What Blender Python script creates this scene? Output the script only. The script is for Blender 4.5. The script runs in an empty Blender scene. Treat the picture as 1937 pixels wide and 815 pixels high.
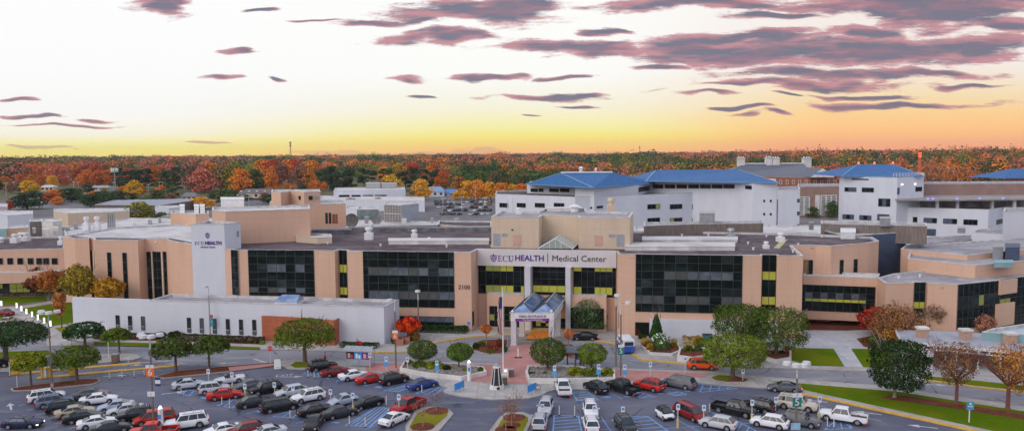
import bpy, bmesh, math, random
from mathutils import Vector, Matrix
random.seed(7)
SC = bpy.context.scene
COL = SC.collection
# ------------------------------------------------------------------ camera
H = 32.0; FP = 1450.0; CX = 968.5; CY = 407.5
_P = math.atan(119 / FP); _R = math.radians(0.4)
cp, sp, cr, sr = math.cos(_P), math.sin(_P), math.cos(_R), math.sin(_R)
FWD = Vector((0, cp, -sp)); _U0 = Vector((0, sp, cp)); _R0 = Vector((1, 0, 0))
RT = _R0 * cr - _U0 * sr; UP = _U0 * cr + _R0 * sr
CAMP = Vector((0, 0, H))
cam = bpy.data.cameras.new("camera"); camo = bpy.data.objects.new("camera", cam); COL.objects.link(camo)
camo.matrix_world = Matrix(((RT.x, UP.x, -FWD.x, 0), (RT.y, UP.y, -FWD.y, 0), (RT.z, UP.z, -FWD.z, H), (0, 0, 0, 1)))
cam.sensor_width = 36; cam.lens = 36 * FP / 1937; cam.clip_start = 0.5; cam.clip_end = 20000
SC.camera = camo

def ray(u, v):
    return RT * ((u - CX) / FP) + UP * ((CY - v) / FP) + FWD
def G(u, v, z=0.0):
    d = ray(u, v); t = (z - H) / d.z
    return Vector((d.x * t, d.y * t, z))
def GY(u, v, Y):
    d = ray(u, v); t = Y / d.y
    return CAMP + d * t
def zat(ub, vb, vt, z0=0.0):
    p = G(ub, vb, z0); return GY(ub, vt, p.y).z
def mpp(v, u=968):            # metres per photo pixel on the ground at row v
    return G(u, v).y / FP

# ------------------------------------------------------------------ world
SUNDIR = Vector((-0.66, -0.60, 0.45)).normalized()
SC.view_settings.view_transform = 'Standard'; SC.view_settings.look = 'None'
SC.view_settings.exposure = 0.0; SC.view_settings.gamma = 1.0
W = bpy.data.worlds.new("World"); SC.world = W; W.use_nodes = True
nt = W.node_tree; N = nt.nodes; Lk = nt.links; N.clear()

def lin(r, g, b):
    f = lambda c: (c / 255) / 12.92 if c / 255 <= 0.04045 else ((c / 255 + 0.055) / 1.055) ** 2.4
    return (f(r), f(g), f(b), 1)

class NT:
    def __init__(s, tree): s.t = tree
    def node(s, typ, **kw):
        n = s.t.nodes.new(typ)
        for k, v in kw.items():
            if hasattr(n, k): setattr(n, k, v)
        return n
    def put(s, sock, val):
        if hasattr(val, 'bl_idname') or isinstance(val, bpy.types.NodeSocket): s.t.links.new(val, sock)
        else: sock.default_value = val
    def m(s, op, a, b=0.0, c=0.0, clamp=False):
        n = s.t.nodes.new('ShaderNodeMath'); n.operation = op; n.use_clamp = clamp
        s.put(n.inputs[0], a); s.put(n.inputs[1], b)
        if op in ('MULTIPLY_ADD', 'SMOOTH_MAX', 'COMPARE'): s.put(n.inputs[2], c)
        return n.outputs[0]
    def mr(s, x, a, b, c=0.0, d=1.0, smooth=True):
        n = s.t.nodes.new('ShaderNodeMapRange'); n.interpolation_type = 'SMOOTHSTEP' if smooth else 'LINEAR'
        s.put(n.inputs[0], x); n.inputs[1].default_value = a; n.inputs[2].default_value = b
        n.inputs[3].default_value = c; n.inputs[4].default_value = d
        return n.outputs[0]
    def mix(s, f, a, b, mode='MIX'):
        n = s.t.nodes.new('ShaderNodeMix'); n.data_type = 'RGBA'; n.blend_type = mode
        s.put(n.inputs[0], f); s.put(n.inputs[6], a); s.put(n.inputs[7], b)
        return n.outputs[2]
    def ramp(s, x, stops):
        n = s.t.nodes.new('ShaderNodeValToRGB'); e = n.color_ramp.elements
        while len(e) < len(stops): e.new(0.5)
        for i, (p, c) in enumerate(stops): e[i].position = p; e[i].color = c
        s.put(n.inputs[0], x); return n.outputs[0]
    def noise(s, vec, scale, detail=3, rough=0.5, dist=0.0):
        n = s.t.nodes.new('ShaderNodeTexNoise'); n.inputs['Scale'].default_value = scale
        n.inputs['Detail'].default_value = detail; n.inputs['Roughness'].default_value = rough
        n.inputs['Distortion'].default_value = dist
        if vec is not None: s.put(n.inputs['Vector'], vec)
        return n.outputs['Fac']
    def comb(s, x, y, z=0.0):
        n = s.t.nodes.new('ShaderNodeCombineXYZ'); s.put(n.inputs[0], x); s.put(n.inputs[1], y); s.put(n.inputs[2], z)
        return n.outputs[0]
w = NT(nt)
tc = w.node('ShaderNodeTexCoord'); sep = w.node('ShaderNodeSeparateXYZ'); Lk.new(tc.outputs['Generated'], sep.inputs[0])
X, Y, Z = sep.outputs
front = w.mr(Y, -0.25, 0.45)
ay = w.m('MAXIMUM', w.m('ABSOLUTE', Y), 0.05)
A = w.m('DIVIDE', X, ay); E = w.m('DIVIDE', Z, ay)     # sky coordinates: sideways and upward slope
# west glow: yellow at the left, orange at the right
eb = w.mr(E, 0.0, 0.24, 0, 1, False)
left = w.ramp(eb, [(0, lin(252, 232, 118)), (.03, lin(247, 240, 128)), (.065, lin(248, 244, 176)), (.11, lin(247, 246, 232)), (.2, lin(252, 252, 250)), (.5, lin(255, 255, 255))])
mid = w.ramp(eb, [(0, lin(255, 196, 122)), (.04, lin(254, 216, 112)), (.085, lin(246, 234, 130)), (.13, lin(246, 240, 168)), (.24, lin(250, 246, 222)), (.42, lin(255, 255, 252))])
right = w.ramp(eb, [(0, lin(255, 162, 112)), (.053, lin(255, 182, 122)), (.11, lin(255, 198, 136)), (.20, lin(254, 212, 150)), (.30, lin(250, 226, 184)), (.46, lin(248, 238, 232))])
wob = w.noise(w.comb(A, w.m('MULTIPLY', E, 5.0)), 2.0, 3)
Aq = w.m('ADD', A, w.m('MULTIPLY', w.m('SUBTRACT', wob, .5), .2))
glow = w.mix(w.mr(Aq, 0.08, 0.42), w.mix(w.mr(Aq, -0.50, -0.02), left, mid), right)
gk = w.mr(E, 0.0, 0.07, 1.13, 1.0); glow = w.mix(1.0, glow, w.comb(gk, w.mr(E, 0.0, 0.07, 1.08, 1.0), w.mr(E, 0.0, 0.07, .92, 1.0)), 'MULTIPLY')
# high and eastern sky behind the viewer: pale lavender blue with soft cloud
bn = w.noise(tc.outputs['Generated'], 3.0, 5, 0.55, 0.6)
east = w.mix(w.mr(bn, .38, .62), (.48, .53, .70, 1), (.84, .80, .84, 1))
east = w.mix(w.mr(Z, 0.0, 0.22), w.mix(w.mr(bn, .4, .6), (0.20, 0.20, 0.28, 1), (.60, .50, .54, 1)), east)
high = w.mr(Z, 0.24, 0.62)
skyc = w.mix(w.m('SUBTRACT', 1.0, w.m('MULTIPLY', front, w.m('SUBTRACT', 1.0, high))), glow, east)
# clouds drawn in sky coordinates
CL = [(1700,6,230,16),(1480,28,120,7),(1150,60,70,5),(1240,128,70,5),(1760,140,150,6),(1640,180,120,4),(1380,165,90,5),(300,14,80,20),(335,2,50,10),(890,30,170,21),(960,14,120,14),(700,46,90,6),(800,80,110,10),(775,70,40,7),(458,97,38,5),(482,22,22,3),
 (1080,94,190,14),(1350,84,170,18),(1400,66,120,9),(1420,104,230,18),(1660,96,300,26),(1560,142,220,10),(1520,161,180,9),(1320,8,220,10),(1790,22,170,24),(1890,48,130,12),
 (1900,85,90,22),(805,144,46,7),(415,146,44,4),(560,142,34,3),(950,142,82,4),(1095,142,50,3),(1060,179,130,5),(805,182,38,3),(40,188,42,3),(60,219,70,2.6),
 (200,225,50,3),(130,238,130,2.2),(1710,196,200,6),(1430,221,60,3),(1290,187,64,4),(1460,184,55,2.4),(1120,197,48,2.6),(80,276,84,2.8),(400,268,52,2),
 (1025,214,24,1.6),(760,290,240,5),(590,41,50,2),(1850,158,90,4),(1350,212,60,2.6),(1650,60,120,10)]
warp = w.noise(w.comb(w.m('MULTIPLY', A, 7.5), w.m('MULTIPLY', E, 46.0)), 1.5, 9, 0.76)
warp2 = w.noise(w.comb(w.m('MULTIPLY', A, 9.0), w.m('MULTIPLY', E, 20.0), 5.0), 0.9, 2, 0.5)
Aw = w.m('ADD', A, w.m('MULTIPLY', w.m('SUBTRACT', warp2, .5), .20))
Ew = w.m('ADD', E, w.m('MULTIPLY', w.m('SUBTRACT', warp2, .5), .042))
vec = w.comb(Aw, Ew)
dens = None; dens2 = None
for (cu, cv, rx, ry) in CL:
    d = ray(cu, cv); a0 = d.x / d.y; e0 = d.z / d.y; rx, ry = rx * 1.30 / FP, (ry * 1.6 + 1.0) / FP
    vs = w.node('ShaderNodeVectorMath'); vs.operation = 'MULTIPLY_ADD'
    Lk.new(vec, vs.inputs[0]); vs.inputs[1].default_value = (1 / rx, 1 / ry, 0); vs.inputs[2].default_value = (-a0 / rx, -e0 / ry, 0)
    ln = w.node('ShaderNodeVectorMath'); ln.operation = 'LENGTH'; Lk.new(vs.outputs[0], ln.inputs[0])
    dd = ln.outputs['Value']
    if dens is None: dens = dd
    else: dens = w.m('MINIMUM', dens, dd)
body = w.m('ADD', w.m('SUBTRACT', 1.0, dens), w.m('MULTIPLY', w.m('SUBTRACT', warp, .5), 1.9))
cmask = w.m('MULTIPLY', w.mr(body, 0.14, 0.46), w.mr(Y, 0.05, 0.3))
cmask = w.m('MULTIPLY', cmask, w.mr(E, .0, .03, .35, .93))
warpu = w.noise(w.comb(w.m('MULTIPLY', A, 7.5), w.m('ADD', w.m('MULTIPLY', E, 46.0), .35)), 1.5, 3, 0.60)
relief = w.m('SUBTRACT', warp, warpu)
ccol = w.mix(w.mr(w.m('ADD', body, w.m('MULTIPLY', relief, -1.6)), .30, .75), lin(198, 148, 156), lin(106, 108, 130))
ccol = w.mix(w.mr(relief, -.12, .14), ccol, w.mix(.35, ccol, lin(190, 112, 126)))
ccol = w.mix(w.mr(E, .0, .06, .75, 0), ccol, lin(214, 140, 128))
skyc = w.mix(cmask, skyc, ccol)
bg = w.node('ShaderNodeBackground'); Lk.new(skyc, bg.inputs[0]); bg.inputs[1].default_value = 1.0
ns = w.node('ShaderNodeTexSky'); ns.sky_type = 'NISHITA'; ns.sun_disc = False
ns.sun_elevation = math.asin(SUNDIR.z); ns.sun_rotation = math.atan2(SUNDIR.x, SUNDIR.y)
# the clear-air sky colours the high sky only, the glow and the clouds lie in front of it
nsm = w.mix(1.0, ns.outputs[0], w.mr(Z, 0.2, 0.6), 'MULTIPLY')
bg2 = w.node('ShaderNodeBackground'); Lk.new(nsm, bg2.inputs[0]); bg2.inputs[1].default_value = 0.05
add = w.node('ShaderNodeAddShader'); Lk.new(bg.outputs[0], add.inputs[0]); Lk.new(bg2.outputs[0], add.inputs[1])
wo = w.node('ShaderNodeOutputWorld'); Lk.new(add.outputs[0], wo.inputs[0])
# ------------------------------------------------------------------ sun (low afterglow, very soft)
sl = bpy.data.lights.new("sun", 'SUN'); sl.energy = 1.2; sl.angle = math.radians(46); sl.color = (1.0, 0.88, 0.76)
so = bpy.data.objects.new("sun", sl); COL.objects.link(so)
so.rotation_euler = SUNDIR.to_track_quat('Z', 'Y').to_euler()
# ------------------------------------------------------------------ materials
MATS = {}
def L3(c): return (c[0], c[1], c[2], 1)
def mat(name, c1, c2=None, scale=1.0, rough=0.7, metal=0.0, spec=0.5, detail=4, emit=None, es=1.0, bump=0.0, lo=.35, hi=.65, stretch=None, coord='Object'):
    m = bpy.data.materials.new(name); m.use_nodes = True; t = NT(m.node_tree); t.t.nodes.clear()
    b = t.node('ShaderNodeBsdfPrincipled'); o = t.node('ShaderNodeOutputMaterial'); t.t.links.new(b.outputs[0], o.inputs[0])
    b.inputs['Roughness'].default_value = rough; b.inputs['Metallic'].default_value = metal
    b.inputs['Specular IOR Level'].default_value = spec
    if c2 is None: c2 = tuple(x * 0.82 for x in c1)
    tcn = t.node('ShaderNodeTexCoord'); v = tcn.outputs[coord]
    if stretch:
        mp = t.node('ShaderNodeMapping'); mp.inputs['Scale'].default_value = stretch
        t.t.links.new(v, mp.inputs[0]); v = mp.outputs[0]
    n = t.noise(v, scale, detail, .6)
    t.put(b.inputs['Base Color'], t.mix(t.mr(n, lo, hi), L3(c1), L3(c2)))
    if emit:
        b.inputs['Emission Color'].default_value = L3(emit); b.inputs['Emission Strength'].default_value = es
    if bump:
        bp = t.node('ShaderNodeBump'); bp.inputs['Strength'].default_value = bump
        n2 = t.noise(v, scale * 6, 3, .6); t.t.links.new(n2, bp.inputs['Height']); t.t.links.new(bp.outputs[0], b.inputs['Normal'])
    MATS[name] = m; return m
def multi(name, c1, c2, c3, s1, s2, rough=.9, spec=.02, bump=.0, bs=8.0, lo=.42, hi=.62, stretch=None):
    """large patches (s1) of c1/c2 with finer specks (s2) of c3"""
    m = mat(name, c1, c2, s1, rough, spec=spec, lo=lo, hi=hi); t = NT(m.node_tree)
    b = [n for n in t.t.nodes if n.type == 'BSDF_PRINCIPLED'][0]
    tcn = [n for n in t.t.nodes if n.type == 'TEX_COORD'][0]
    base = b.inputs['Base Color'].links[0].from_socket
    v = tcn.outputs['Object']
    if stretch:
        mp = t.node('ShaderNodeMapping'); mp.inputs['Scale'].default_value = stretch
        t.t.links.new(v, mp.inputs[0]); v = mp.outputs[0]
    n = t.noise(v, s2, 5, .7)
    t.put(b.inputs['Base Color'], t.mix(t.mr(n, .48, .7), base, L3(c3)))
    if bump:
        bp = t.node('ShaderNodeBump'); bp.inputs['Strength'].default_value = bump
        n2 = t.noise(v, bs, 4, .65); t.t.links.new(n2, bp.inputs['Height']); t.t.links.new(bp.outputs[0], b.inputs['Normal'])
    return m
def objcol(name, rough=.3, metal=0.0, coat=0.0, var=0.0, spec=.5, leaf=False):
    m = bpy.data.materials.new(name); m.use_nodes = True; t = NT(m.node_tree)
    b = t.t.nodes['Principled BSDF']; oi = t.node('ShaderNodeObjectInfo')
    c = oi.outputs['Color']
    b.inputs['Roughness'].default_value = rough; b.inputs['Metallic'].default_value = metal
    b.inputs['Coat Weight'].default_value = coat; b.inputs['Coat Roughness'].default_value = .05; b.inputs['Specular IOR Level'].default_value = spec
    if leaf:
        g = t.node('ShaderNodeNewGeometry'); tcn = t.node('ShaderNodeTexCoord')
        n = t.noise(tcn.outputs['Object'], 1.1, 2, .5)
        hs = t.node('ShaderNodeHueSaturation'); t.t.links.new(c, hs.inputs['Color'])
        t.put(hs.inputs['Value'], t.m('ADD', t.mr(g.outputs['Random Per Island'], 0, 1, .6, 1.4, False), t.mr(n, .35, .65, -.42, .42)))
        t.put(hs.inputs['Hue'], t.mr(n, .3, .7, .485, .515))
        c = hs.outputs[0]
    t.t.links.new(c, b.inputs['Base Color']); MATS[name] = m; return m
def attrcol(name, rough=.8):
    m = bpy.data.materials.new(name); m.use_nodes = True; t = NT(m.node_tree); b = t.t.nodes['Principled BSDF']
    a = t.node('ShaderNodeAttribute'); a.attribute_name = 'tint'; g = t.node('ShaderNodeNewGeometry')
    hs = t.node('ShaderNodeHueSaturation'); t.t.links.new(a.outputs['Color'], hs.inputs['Color'])
    t.put(hs.inputs['Value'], t.mr(g.outputs['Random Per Island'], 0, 1, .78, 1.22, False))
    t.t.links.new(hs.outputs[0], b.inputs['Base Color']); b.inputs['Roughness'].default_value = rough; b.inputs['Specular IOR Level'].default_value = .02
    MATS[name] = m; return m
def glassmat(name, c, spec=.35, rough=.06, c2=None, scale=.25):
    return mat(name, c, c2 or tuple(x * 3.0 for x in c), scale, rough, spec=spec * .8, lo=.45, hi=.75, stretch=(1, 1, 3.5))  # lighter patches painted into the glass colour stand for reflections
peach = mat('peach_panel', (.68, .45, .33), (.64, .42, .305), .25, .8, spec=.2, lo=.3, hi=.7, stretch=(1, 1, .35))
beige = mat('beige_panel', (.66, .53, .40), (.61, .49, .37), .3, .8, spec=.2, stretch=(1, 1, .4))
whitew = mat('white_panel', (.66, .69, .76), (.62, .65, .72), .3, .7, spec=.25, stretch=(1, 1, .4))
whitep = mat('white_paint', (.78, .79, .80), (.68, .69, .71), 1.2, .6, spec=.3)
cap = mat('coping_metal', (.62, .62, .62), (.42, .42, .43), .6, .5)
capd = mat('dark_coping', (.10, .10, .12), (.2, .2, .22), .6, .6)
gravel = multi('roof_gravel', (.105, .082, .09), (.15, .12, .13), (.25, .22, .235), .12, .9, stretch=(.35, 1, 1))
gravel2 = multi('roof_gravel_grey', (.30, .285, .31), (.38, .36, .38), (.54, .53, .54), .1, .7, stretch=(.4, 1, 1))
membrane = multi('roof_membrane', (.62, .61, .60), (.50, .49, .49), (.75, .74, .74), .12, .6, stretch=(.5, 1, 1))
blueroof = mat('blue_metal_roof', (.055, .165, .38), (.045, .14, .33), .5, .6, spec=.08, stretch=(3, .3, 1))
slate = mat('slate_roof', (.13, .15, .19), (.10, .115, .15), 1.2, .7)
brownpar = mat('brown_corrugated', (.24, .20, .17), (.13, .11, .10), 3.0, .7, stretch=(3, 3, .15))
navywall = mat('navy_wall', (.05, .075, .13), (.065, .095, .16), .5, .6)
tealwall = mat('teal_wall', (.25, .42, .45), None, .5, .6)
brickw = mat('brick_wall', (.34, .115, .065), (.24, .08, .05), 1.5, .9)
def bricky(name, c1, c2, mort, scale, rough=.9, msize=.015, bw=.5, rh=.25):
    m = mat(name, c1, c2, 1, rough); t = NT(m.node_tree); b = [n for n in t.t.nodes if n.type == 'BSDF_PRINCIPLED'][0]
    tcn = [n for n in t.t.nodes if n.type == 'TEX_COORD'][0]
    br = t.node('ShaderNodeTexBrick'); t.t.links.new(tcn.outputs['Object'], br.inputs[0])
    br.inputs['Color1'].default_value = L3(c1); br.inputs['Color2'].default_value = L3(c2); br.inputs['Mortar'].default_value = L3(mort)
    br.inputs['Scale'].default_value = scale; br.inputs['Mortar Size'].default_value = msize; br.inputs['Brick Width'].default_value = bw; br.inputs['Row Height'].default_value = rh
    n = t.noise(tcn.outputs['Object'], .35, 4, .6)
    t.put(b.inputs['Base Color'], t.mix(t.mr(n, .35, .7, 0, .45), br.outputs['Color'], L3(tuple(x * .6 for x in c1))))
    return m
paver = bricky('brick_paving', (.53, .225, .20), (.44, .185, .165), (.52, .38, .35), 1.0)
asphalt = multi('lot_asphalt', (.096, .106, .158), (.135, .144, .192), (.17, .175, .21), .06, .45, rough=.6, spec=.2, lo=.35, hi=.65, stretch=(.35, 1, 1))
roadm = multi('road_asphalt', (.29, .29, .32), (.235, .238, .27), (.35, .345, .36), .05, .6, rough=.8, stretch=(.2, 1, 1))
for _m in (asphalt, roadm):
    t = NT(_m.node_tree); b = [n for n in t.t.nodes if n.type == 'BSDF_PRINCIPLED'][0]; tcn = [n for n in t.t.nodes if n.type == 'TEX_COORD'][0]; base = b.inputs['Base Color'].links[0].from_socket
    wv = t.node('ShaderNodeTexVoronoi'); wv.feature = 'DISTANCE_TO_EDGE'; wv.inputs['Scale'].default_value = .11; t.t.links.new(tcn.outputs['Object'], wv.inputs['Vector'])
    n9 = t.noise(tcn.outputs['Object'], .5, 4, .7); e = t.m('LESS_THAN', t.m('ADD', wv.outputs['Distance'], t.m('MULTIPLY', t.m('SUBTRACT', n9, .5), .12)), .006)
    n8 = t.noise(tcn.outputs['Object'], .32, 2, .5); spot = t.mr(n8, .66, .72, 0, .35); f = t.m('SUBTRACT', 1.0, t.m('ADD', t.m('MULTIPLY', e, .4), spot))
    t.put(b.inputs['Base Color'], t.mix(1.0, base, t.comb(f, f, f), 'MULTIPLY'))
concrete = multi('concrete', (.46, .44, .42), (.37, .355, .34), (.53, .51, .49), .15, .8, rough=.85)
concrete2 = multi('pale_concrete', (.52, .53, .56), (.45, .46, .49), (.58, .58, .60), .15, .8, rough=.85)
for _m, _s in ((concrete, 2.4), (concrete2, 3.0)):      # joints every few metres
    t = NT(_m.node_tree); b = [n for n in t.t.nodes if n.type == 'BSDF_PRINCIPLED'][0]; tcn = [n for n in t.t.nodes if n.type == 'TEX_COORD'][0]
    base = b.inputs['Base Color'].links[0].from_socket
    br = t.node('ShaderNodeTexBrick'); br.offset = 0; t.t.links.new(tcn.outputs['Object'], br.inputs[0])
    br.inputs['Scale'].default_value = 1 / _s; br.inputs['Mortar Size'].default_value = .012; br.inputs['Brick Width'].default_value = 1; br.inputs['Row Height'].default_value = 1
    br.inputs['Color1'].default_value = (1, 1, 1, 1); br.inputs['Color2'].default_value = (.93, .93, .93, 1); br.inputs['Mortar'].default_value = (.55, .55, .55, 1)
    t.put(b.inputs['Base Color'], t.mix(1.0, base, br.outputs['Color'], 'MULTIPLY'))
grassm = multi('lawn_grass', (.085, .145, .004), (.15, .165, .008), (.09, .19, .004), .12, 1.6, rough=.95, bump=.3, bs=5)
grassd = multi('dry_grass', (.20, .20, .02), (.26, .21, .03), (.15, .19, .01), .3, 2, rough=.95, bump=.3, bs=5)
mulch = multi('mulch', (.13, .045, .028), (.18, .065, .04), (.24, .10, .07), .5, 4, rough=1, bump=.6, bs=9)
groundm = multi('earth', (.16, .14, .09), (.10, .12, .05), (.22, .19, .14), .01, .12, rough=1)
farlot = multi('far_lot', (.16, .155, .165), (.22, .215, .215), (.28, .27, .26), .02, .2, rough=.9)
white = mat('white_marking', (.62, .63, .66), (.40, .41, .44), 1.5, .7)
bluel = mat('blue_marking', (.20, .40, .75), (.13, .25, .45), 1.2, .7, lo=.4, hi=.75)
blues = mat('blue_symbol_ground', (.10, .27, .60), (.09, .2, .45), 1.2, .7)
yellow = mat('yellow_paint', (.72, .42, .04), (.58, .34, .05), 1.0, .7)
kerb = mat('kerb_concrete', (.42, .38, .34), (.32, .29, .26), .5, .85)
metal = mat('galvanised', (.40, .41, .43), (.30, .31, .33), 1, .4, metal=.3)
alum = mat('white_metal', (.62, .63, .64), (.5, .51, .52), 1, .4)
polem = mat('wood_pole', (.20, .16, .13), (.15, .12, .10), 2, .8)
black = mat('black_metal', (.02, .02, .024), None, 1, .5)
blackg = glassmat('black_glass', (.006, .009, .010), .30, .05)
dkglass = glassmat('curtain_glass', (.006, .011, .011), .22, .06)
dkglass2 = glassmat('curtain_glass_alt', (.018, .026, .028), .32, .08)
blind = mat('window_blind', (.13, .165, .20), (.07, .09, .11), .8, .3, spec=.5, lo=.3, hi=.7)
def joints(m, step=1.25, amt=.10, streak=.2):
    t = NT(m.node_tree); b = [n for n in t.t.nodes if n.type == 'BSDF_PRINCIPLED'][0]; tcn = [n for n in t.t.nodes if n.type == 'TEX_COORD'][0]
    base = b.inputs['Base Color'].links[0].from_socket; sp = t.node('ShaderNodeSeparateXYZ'); t.t.links.new(tcn.outputs['Object'], sp.inputs[0])
    fz = t.m('FRACT', t.m('DIVIDE', sp.outputs[2], step)); ax = t.m('FRACT', t.m('DIVIDE', t.m('ADD', sp.outputs[0], t.m('MULTIPLY', sp.outputs[1], .35)), 2.4))
    g = t.m('MAXIMUM', t.m('LESS_THAN', fz, .045), t.m('LESS_THAN', ax, .025))
    mp = t.node('ShaderNodeMapping'); mp.inputs['Scale'].default_value = (1.3, 1.3, .06); t.t.links.new(tcn.outputs['Object'], mp.inputs[0]); n = t.noise(mp.outputs[0], 1.6, 4, .7)
    f = t.m('SUBTRACT', 1.0, t.m('ADD', t.m('MULTIPLY', g, amt), t.mr(n, .5, .85, 0, streak)))
    t.put(b.inputs['Base Color'], t.mix(1.0, base, t.comb(f, f, f), 'MULTIPLY'))
joints(peach, streak=.14); joints(beige, streak=.14); joints(whitew, amt=.05, streak=.05)
blindg = mat('window_blind_grey', (.09, .10, .10), (.06, .07, .07), .8, .3, spec=.5)
lit = mat('lit_window', (.3, .3, .05), None, 1, .4, emit=(.40, .37, .03), es=.34, lo=.3, hi=.7)
litdim = mat('dim_lit_window', (.1, .1, .03), None, 1, .4, emit=(.16, .17, .03), es=.7)
litamb = mat('lobby_glow', (.3, .15, .03), None, 1, .4, emit=(.75, .32, .03), es=.9)
mull = mat('mullion', (.05, .056, .06), None, 1, .45)
door = mat('pink_door', (.62, .38, .33), None, .8, .6)
greydoor = mat('grey_louvre', (.33, .37, .42), (.28, .31, .36), .8, .6)
purple = mat('purple_paint', (.085, .02, .24), (.085, .02, .24), 1, .6)
purpleb = mat('purple_band', (.24, .03, .38), None, 1, .6)
ink = mat('dark_lettering', (.022, .02, .03), (.022, .02, .03), 1, .6)
signblue = mat('sign_blue', (.05, .28, .72), (.05, .26, .66), 1, .5)
bluepanel = mat('blue_panel', (.04, .30, .80), None, 1, .4)
orange = mat('sign_orange', (.85, .17, .02), None, 1, .5)
teal = mat('sign_teal', (.02, .22, .20), None, 1, .5)
tealb = mat('banner_teal', (.04, .34, .46), None, 1, .5)
navy = mat('banner_navy', (.03, .05, .2), None, 1, .5)
redm = mat('sign_red', (.7, .03, .03), None, 1, .5)
redlamp = mat('red_lamp', (.8, .02, .01), None, 1, .4, emit=(1, .06, .03), es=4)
whitelamp = mat('white_lamp', (.9, .9, 1), None, 1, .4, emit=(.9, .85, 1), es=1.6)
bluelamp = mat('blue_lamp', (.2, .2, 1), None, 1, .4, emit=(.15, .15, 1), es=2.5)
skyglass = mat('canopy_glass', (.13, .21, .40), (.30, .40, .58), .5, .15, spec=.6, lo=.4, hi=.7)
greenglass = mat('skylight_glass', (.30, .37, .32), (.36, .42, .38), .8, .25)
planterw = mat('planter_white', (.72, .71, .69), (.58, .57, .55), .5, .7)
rust = mat('rust_steel', (.30, .10, .05), None, 1, .8)
rubber = mat('tyre_rubber', (.015, .015, .016), None, 1, .8)
rimm = mat('alloy_rim', (.50, .50, .52), (.38, .38, .40), 3, .3, metal=.5)
carglass = mat('car_glass', (.012, .022, .030), (.03, .05, .065), .7, .04, spec=.7)
taill = mat('tail_lamp', (.55, .015, .012), None, 2, .2)
taillit = mat('tail_lamp_lit', (.6, .02, .015), None, 1, .3, emit=(1, .10, .06), es=1.6)
headl = mat('head_lamp', (.62, .64, .66), None, 2, .1)
headlit = mat('head_lamp_lit', (.9, .8, .7), None, 1, .2, emit=(1, .75, .55), es=3)
plate = mat('licence_plate', (.6, .62, .66), None, 2, .5)
trim = mat('car_trim', (.02, .02, .022), None, 1, .5)
silver = mat('silver_trim', (.5, .5, .5), None, 1, .3, metal=.6)
paint = objcol('car_paint', .25, .0, .12, spec=.2)
leafm = objcol('leaf', .8, spec=.04, leaf=True)
fartree = attrcol('far_leaf')
bark = mat('bark', (.16, .12, .09), (.10, .075, .055), 3, .95)
barkp = mat('pale_bark', (.28, .25, .21), (.20, .17, .14), 3, .95)
barkr = mat('red_bark', (.22, .08, .07), (.14, .06, .05), 3, .95)
skin = mat('skin', (.45, .26, .18), None, 2, .6)
hairm = mat('hair', (.03, .02, .015), None, 2, .8)
clothr = mat('red_cloth', (.62, .03, .025), None, 3, .8)
clothb = mat('blue_cloth', (.05, .18, .42), None, 3, .8)
clothd = mat('dark_cloth', (.02, .02, .03), None, 3, .8)
clothp = mat('purple_cloth', (.12, .04, .3), None, 3, .8)
stonem = multi('river_stone', (.28, .25, .23), (.18, .16, .15), (.42, .39, .36), .8, 3, rough=.9, bump=.5)
corten = mat('terracotta_panel', (.46, .135, .06), (.36, .10, .045), .6, .8, lo=.3, hi=.7)
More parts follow.
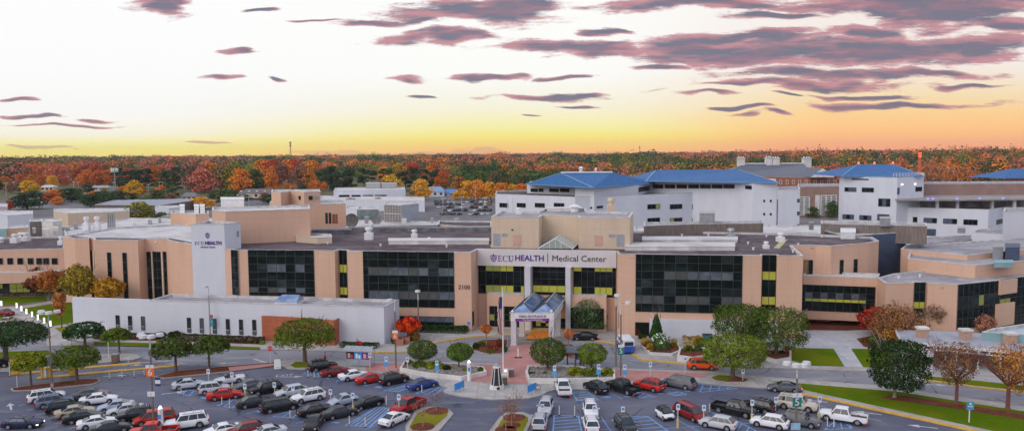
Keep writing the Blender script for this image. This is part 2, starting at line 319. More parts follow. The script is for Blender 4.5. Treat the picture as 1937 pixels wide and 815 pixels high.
# ------------------------------------------------------------------ mesh helpers
def tag(o, label=None, cat=None, group=None, kind=None):
    if label: o['label'] = label
    if cat: o['category'] = cat
    if group: o['group'] = group
    if kind: o['kind'] = kind
    return o
def empty(name, loc=(0, 0, 0), rz=0.0, label=None, cat=None, group=None, kind=None):
    o = bpy.data.objects.new(name, None); COL.objects.link(o); o.location = loc; o.rotation_euler = (0, 0, rz)
    o.empty_display_size = .2
    return tag(o, label, cat, group, kind)
def root_of(o):
    while o.parent: o = o.parent
    return o
class MB:
    def __init__(s): s.v = []; s.f = []; s.m = []; s.mats = []
    def mi(s, m):
        if m not in s.mats: s.mats.append(m)
        return s.mats.index(m)
    def add(s, vs, fs, m):
        k = len(s.v); s.v += [tuple(p) for p in vs]; i = s.mi(m)
        for f in fs: s.f.append(tuple(k + j for j in f)); s.m.append(i)
        return s
    def box(s, x0, x1, y0, y1, z0, z1, m):
        return s.add([(x0, y0, z0), (x1, y0, z0), (x1, y1, z0), (x0, y1, z0), (x0, y0, z1), (x1, y0, z1), (x1, y1, z1), (x0, y1, z1)],
                     [(3, 2, 1, 0), (4, 5, 6, 7), (0, 1, 5, 4), (1, 2, 6, 5), (2, 3, 7, 6), (3, 0, 4, 7)], m)
    def obox(s, c, sx, sy, sz, rz, m, zbase=True):
        ca, sa = math.cos(rz), math.sin(rz); z0 = c[2] if zbase else c[2] - sz / 2
        P = [(c[0] + x * ca - y * sa, c[1] + x * sa + y * ca) for x, y in ((-sx / 2, -sy / 2), (sx / 2, -sy / 2), (sx / 2, sy / 2), (-sx / 2, sy / 2))]
        return s.add([(x, y, z0) for x, y in P] + [(x, y, z0 + sz) for x, y in P], [(3, 2, 1, 0), (4, 5, 6, 7), (0, 1, 5, 4), (1, 2, 6, 5), (2, 3, 7, 6), (3, 0, 4, 7)], m)
    def cyl(s, p, q, r0, r1=None, n=8, m=None, caps=True):
        r1 = r0 if r1 is None else r1; p = Vector(p); q = Vector(q); d = (q - p).normalized()
        a = d.orthogonal().normalized(); b = d.cross(a)
        vs = []
        for c, r in ((p, r0), (q, r1)):
            for i in range(n):
                t = 2 * math.pi * i / n; vs.append(c + (a * math.cos(t) + b * math.sin(t)) * r)
        fs = [(i, (i + 1) % n, n + (i + 1) % n, n + i) for i in range(n)]
        if caps: fs += [tuple(range(n - 1, -1, -1)), tuple(range(n, 2 * n))]
        return s.add(vs, fs, m)
    def prism(s, pts, z0, z1, m, mtop=None, bottom=False, sides=True):
        n = len(pts); pts = ccw(pts)
        vs = [(p[0], p[1], z0) for p in pts] + [(p[0], p[1], z1) for p in pts]
        if sides: s.add(vs, [(i, (i + 1) % n, n + (i + 1) % n, n + i) for i in range(n)], m)
        if mtop is not False: s.add(vs[n:], [tuple(range(n))], mtop or m)
        if bottom: s.add(vs[:n], [tuple(range(n - 1, -1, -1))], m)
        return s
    def bar(s, a, b, wd, ht, m):        # box section bar between two points
        a = Vector(a); b = Vector(b); d = (b - a).normalized(); up = Vector((0, 0, 1))
        if abs(d.z) > .98: up = Vector((0, 1, 0))
        x = d.cross(up).normalized(); y = x.cross(d)
        vs = [c + x * i * wd / 2 + y * j * ht / 2 for c in (a, b) for i, j in ((-1, -1), (1, -1), (1, 1), (-1, 1))]
        return s.add(vs, [(0, 1, 2, 3), (7, 6, 5, 4), (0, 4, 5, 1), (1, 5, 6, 2), (2, 6, 7, 3), (3, 7, 4, 0)], m)
    def mesh(s, name, org=None, smooth=False):
        me = bpy.data.meshes.new(name); v = s.v
        if org is not None: v = [(a - org[0], b - org[1], c - org[2]) for a, b, c in v]
        me.from_pydata(v, [], s.f)
        for m in s.mats: me.materials.append(m)
        me.polygons.foreach_set('material_index', s.m)
        if smooth: me.polygons.foreach_set('use_smooth', [True] * len(s.f))
        me.validate(); me.update(); return me
    def build(s, name, parent=None, smooth=False, world=False, loc=None):
        org = None
        if world and parent is not None: org = root_of(parent).location
        me = s.mesh(name, org, smooth); o = bpy.data.objects.new(name, me); COL.objects.link(o)
        if parent is not None: o.parent = parent
        if loc is not None: o.location = loc
        return o
def ccw(pts):
    a = 0
    for i in range(len(pts)):
        p, q = pts[i], pts[(i + 1) % len(pts)]; a += p[0] * q[1] - q[0] * p[1]
    return list(pts) if a > 0 else list(pts)[::-1]
def inset(pts, d):
    pts = ccw(pts); n = len(pts); out = []
    for i in range(n):
        a, b, c = pts[i - 1], pts[i], pts[(i + 1) % n]
        e1 = Vector((b[0] - a[0], b[1] - a[1])); e2 = Vector((c[0] - b[0], c[1] - b[1]))
        if e1.length < 1e-6 or e2.length < 1e-6: out.append((b[0], b[1])); continue
        e1.normalize(); e2.normalize(); n1 = Vector((-e1.y, e1.x)); n2 = Vector((-e2.y, e2.x)); k = 1 + n1.dot(n2)
        o = (n1 + n2) * (d / max(k, .35)); out.append((b[0] + o.x, b[1] + o.y))
    return out
def dup(o, parent=None, memo=None):
    c = o.copy(); COL.objects.link(c); c.parent = parent
    for ch in KIDS(o): dup(ch, c)
    return c
_kc = {}
def KIDS(o):
    if o.name not in _kc: _kc[o.name] = list(o.children)
    return _kc[o.name]
def onwall(A, B, u, v, off=0.0):
    A = Vector((A[0], A[1], 0)); B = Vector((B[0], B[1], 0)); d = (B - A).normalized(); n = Vector((d.y, -d.x, 0))
    if n.y > 0 and abs(n.y) > .02: n = -n
    if (CAMP - A).dot(n) < 0: n = -n
    r = ray(u, v); t = (A + n * off - CAMP).dot(n) / r.dot(n); P = CAMP + r * t
    return (P - A).dot(d), P.z, d, n
def text_mesh(s, size, m, depth=.04, align='CENTER', bold=0.0, space=1.0):
    cu = bpy.data.curves.new('lettering', 'FONT'); cu.body = s; cu.size = size; cu.extrude = depth; cu.align_x = align; cu.align_y = 'CENTER'
    cu.resolution_u = 2; cu.offset = bold; cu.space_character = space
    ob = bpy.data.objects.new('tmp_text', cu); COL.objects.link(ob)
    dg = bpy.context.evaluated_depsgraph_get(); me = bpy.data.meshes.new_from_object(ob.evaluated_get(dg))
    bpy.data.objects.remove(ob); me.materials.clear(); me.materials.append(m); return me
def put_text(s, parent, P, d, size, m, width=None, name='lettering', depth=.03, bold=0.0, align='CENTER', space=1.0):
    """lettering lying on a vertical face: P centre (world), d reading direction"""
    me = text_mesh(s, size, m, depth, align, bold, space); o = bpy.data.objects.new(name, me); COL.objects.link(o)
    xs = [v.co.x for v in me.vertices]; k = 1.0
    if width: k = width / (max(xs) - min(xs))
    d = Vector((d[0], d[1], 0)).normalized(); n = Vector((d.y, -d.x, 0)); up = Vector((0, 0, 1))
    R = Matrix((d, up, n)).transposed().to_4x4()
    me.transform(Matrix.Translation(P) @ R @ Matrix.Diagonal((k, k if width else 1, 1, 1)))
    if parent is not None:
        org = root_of(parent).location; me.transform(Matrix.Translation(-Vector(org))); o.parent = parent
    return o
# ------------------------------------------------------------------ ground, roads, pavements
def sheet(name, px, z, m, kind='structure', label=None, world=False):
    pts = px if world else [G(u, v, z) for u, v in px]
    b = MB(); p = ccw([(q[0], q[1]) for q in pts]); b.add([(x, y, z) for x, y in p], [tuple(range(len(p)))], m)
    o = b.build(name); tag(o, label=label, kind=kind); return o
def slab(name, px, h, m, km=None, kw=.16, z0=0.0, world=False, kind='structure'):
    pts = px if world else [G(u, v, 0) for u, v in px]
    pts = ccw([(q[0], q[1]) for q in pts]); b = MB(); n = len(pts)
    if km:
        inn = inset(pts, kw)
        b.add([(x, y, z0) for x, y in pts] + [(x, y, h) for x, y in pts] + [(x, y, h) for x, y in inn],
              [(i, (i + 1) % n, n + (i + 1) % n, n + i) for i in range(n)] + [(n + i, n + (i + 1) % n, 2 * n + (i + 1) % n, 2 * n + i) for i in range(n)], km)
        b.add([(x, y, h) for x, y in inn], [tuple(range(n))], m)
    else: b.prism(pts, z0, h, m)
    o = b.build(name)
    if kind: tag(o, kind=kind)
    return o
g = MB(); g.add([(-5500, -100, -.02), (5500, -100, -.02), (5500, 6000, -.02), (-5500, 6000, -.02)], [(0, 1, 2, 3)], groundm)
tag(g.build('ground'), kind='structure')
sheet('back_parking_lot', [(-420, 165), (420, 165), (420, 560), (-420, 560)], 0.0, farlot, world=True)
y600 = G(968, 600).y
sheet('parking_lot', [(-150, 60), (150, 60), (150, y600), (-150, y600)], .008, asphalt, world=True)
NEDGE = [(180, 653), (330, 657), (491, 661), (570, 663), (700, 667), (769, 666), (800, 657), (828, 648), (875, 640), (913, 636), (966, 634), (1045, 635), (1127, 645), (1161, 650), (1192, 662), (1199, 672), (1215, 681), (1295, 689), (1430, 696), (1651, 703), (1747, 720), (1845, 733), (1937, 743), (2150, 772)]
SEDGE = [(2150, 800), (1937, 769), (1653, 729), (1430, 712), (1345, 704), (1160, 697), (1050, 690), (940, 688), (690, 684), (545, 682), (430, 692), (330, 690), (264, 676), (240, 670), (180, 670), (120, 672), (0, 674), (-200, 680)]
sheet('campus_road', [(-200, 596), (0, 594), (40, 604), (84, 640), (90, 655)] + NEDGE + SEDGE, .016, roadm)
sheet('side_driveway', [(-150, 670), (22, 672), (30, 690), (24, 702), (-150, 706)], .024, concrete)
slab('north_pavement', NEDGE + [(2150, 700), (2150, 596), (150, 596), (128, 640)], .13, concrete, kerb)
slab('plaza', [(545, 682), (690, 684), (940, 688), (1050, 690), (1160, 697), (1345, 704), (1430, 712), (1456, 719), (1454, 735), (1407, 732), (1332, 726), (1306, 723), (1240, 722), (1162, 737), (1050, 738), (1038, 741), (1024, 748), (1000, 754), (930, 757), (866, 750), (840, 743), (838, 739), (846, 734), (824, 727), (770, 716), (700, 703), (640, 693), (590, 692), (577, 699), (545, 698), (528, 690), (530, 684)], .13, concrete, kerb)
slab('verge', [(1430, 712), (1653, 729), (1937, 769), (2150, 800), (2150, 890), (1839, 814.5), (1660, 777), (1522, 746), (1454, 735), (1456, 719)], .126, concrete, kerb)
sheet('verge_lawn', [(1457, 719.5), (1700, 740), (1937, 777), (2150, 806), (2150, 878), (1879, 814), (1660, 767), (1540, 741), (1475, 725)], .142, grassm)
sheet('verge_mulch', [(1664, 752), (1680, 748), (1715, 748), (1800, 761), (1937, 782), (2100, 803), (2100, 818), (1937, 793), (1800, 771), (1700, 757)], .150, mulch)
# yellow kerbs: raised painted strips
def strip(name, px, wid, h, m, z0=0.0, kind='structure'):
    pts = [G(u, v, 0) for u, v in px]; b = MB(); L = []; R = []
    for i, p in enumerate(pts):
        a = pts[max(0, i - 1)]; c = pts[min(len(pts) - 1, i + 1)]; d = (c - a).normalized(); n = Vector((-d.y, d.x, 0)) * wid / 2
        L.append(p + n); R.append(p - n)
    b.prism([(q.x, q.y) for q in L + R[::-1]], z0, h, m); o = b.build(name); tag(o, kind=kind); return o
strip('kerb', [(1519, 746), (1600, 762.5), (1660, 776), (1760, 797), (1839, 814.5), (2000, 852)], .5, .16, yellow)
strip('kerb', [(700, 667.3), (769, 665.5), (800, 656.5), (828, 647.5), (875, 639.5), (913, 635.5), (966, 633.7)], .45, .16, yellow)
strip('kerb', [(1100, 641), (1127, 644.5), (1161, 649.5), (1192, 661.5), (1199.5, 672), (1215, 680.7), (1295, 688.7)], .45, .16, yellow)
strip('kerb', [(1747, 719.5), (1845, 732.5), (1937, 742.5), (2050, 757)], .4, .16, yellow)
slab('grass_bank', [(1747, 717.5), (1845, 730.5), (1937, 740), (2050, 753), (2050, 744), (1937, 731), (1845, 721), (1750, 712)], .16, grassm)
sheet('brick_paving', [(692, 685), (940, 689), (962, 662), (966, 651), (1042, 651), (1050, 691), (1160, 698), (1345, 705), (1332, 713), (1240, 715), (1180, 722), (997, 725), (892, 721), (756, 704), (692, 700)], .148, paver)
# left roads islands
slab('island', [(120, 676), (180, 670), (240, 669), (261, 671), (266, 677), (250, 681.5), (180, 688), (60, 698), (30, 699), (40, 684)], .13, concrete, kerb)
sheet('lawn', [(-40, 668), (20, 664), (88, 662), (104, 668), (98, 676), (30, 682), (-40, 682)], .146, grassm)
slab('mulch_island', [(20, 735), (60, 729), (160, 717), (186, 717), (190, 721), (176, 727), (100, 735), (60, 739), (24, 740)], .14, mulch, kerb)
slab('mulch_island', [(292, 713), (335, 702), (420, 693.5), (528, 685), (529, 690), (430, 703.5), (310, 716)], .13, mulch, kerb)
sheet('brick_paving', [(432, 693.5), (524, 686), (524, 690.5), (434, 701.5)], .138, paver)
strip('kerb', [(24, 708), (100, 701), (200, 692.5), (266, 687)], .7, .16, yellow)
strip('kerb', [(70, 715.5), (200, 704), (270, 698), (338, 691.5)], .7, .16, yellow)
strip('kerb', [(266, 687), (320, 684)], .4, .13, kerb)
# walks and lawns at the far left
slab('west_path', [(-120, 570), (0, 581), (29, 580), (97, 616), (122, 634), (128, 645), (180, 653), (90, 655), (84, 640), (75, 625), (40, 604), (0, 592), (-120, 586)], .12, concrete, kerb)
sheet('lawn', [(-100, 556), (0, 562), (84, 560), (90, 569), (0, 577), (-100, 566)], .03, grassm)
sheet('lawn', [(33, 583), (137, 570), (139, 628), (110, 632), (100, 618), (98, 614)], .03, grassm)
sheet('lawn', [(-60, 588), (0, 592.5), (22, 595), (38, 602), (20, 605), (-60, 597)], .036, grassm)
sheet('garden_path', [(29, 581), (92, 569.5), (135, 566), (137, 571), (92, 575), (36, 584)], .04, concrete)
sheet('garden_path', [(97, 617), (139, 610), (140, 614), (104, 621)], .04, concrete)
sheet('dry_lawn', [(102, 620), (140, 616), (160, 640), (128, 641), (120, 632)], .05, grassd)
sheet('lawn', [(178, 646), (330, 649), (492, 656), (492, 660), (330, 656), (178, 652.3)], .15, grassm)
sheet('planting_bed', [(178, 636), (498, 645), (500, 651), (330, 645), (178, 641)], .15, mulch)
sheet('lawn', [(1491, 657), (1577, 659), (1597.5, 692.6), (1533, 690.8), (1498, 681)], .15, grassm)
sheet('lawn', [(1610, 659), (1690, 660), (1690, 696), (1633, 693.7)], .15, grassm)
sheet('pale_path', [(1500, 624), (1650, 624), (1646, 659), (1610, 658.5), (1633, 694), (1598, 693), (1577, 658.5), (1491, 656.5)], .142, concrete2)
sheet('pale_path', [(835, 638), (900, 634), (960, 633), (960, 631), (840, 634)], .142, concrete2)
# planted islands
sheet('planting_bed', [(1512, 604), (1662, 607), (1664, 622), (1600, 625), (1512, 623)], .148, mulch)
sheet('planting_bed', [(1620, 640), (1660, 632), (1760, 640), (1760, 660), (1655, 659), (1634, 655)], .155, mulch)
slab('mulch_island', [(893, 663), (892, 656), (902, 647), (914, 643.5), (961, 643), (961, 652), (953, 668), (946, 671), (914, 669)], .18, mulch, kerb)
slab('mulch_island', [(1052, 672), (1050, 660), (1062, 652), (1082, 652), (1098, 660), (1096, 671), (1080, 678)], .18, mulch, kerb)
for c in [((1346, 712), (1360, 708.5), (1395, 711), (1416, 717), (1408, 721), (1375, 721), (1352, 717))]:
    sheet('tree_bed', list(c), .15, mulch)
sheet('lawn', [(1347, 712), (1358, 709), (1374, 709.5), (1386, 713), (1376, 719), (1354, 716)], .158, grassm)
sheet('lawn', [(549, 690), (560, 683.5), (582, 684), (590, 689), (580, 694), (558, 694.5)], .155, grassm)
# islands between the aisles at the bottom
slab('grass_island', [(767, 806), (786, 778), (800, 771), (835, 770), (850, 775), (858, 783), (830, 816), (826, 830), (768, 822)], .13, concrete, kerb, kw=.3)
sheet('dry_lawn', [(774, 806), (790, 780), (804, 773), (836, 772.5), (848, 778), (846, 785), (815, 812), (780, 814)], .146, grassd)
slab('grass_island', [(921, 822), (945, 790), (957, 781), (990, 780), (1005, 786), (1008, 793), (990, 830), (922, 860)], .13, concrete, kerb, kw=.3)
sheet('dry_lawn', [(931, 822), (950, 792), (962, 783.5), (988, 782.5), (999, 788), (999, 795), (980, 835), (930, 850)], .146, grassd)
for u, v, r in ((826, 776, 1.5), (800, 806, 1.4), (973, 789, 1.4), (968, 803, 1.1), (957, 812, 1.3)):
    c = G(u, v, .15); sheet('tree_bed', [(c.x + r * math.cos(t * .52), c.y + r * math.sin(t * .52)) for t in range(12)], .155, mulch, world=True)
# painted lines
def line(px, wid=.11, m=white, name='road_marking', z=.026):
    b = MB(); P = [G(u, v, z) for u, v in px]
    for a, c in zip(P, P[1:]):
        d = (c - a).normalized(); n = Vector((-d.y, d.x, 0)) * wid / 2
        b.add([a + n, a - n, c - n, c + n], [(0, 1, 2, 3)], m)
        z += .0006; P = [Vector((q.x, q.y, z)) for q in P]
    o = b.build(name); tag(o, kind='structure'); return o
def quad(px, m, name='road_marking', z=.024):
    return sheet(name, px, z, m)
def hatch(c, n, wid=.16, m=bluel, frame=(0, 1, 2, 3)):
    """quad corners c[0..3]; outline and n diagonals running between sides 0-3 and 1-2"""
    P = [G(u, v, .025) for u, v in c]; b = MB()
    def seg(a, d_, z):
        d = (d_ - a).normalized(); nn = Vector((-d.y, d.x, 0)) * wid / 2
        b.add([Vector((q.x, q.y, z)) for q in (a + nn, a - nn, d_ - nn, d_ + nn)], [(0, 1, 2, 3)], m)
    for k in frame: seg(P[k], P[(k + 1) % 4], .0262 + k * .0005)
    for i in range(n):
        t0 = (i + .1) / n; t1 = (i + .9) / n
        seg(P[0].lerp(P[3], t1), P[1].lerp(P[2], t0), .0245)
    tag(b.build('parking_marking'), kind='structure')
for c, n in [([(1081, 741), (1110.5, 740), (1132, 756), (1091.5, 756.4)], 4),
             ([(1204, 747.4), (1217, 742), (1240, 750.5), (1213.6, 752.4)], 2), ([(1264, 743), (1283, 740), (1299, 745.6), (1277, 748)], 2),
             ([(1048.5, 784.6), (1094, 786), (1104, 830), (1045, 830)], 7), ([(1181, 787.4), (1225.4, 787), (1280, 826), (1200, 826)], 6),
             ([(1347.5, 779.7), (1363, 779), (1430, 814), (1408, 824)], 5), ([(1312, 724.5), (1309, 735), (1327, 741), (1396, 733.8)], 1),
             ([(516, 787), (553, 776), (600, 778), (573, 791)], 3), ([(726, 738), (773, 727), (796, 728), (752, 740)], 3),
             ([(786, 743), (822, 731), (846, 733), (822, 746)], 3), ([(653, 804), (713, 769), (742, 772), (700, 806)], 5),
             ([(573, 706), (586, 700), (612, 706), (606, 712)], 2), ([(335.5, 743), (352, 736), (380, 741), (358, 748)], 2),
             ([(410.6, 765.7), (440, 755), (468, 760), (440, 771)], 2), ([(1560, 812), (1580, 795), (1606, 800), (1612, 809)], 3)]:
    hatch(c, n)
for a in [((1150.7, 741), (1177.5, 754)), ((1137, 787.4), (1160, 822)), ((1136, 811), (1163, 811.4)), ((1256, 809.4), (1327.6, 805.7)), ((1285.5, 795.8), (1330, 820)),
          ((1404, 800.7), (1422, 799.5)), ((1340, 780), (1348, 779.7)), ((1327, 741), (1396, 733.8)), ((1330, 727.5), (1324, 740)), ((1346, 728.5), (1342, 738.5)), ((1362, 730), (1359, 737)), ((1378, 731), (1376, 735.5)),
          ((724, 798), (690, 812)), ((640, 722), (668, 716)), ((690, 730), (716, 722)), ((590, 716), (628, 706)), ((466, 782), (500, 772)), ((660, 780), (690, 768)), ((560, 800), (600, 790)), ((1460, 795), (1492, 788))]:
    line(a, .13, bluel, 'parking_marking')
for u0, u1, v0, v1 in [(1136, 1157, 748, 752), (1051, 1068, 751, 753.6), (1180, 1197, 748.5, 751), (1242, 1256, 742.3, 745.5), (1156, 1167, 791.5, 796), (1294, 1308, 737.5, 740),
                       (612, 624, 713, 716), (635, 655, 717.5, 722.5), (679, 696, 726, 729), (708, 725, 728.5, 733.5), (768, 786, 735.5, 740), (484, 500, 776, 780), (625, 645, 797, 800), (378, 392, 750, 754)]:
    dx = (u1 - u0) * .12
    quad([(u0 + dx, v0), (u1, v0 + .5), (u1 - dx, v1), (u0, v1 - .5)], blues, 'parking_marking')
    cu, cv = (u0 + u1) / 2, (v0 + v1) / 2
    line([(cu - 2, v0 + (v1 - v0) * .25), (cu - 1, cv), (cu + 3, cv + .2), (cu + 4, v1 - .8)], .16, white, 'parking_marking', .03)
for a in [((34.7, 766), (58, 762.5)), ((49.6, 774.5), (75, 771.5)), ((67, 784), (95, 779)), ((84, 792.5), (115, 787)), ((105, 801), (135, 795)), ((130, 810), (160, 803)),
          ((250, 790), (262, 800)), ((1560, 770), (1572, 774)), ((1640, 790), (1668, 796)), ((1545, 766), (1560, 769)), ((480, 679), (506, 685))]:
    line(a, .11)
for a in [((120, 729), (86, 730)), ((200, 700), (240, 697)), ((244, 708), (273, 704)), ((300, 690), (350, 686))]: line(a, .16)
for a in [((340, 695), (420, 685), (470, 681), (466, 679.6), (350, 688)), ((1215, 690), (1300, 696), (1430, 703), (1650, 716), (1800, 737), (1937, 757))]: line(a, .12, mat('faded_yellow', (.36, .31, .17), (.24, .22, .17), .6, .8) if 'faded_yellow' not in MATS else MATS['faded_yellow'])
def arrow(u, v, ang, L=3.2, s=1.0, name='road_arrow'):
    c = G(u, v, .026); P = [(-L / 2, -.12), (L * .1, -.12), (L * .1, -.5), (L / 2, 0), (L * .1, .5), (L * .1, .12), (-L / 2, .12)]
    ca, sa = math.cos(ang), math.sin(ang)
    sheet(name, [(c.x + (x * ca - y * sa) * s, c.y + (x * sa + y * ca) * s) for x, y in P], .027, white, world=True)
for u, v, a in ((553, 712, .1), (218, 710, .2), (130, 727, 0), (430, 686, 3.3), (1640, 800 - 20, 2.7), (1745, 806, 2.75), (1838 - 70, 727, -.2), (20, 768, 2.2), (330, 742, .4), (1540, 757, 2.7), (880, 655, .6), (250, 690, .15)):
    arrow(u, v, a)
me = text_mesh('EXIT', 1.3, white, 0.0); o = bpy.data.objects.new('road_marking', me); COL.objects.link(o); tag(o, kind='structure')
c = G(538, 709.5, .03); o.location = c; o.rotation_euler = (0, 0, math.radians(12)); o.scale = (.95, 1.3, 1)
for px in ([(478, 678.5), (484, 678), (506, 685), (499, 685.5)], [(1680, 775), (1668, 771), (1700, 777), (1704, 780)]): quad(px, white)
# ------------------------------------------------------------------ buildings
def bld(name, label, px, z1, z0=0.0, wall=peach, roof=gravel, capm=cap, par=.45, group=None, cat='building', pts=None, capw=.35, parent=None):
    P = [(p.x, p.y) for p in (G(u, v, z1) for u, v in px)] if pts is None else pts
    c0 = P[0]; P0 = P; P = ccw(P); n = len(P)
    if parent is None: r = empty(name, (c0[0], c0[1], z0), 0, label, cat, group)
    else: r = parent
    w_ = MB(); w_.prism(P, z0, z1 - .12, wall, mtop=False, bottom=z0 > .5); w_.build('wall', r, world=True)
    inn = inset(P, capw); out = inset(P, -.04); c = MB()
    c.add([(x, y, z1 - .13) for x, y in out] + [(x, y, z1) for x, y in out] + [(x, y, z1) for x, y in inn] + [(x, y, z1 - par) for x, y in inn],
          [(i, (i + 1) % n, n + (i + 1) % n, n + i) for i in range(n)] + [(n + i, n + (i + 1) % n, 2 * n + (i + 1) % n, 2 * n + i) for i in range(n)] +
          [(2 * n + i, 2 * n + (i + 1) % n, 3 * n + (i + 1) % n, 3 * n + i) for i in range(n)], capm)
    c.build('parapet', r, world=True)
    f = MB(); f.add([(x, y, z1 - par) for x, y in inn], [tuple(range(n))], roof); f.build('roof', r, world=True)
    return r, P0
def glaz(parent, A, B, uL, vT, vB, uR, cols=1, rows=1, pat=None, off=.05, bar=.075, name='window', barm=None, frame=True, glass=None, vR=None):
    s0, zt, d, n = onwall(A, B, uL, vT, off); _, zb, _, _ = onwall(A, B, uL, vB, off); s1, _, _, _ = onwall(A, B, uR, vT, off)
    A3 = Vector((A[0], A[1], 0)); b = MB(); P = lambda s, z, o: A3 + d * s + n * o + Vector((0, 0, z))
    glass = glass or dkglass
    if s1 < s0: s0, s1 = s1, s0
    colx = cols if isinstance(cols, list) else [i / cols for i in range(cols + 1)]
    rowx = rows if isinstance(rows, list) else [i / rows for i in range(rows + 1)]
    # the reveal around the pane
    for c in range(len(colx) - 1):
        for r in range(len(rowx) - 1):
            a, e = s0 + (s1 - s0) * colx[c], s0 + (s1 - s0) * colx[c + 1]; t, q = zt + (zb - zt) * rowx[r], zt + (zb - zt) * rowx[r + 1]
            m = (pat(c, r) if pat else None) or glass
            tl = [off + random.uniform(-.012, .012) for _ in range(4)]; b.add([P(a, q, tl[0]), P(e, q, tl[1]), P(e, t, tl[2]), P(a, t, tl[0] - tl[1] + tl[2])], [(0, 1, 2, 3)], m)
    o = b.build(name, parent, world=True)
    if frame:
        f = MB(); bm_ = barm or mull; z_, x_ = Vector((0, 0, 1)), d
        for k, cx in enumerate(colx):
            s = s0 + (s1 - s0) * cx; f.bar(P(s, zb, off + .02), P(s, zt, off + .02), bar, bar, bm_)
        for k, rx in enumerate(rowx):
            z = zt + (zb - zt) * rx; f.bar(P(s0, z, off + .023), P(s1, z, off + .023), bar, bar, bm_)
        f.build('frame', o, world=True)
    return o
def panel(parent, A, B, uL, vT, vB, uR, m, off=.04, th=.04, name='panel'):
    s0, zt, d, n = onwall(A, B, uL, vT, off); _, zb, _, _ = onwall(A, B, uL, vB, off); s1, _, _, _ = onwall(A, B, uR, vT, off)
    A3 = Vector((A[0], A[1], 0)); P = lambda s, z, o: A3 + d * s + n * o + Vector((0, 0, z)); b = MB()
    b.add([P(s0, zb, 0), P(s1, zb, 0), P(s1, zt, 0), P(s0, zt, 0), P(s0, zb, off), P(s1, zb, off), P(s1, zt, off), P(s0, zt, off)],
          [(4, 5, 6, 7), (0, 1, 5, 4), (1, 2, 6, 5), (2, 3, 7, 6), (3, 0, 4, 7)], m)
    return b.build(name, parent, world=True)
R = random.random
ZM = zat(880, 627, 476.5)
MP = [(119, 446.5), (141, 450.3), (168, 450.5), (169.5, 449.5), (177, 450.2), (178, 453), (260.5, 453.6), (274, 451), (314, 451.6), (320, 454), (338, 458), (347.5, 458.4), (361, 461.5), (437, 471), (447, 471.9),
      (593, 473), (633, 473.8), (640, 471.8), (656, 472.3), (657, 473.8), (686, 474.6), (858, 476.3), (891, 476.8), (904, 470.5), (1167, 474.4), (1168.4, 479.2), (1201, 480), (1404, 482.4), (1441, 482.6), (1442, 481),
      (1469, 481.4), (1470, 482.8), (1519, 483), (1497.6, 463.8), (1543, 463.3), (1572, 464.7), (1643, 459), (1662.5, 455.2), (1649, 447.6), (1500, 441), (1300, 437.5), (1215, 437), (1000, 434), (900, 432), (650, 430), (590, 432), (455, 424), (330, 424), (215, 430)]
hosp, HP = bld('hospital_building', 'long peach hospital front with dark curtain windows and white sign band over the main entrance', MP, ZM, roof=gravel, cat='hospital')
W = lambda i: (HP[i], HP[i + 1])
# ---- left wing narrow windows
A, B = W(5)
glaz(hosp, A, B, 202.5, 477.5, 530, 209.5, 1, [0, .3, .34, .62, .66, 1], bar=.06)
glaz(hosp, A, B, 231.5, 478, 566, 239, 1, [0, .19, .21, .4, .42, .62, .64, 1], bar=.06)
glaz(hosp, *W(3), 170.6, 474, 560, 174.4, 1, 5, bar=.06, pat=lambda c, r: None); panel(hosp, *W(3), 174.6, 474, 560, 176.6, beige, .3)
A, B = W(7)
for a, b_ in ((277, 285), (288.5, 303.5), (307.5, 314)):
    glaz(hosp, A, B, a, 476, 564, b_, 1 if b_ - a < 10 else 2, [0, .18, .2, .36, .38, .55, .57, .75, .77, 1], bar=.06, pat=lambda c, r: dkglass2 if R() < .3 else None)
for a, b_ in ((285.2, 287.2), (304, 306.6)): panel(hosp, A, B, a, 475, 566, b_, beige, .35)
panel(hosp, *W(7), 292.5, 456.5, 459, 295.5, whitep, .2, name='wall_lamp')
# ---- windows between tower and entrance
A, B = W(13)
glaz(hosp, A, B, 437, 472.5, 556, 449, 2, 6, pat=lambda c, r: dkglass2 if R() < .4 else None)
A, B = W(14)
def p1(c, r):
    if r == 2 and c in (2, 3, 5): return blind
    if r == 5: return [blindg, None, blindg, blind, None, blind, None][c]
    return dkglass2 if R() < .12 else None
glaz(hosp, A, B, 469, 472.6, 558, 593, 7, [0, .13, .305, .48, .65, .82, .93, 1], p1)
glaz(hosp, *W(17), 641.5, 473, 562, 655.5, 2, [0, .3, .47, .78, .94, 1], lambda c, r: lit if r in (1, 3) else None)
A, B = W(20)
def p2(c, r):
    if r == 2: return [None, blindg, blindg, blind, blind, blindg, blind, dkglass2, blind, blind][c] if c < 10 else None
    if r == 5: return [None, blind, blind, blind, blindg, blindg, blindg, blindg, blind, blind][c]
    return dkglass2 if R() < .1 else None
cw = [0, .055] + [.055 + .11 * k for k in range(1, 8)] + [.94, 1]; cw = cw[:11]
glaz(hosp, A, B, 686.5, 475.2, 578.5, 858, [0, .055, .166, .277, .388, .5, .611, .722, .833, .944, 1], 7, lambda c, r: p2(c, r))
glaz(hosp, A, B, 752, 597, 619, 858, 6, [0, .45, 1], lambda c, r: blind if r == 0 and c > 0 else None, glass=dkglass)
A, B = W(21)
put_text('2100', hosp, Vector((A[0], A[1], 0)) + (lambda t: t[2] * t[0] + t[3] * .07 + Vector((0, 0, t[1])))(onwall(A, B, 878, 543)), onwall(A, B, 878, 543)[2], 1.0, ink, width=(onwall(A, B, 889, 543)[0] - onwall(A, B, 867, 543)[0]), name='house_number')
panel(hosp, *W(22), 893.5, 590, 617, 896.8, black, .05, name='door')
A, B = W(21); panel(hosp, A, B, 884, 608, 614, 889, bluepanel, .06, name='wall_sign')
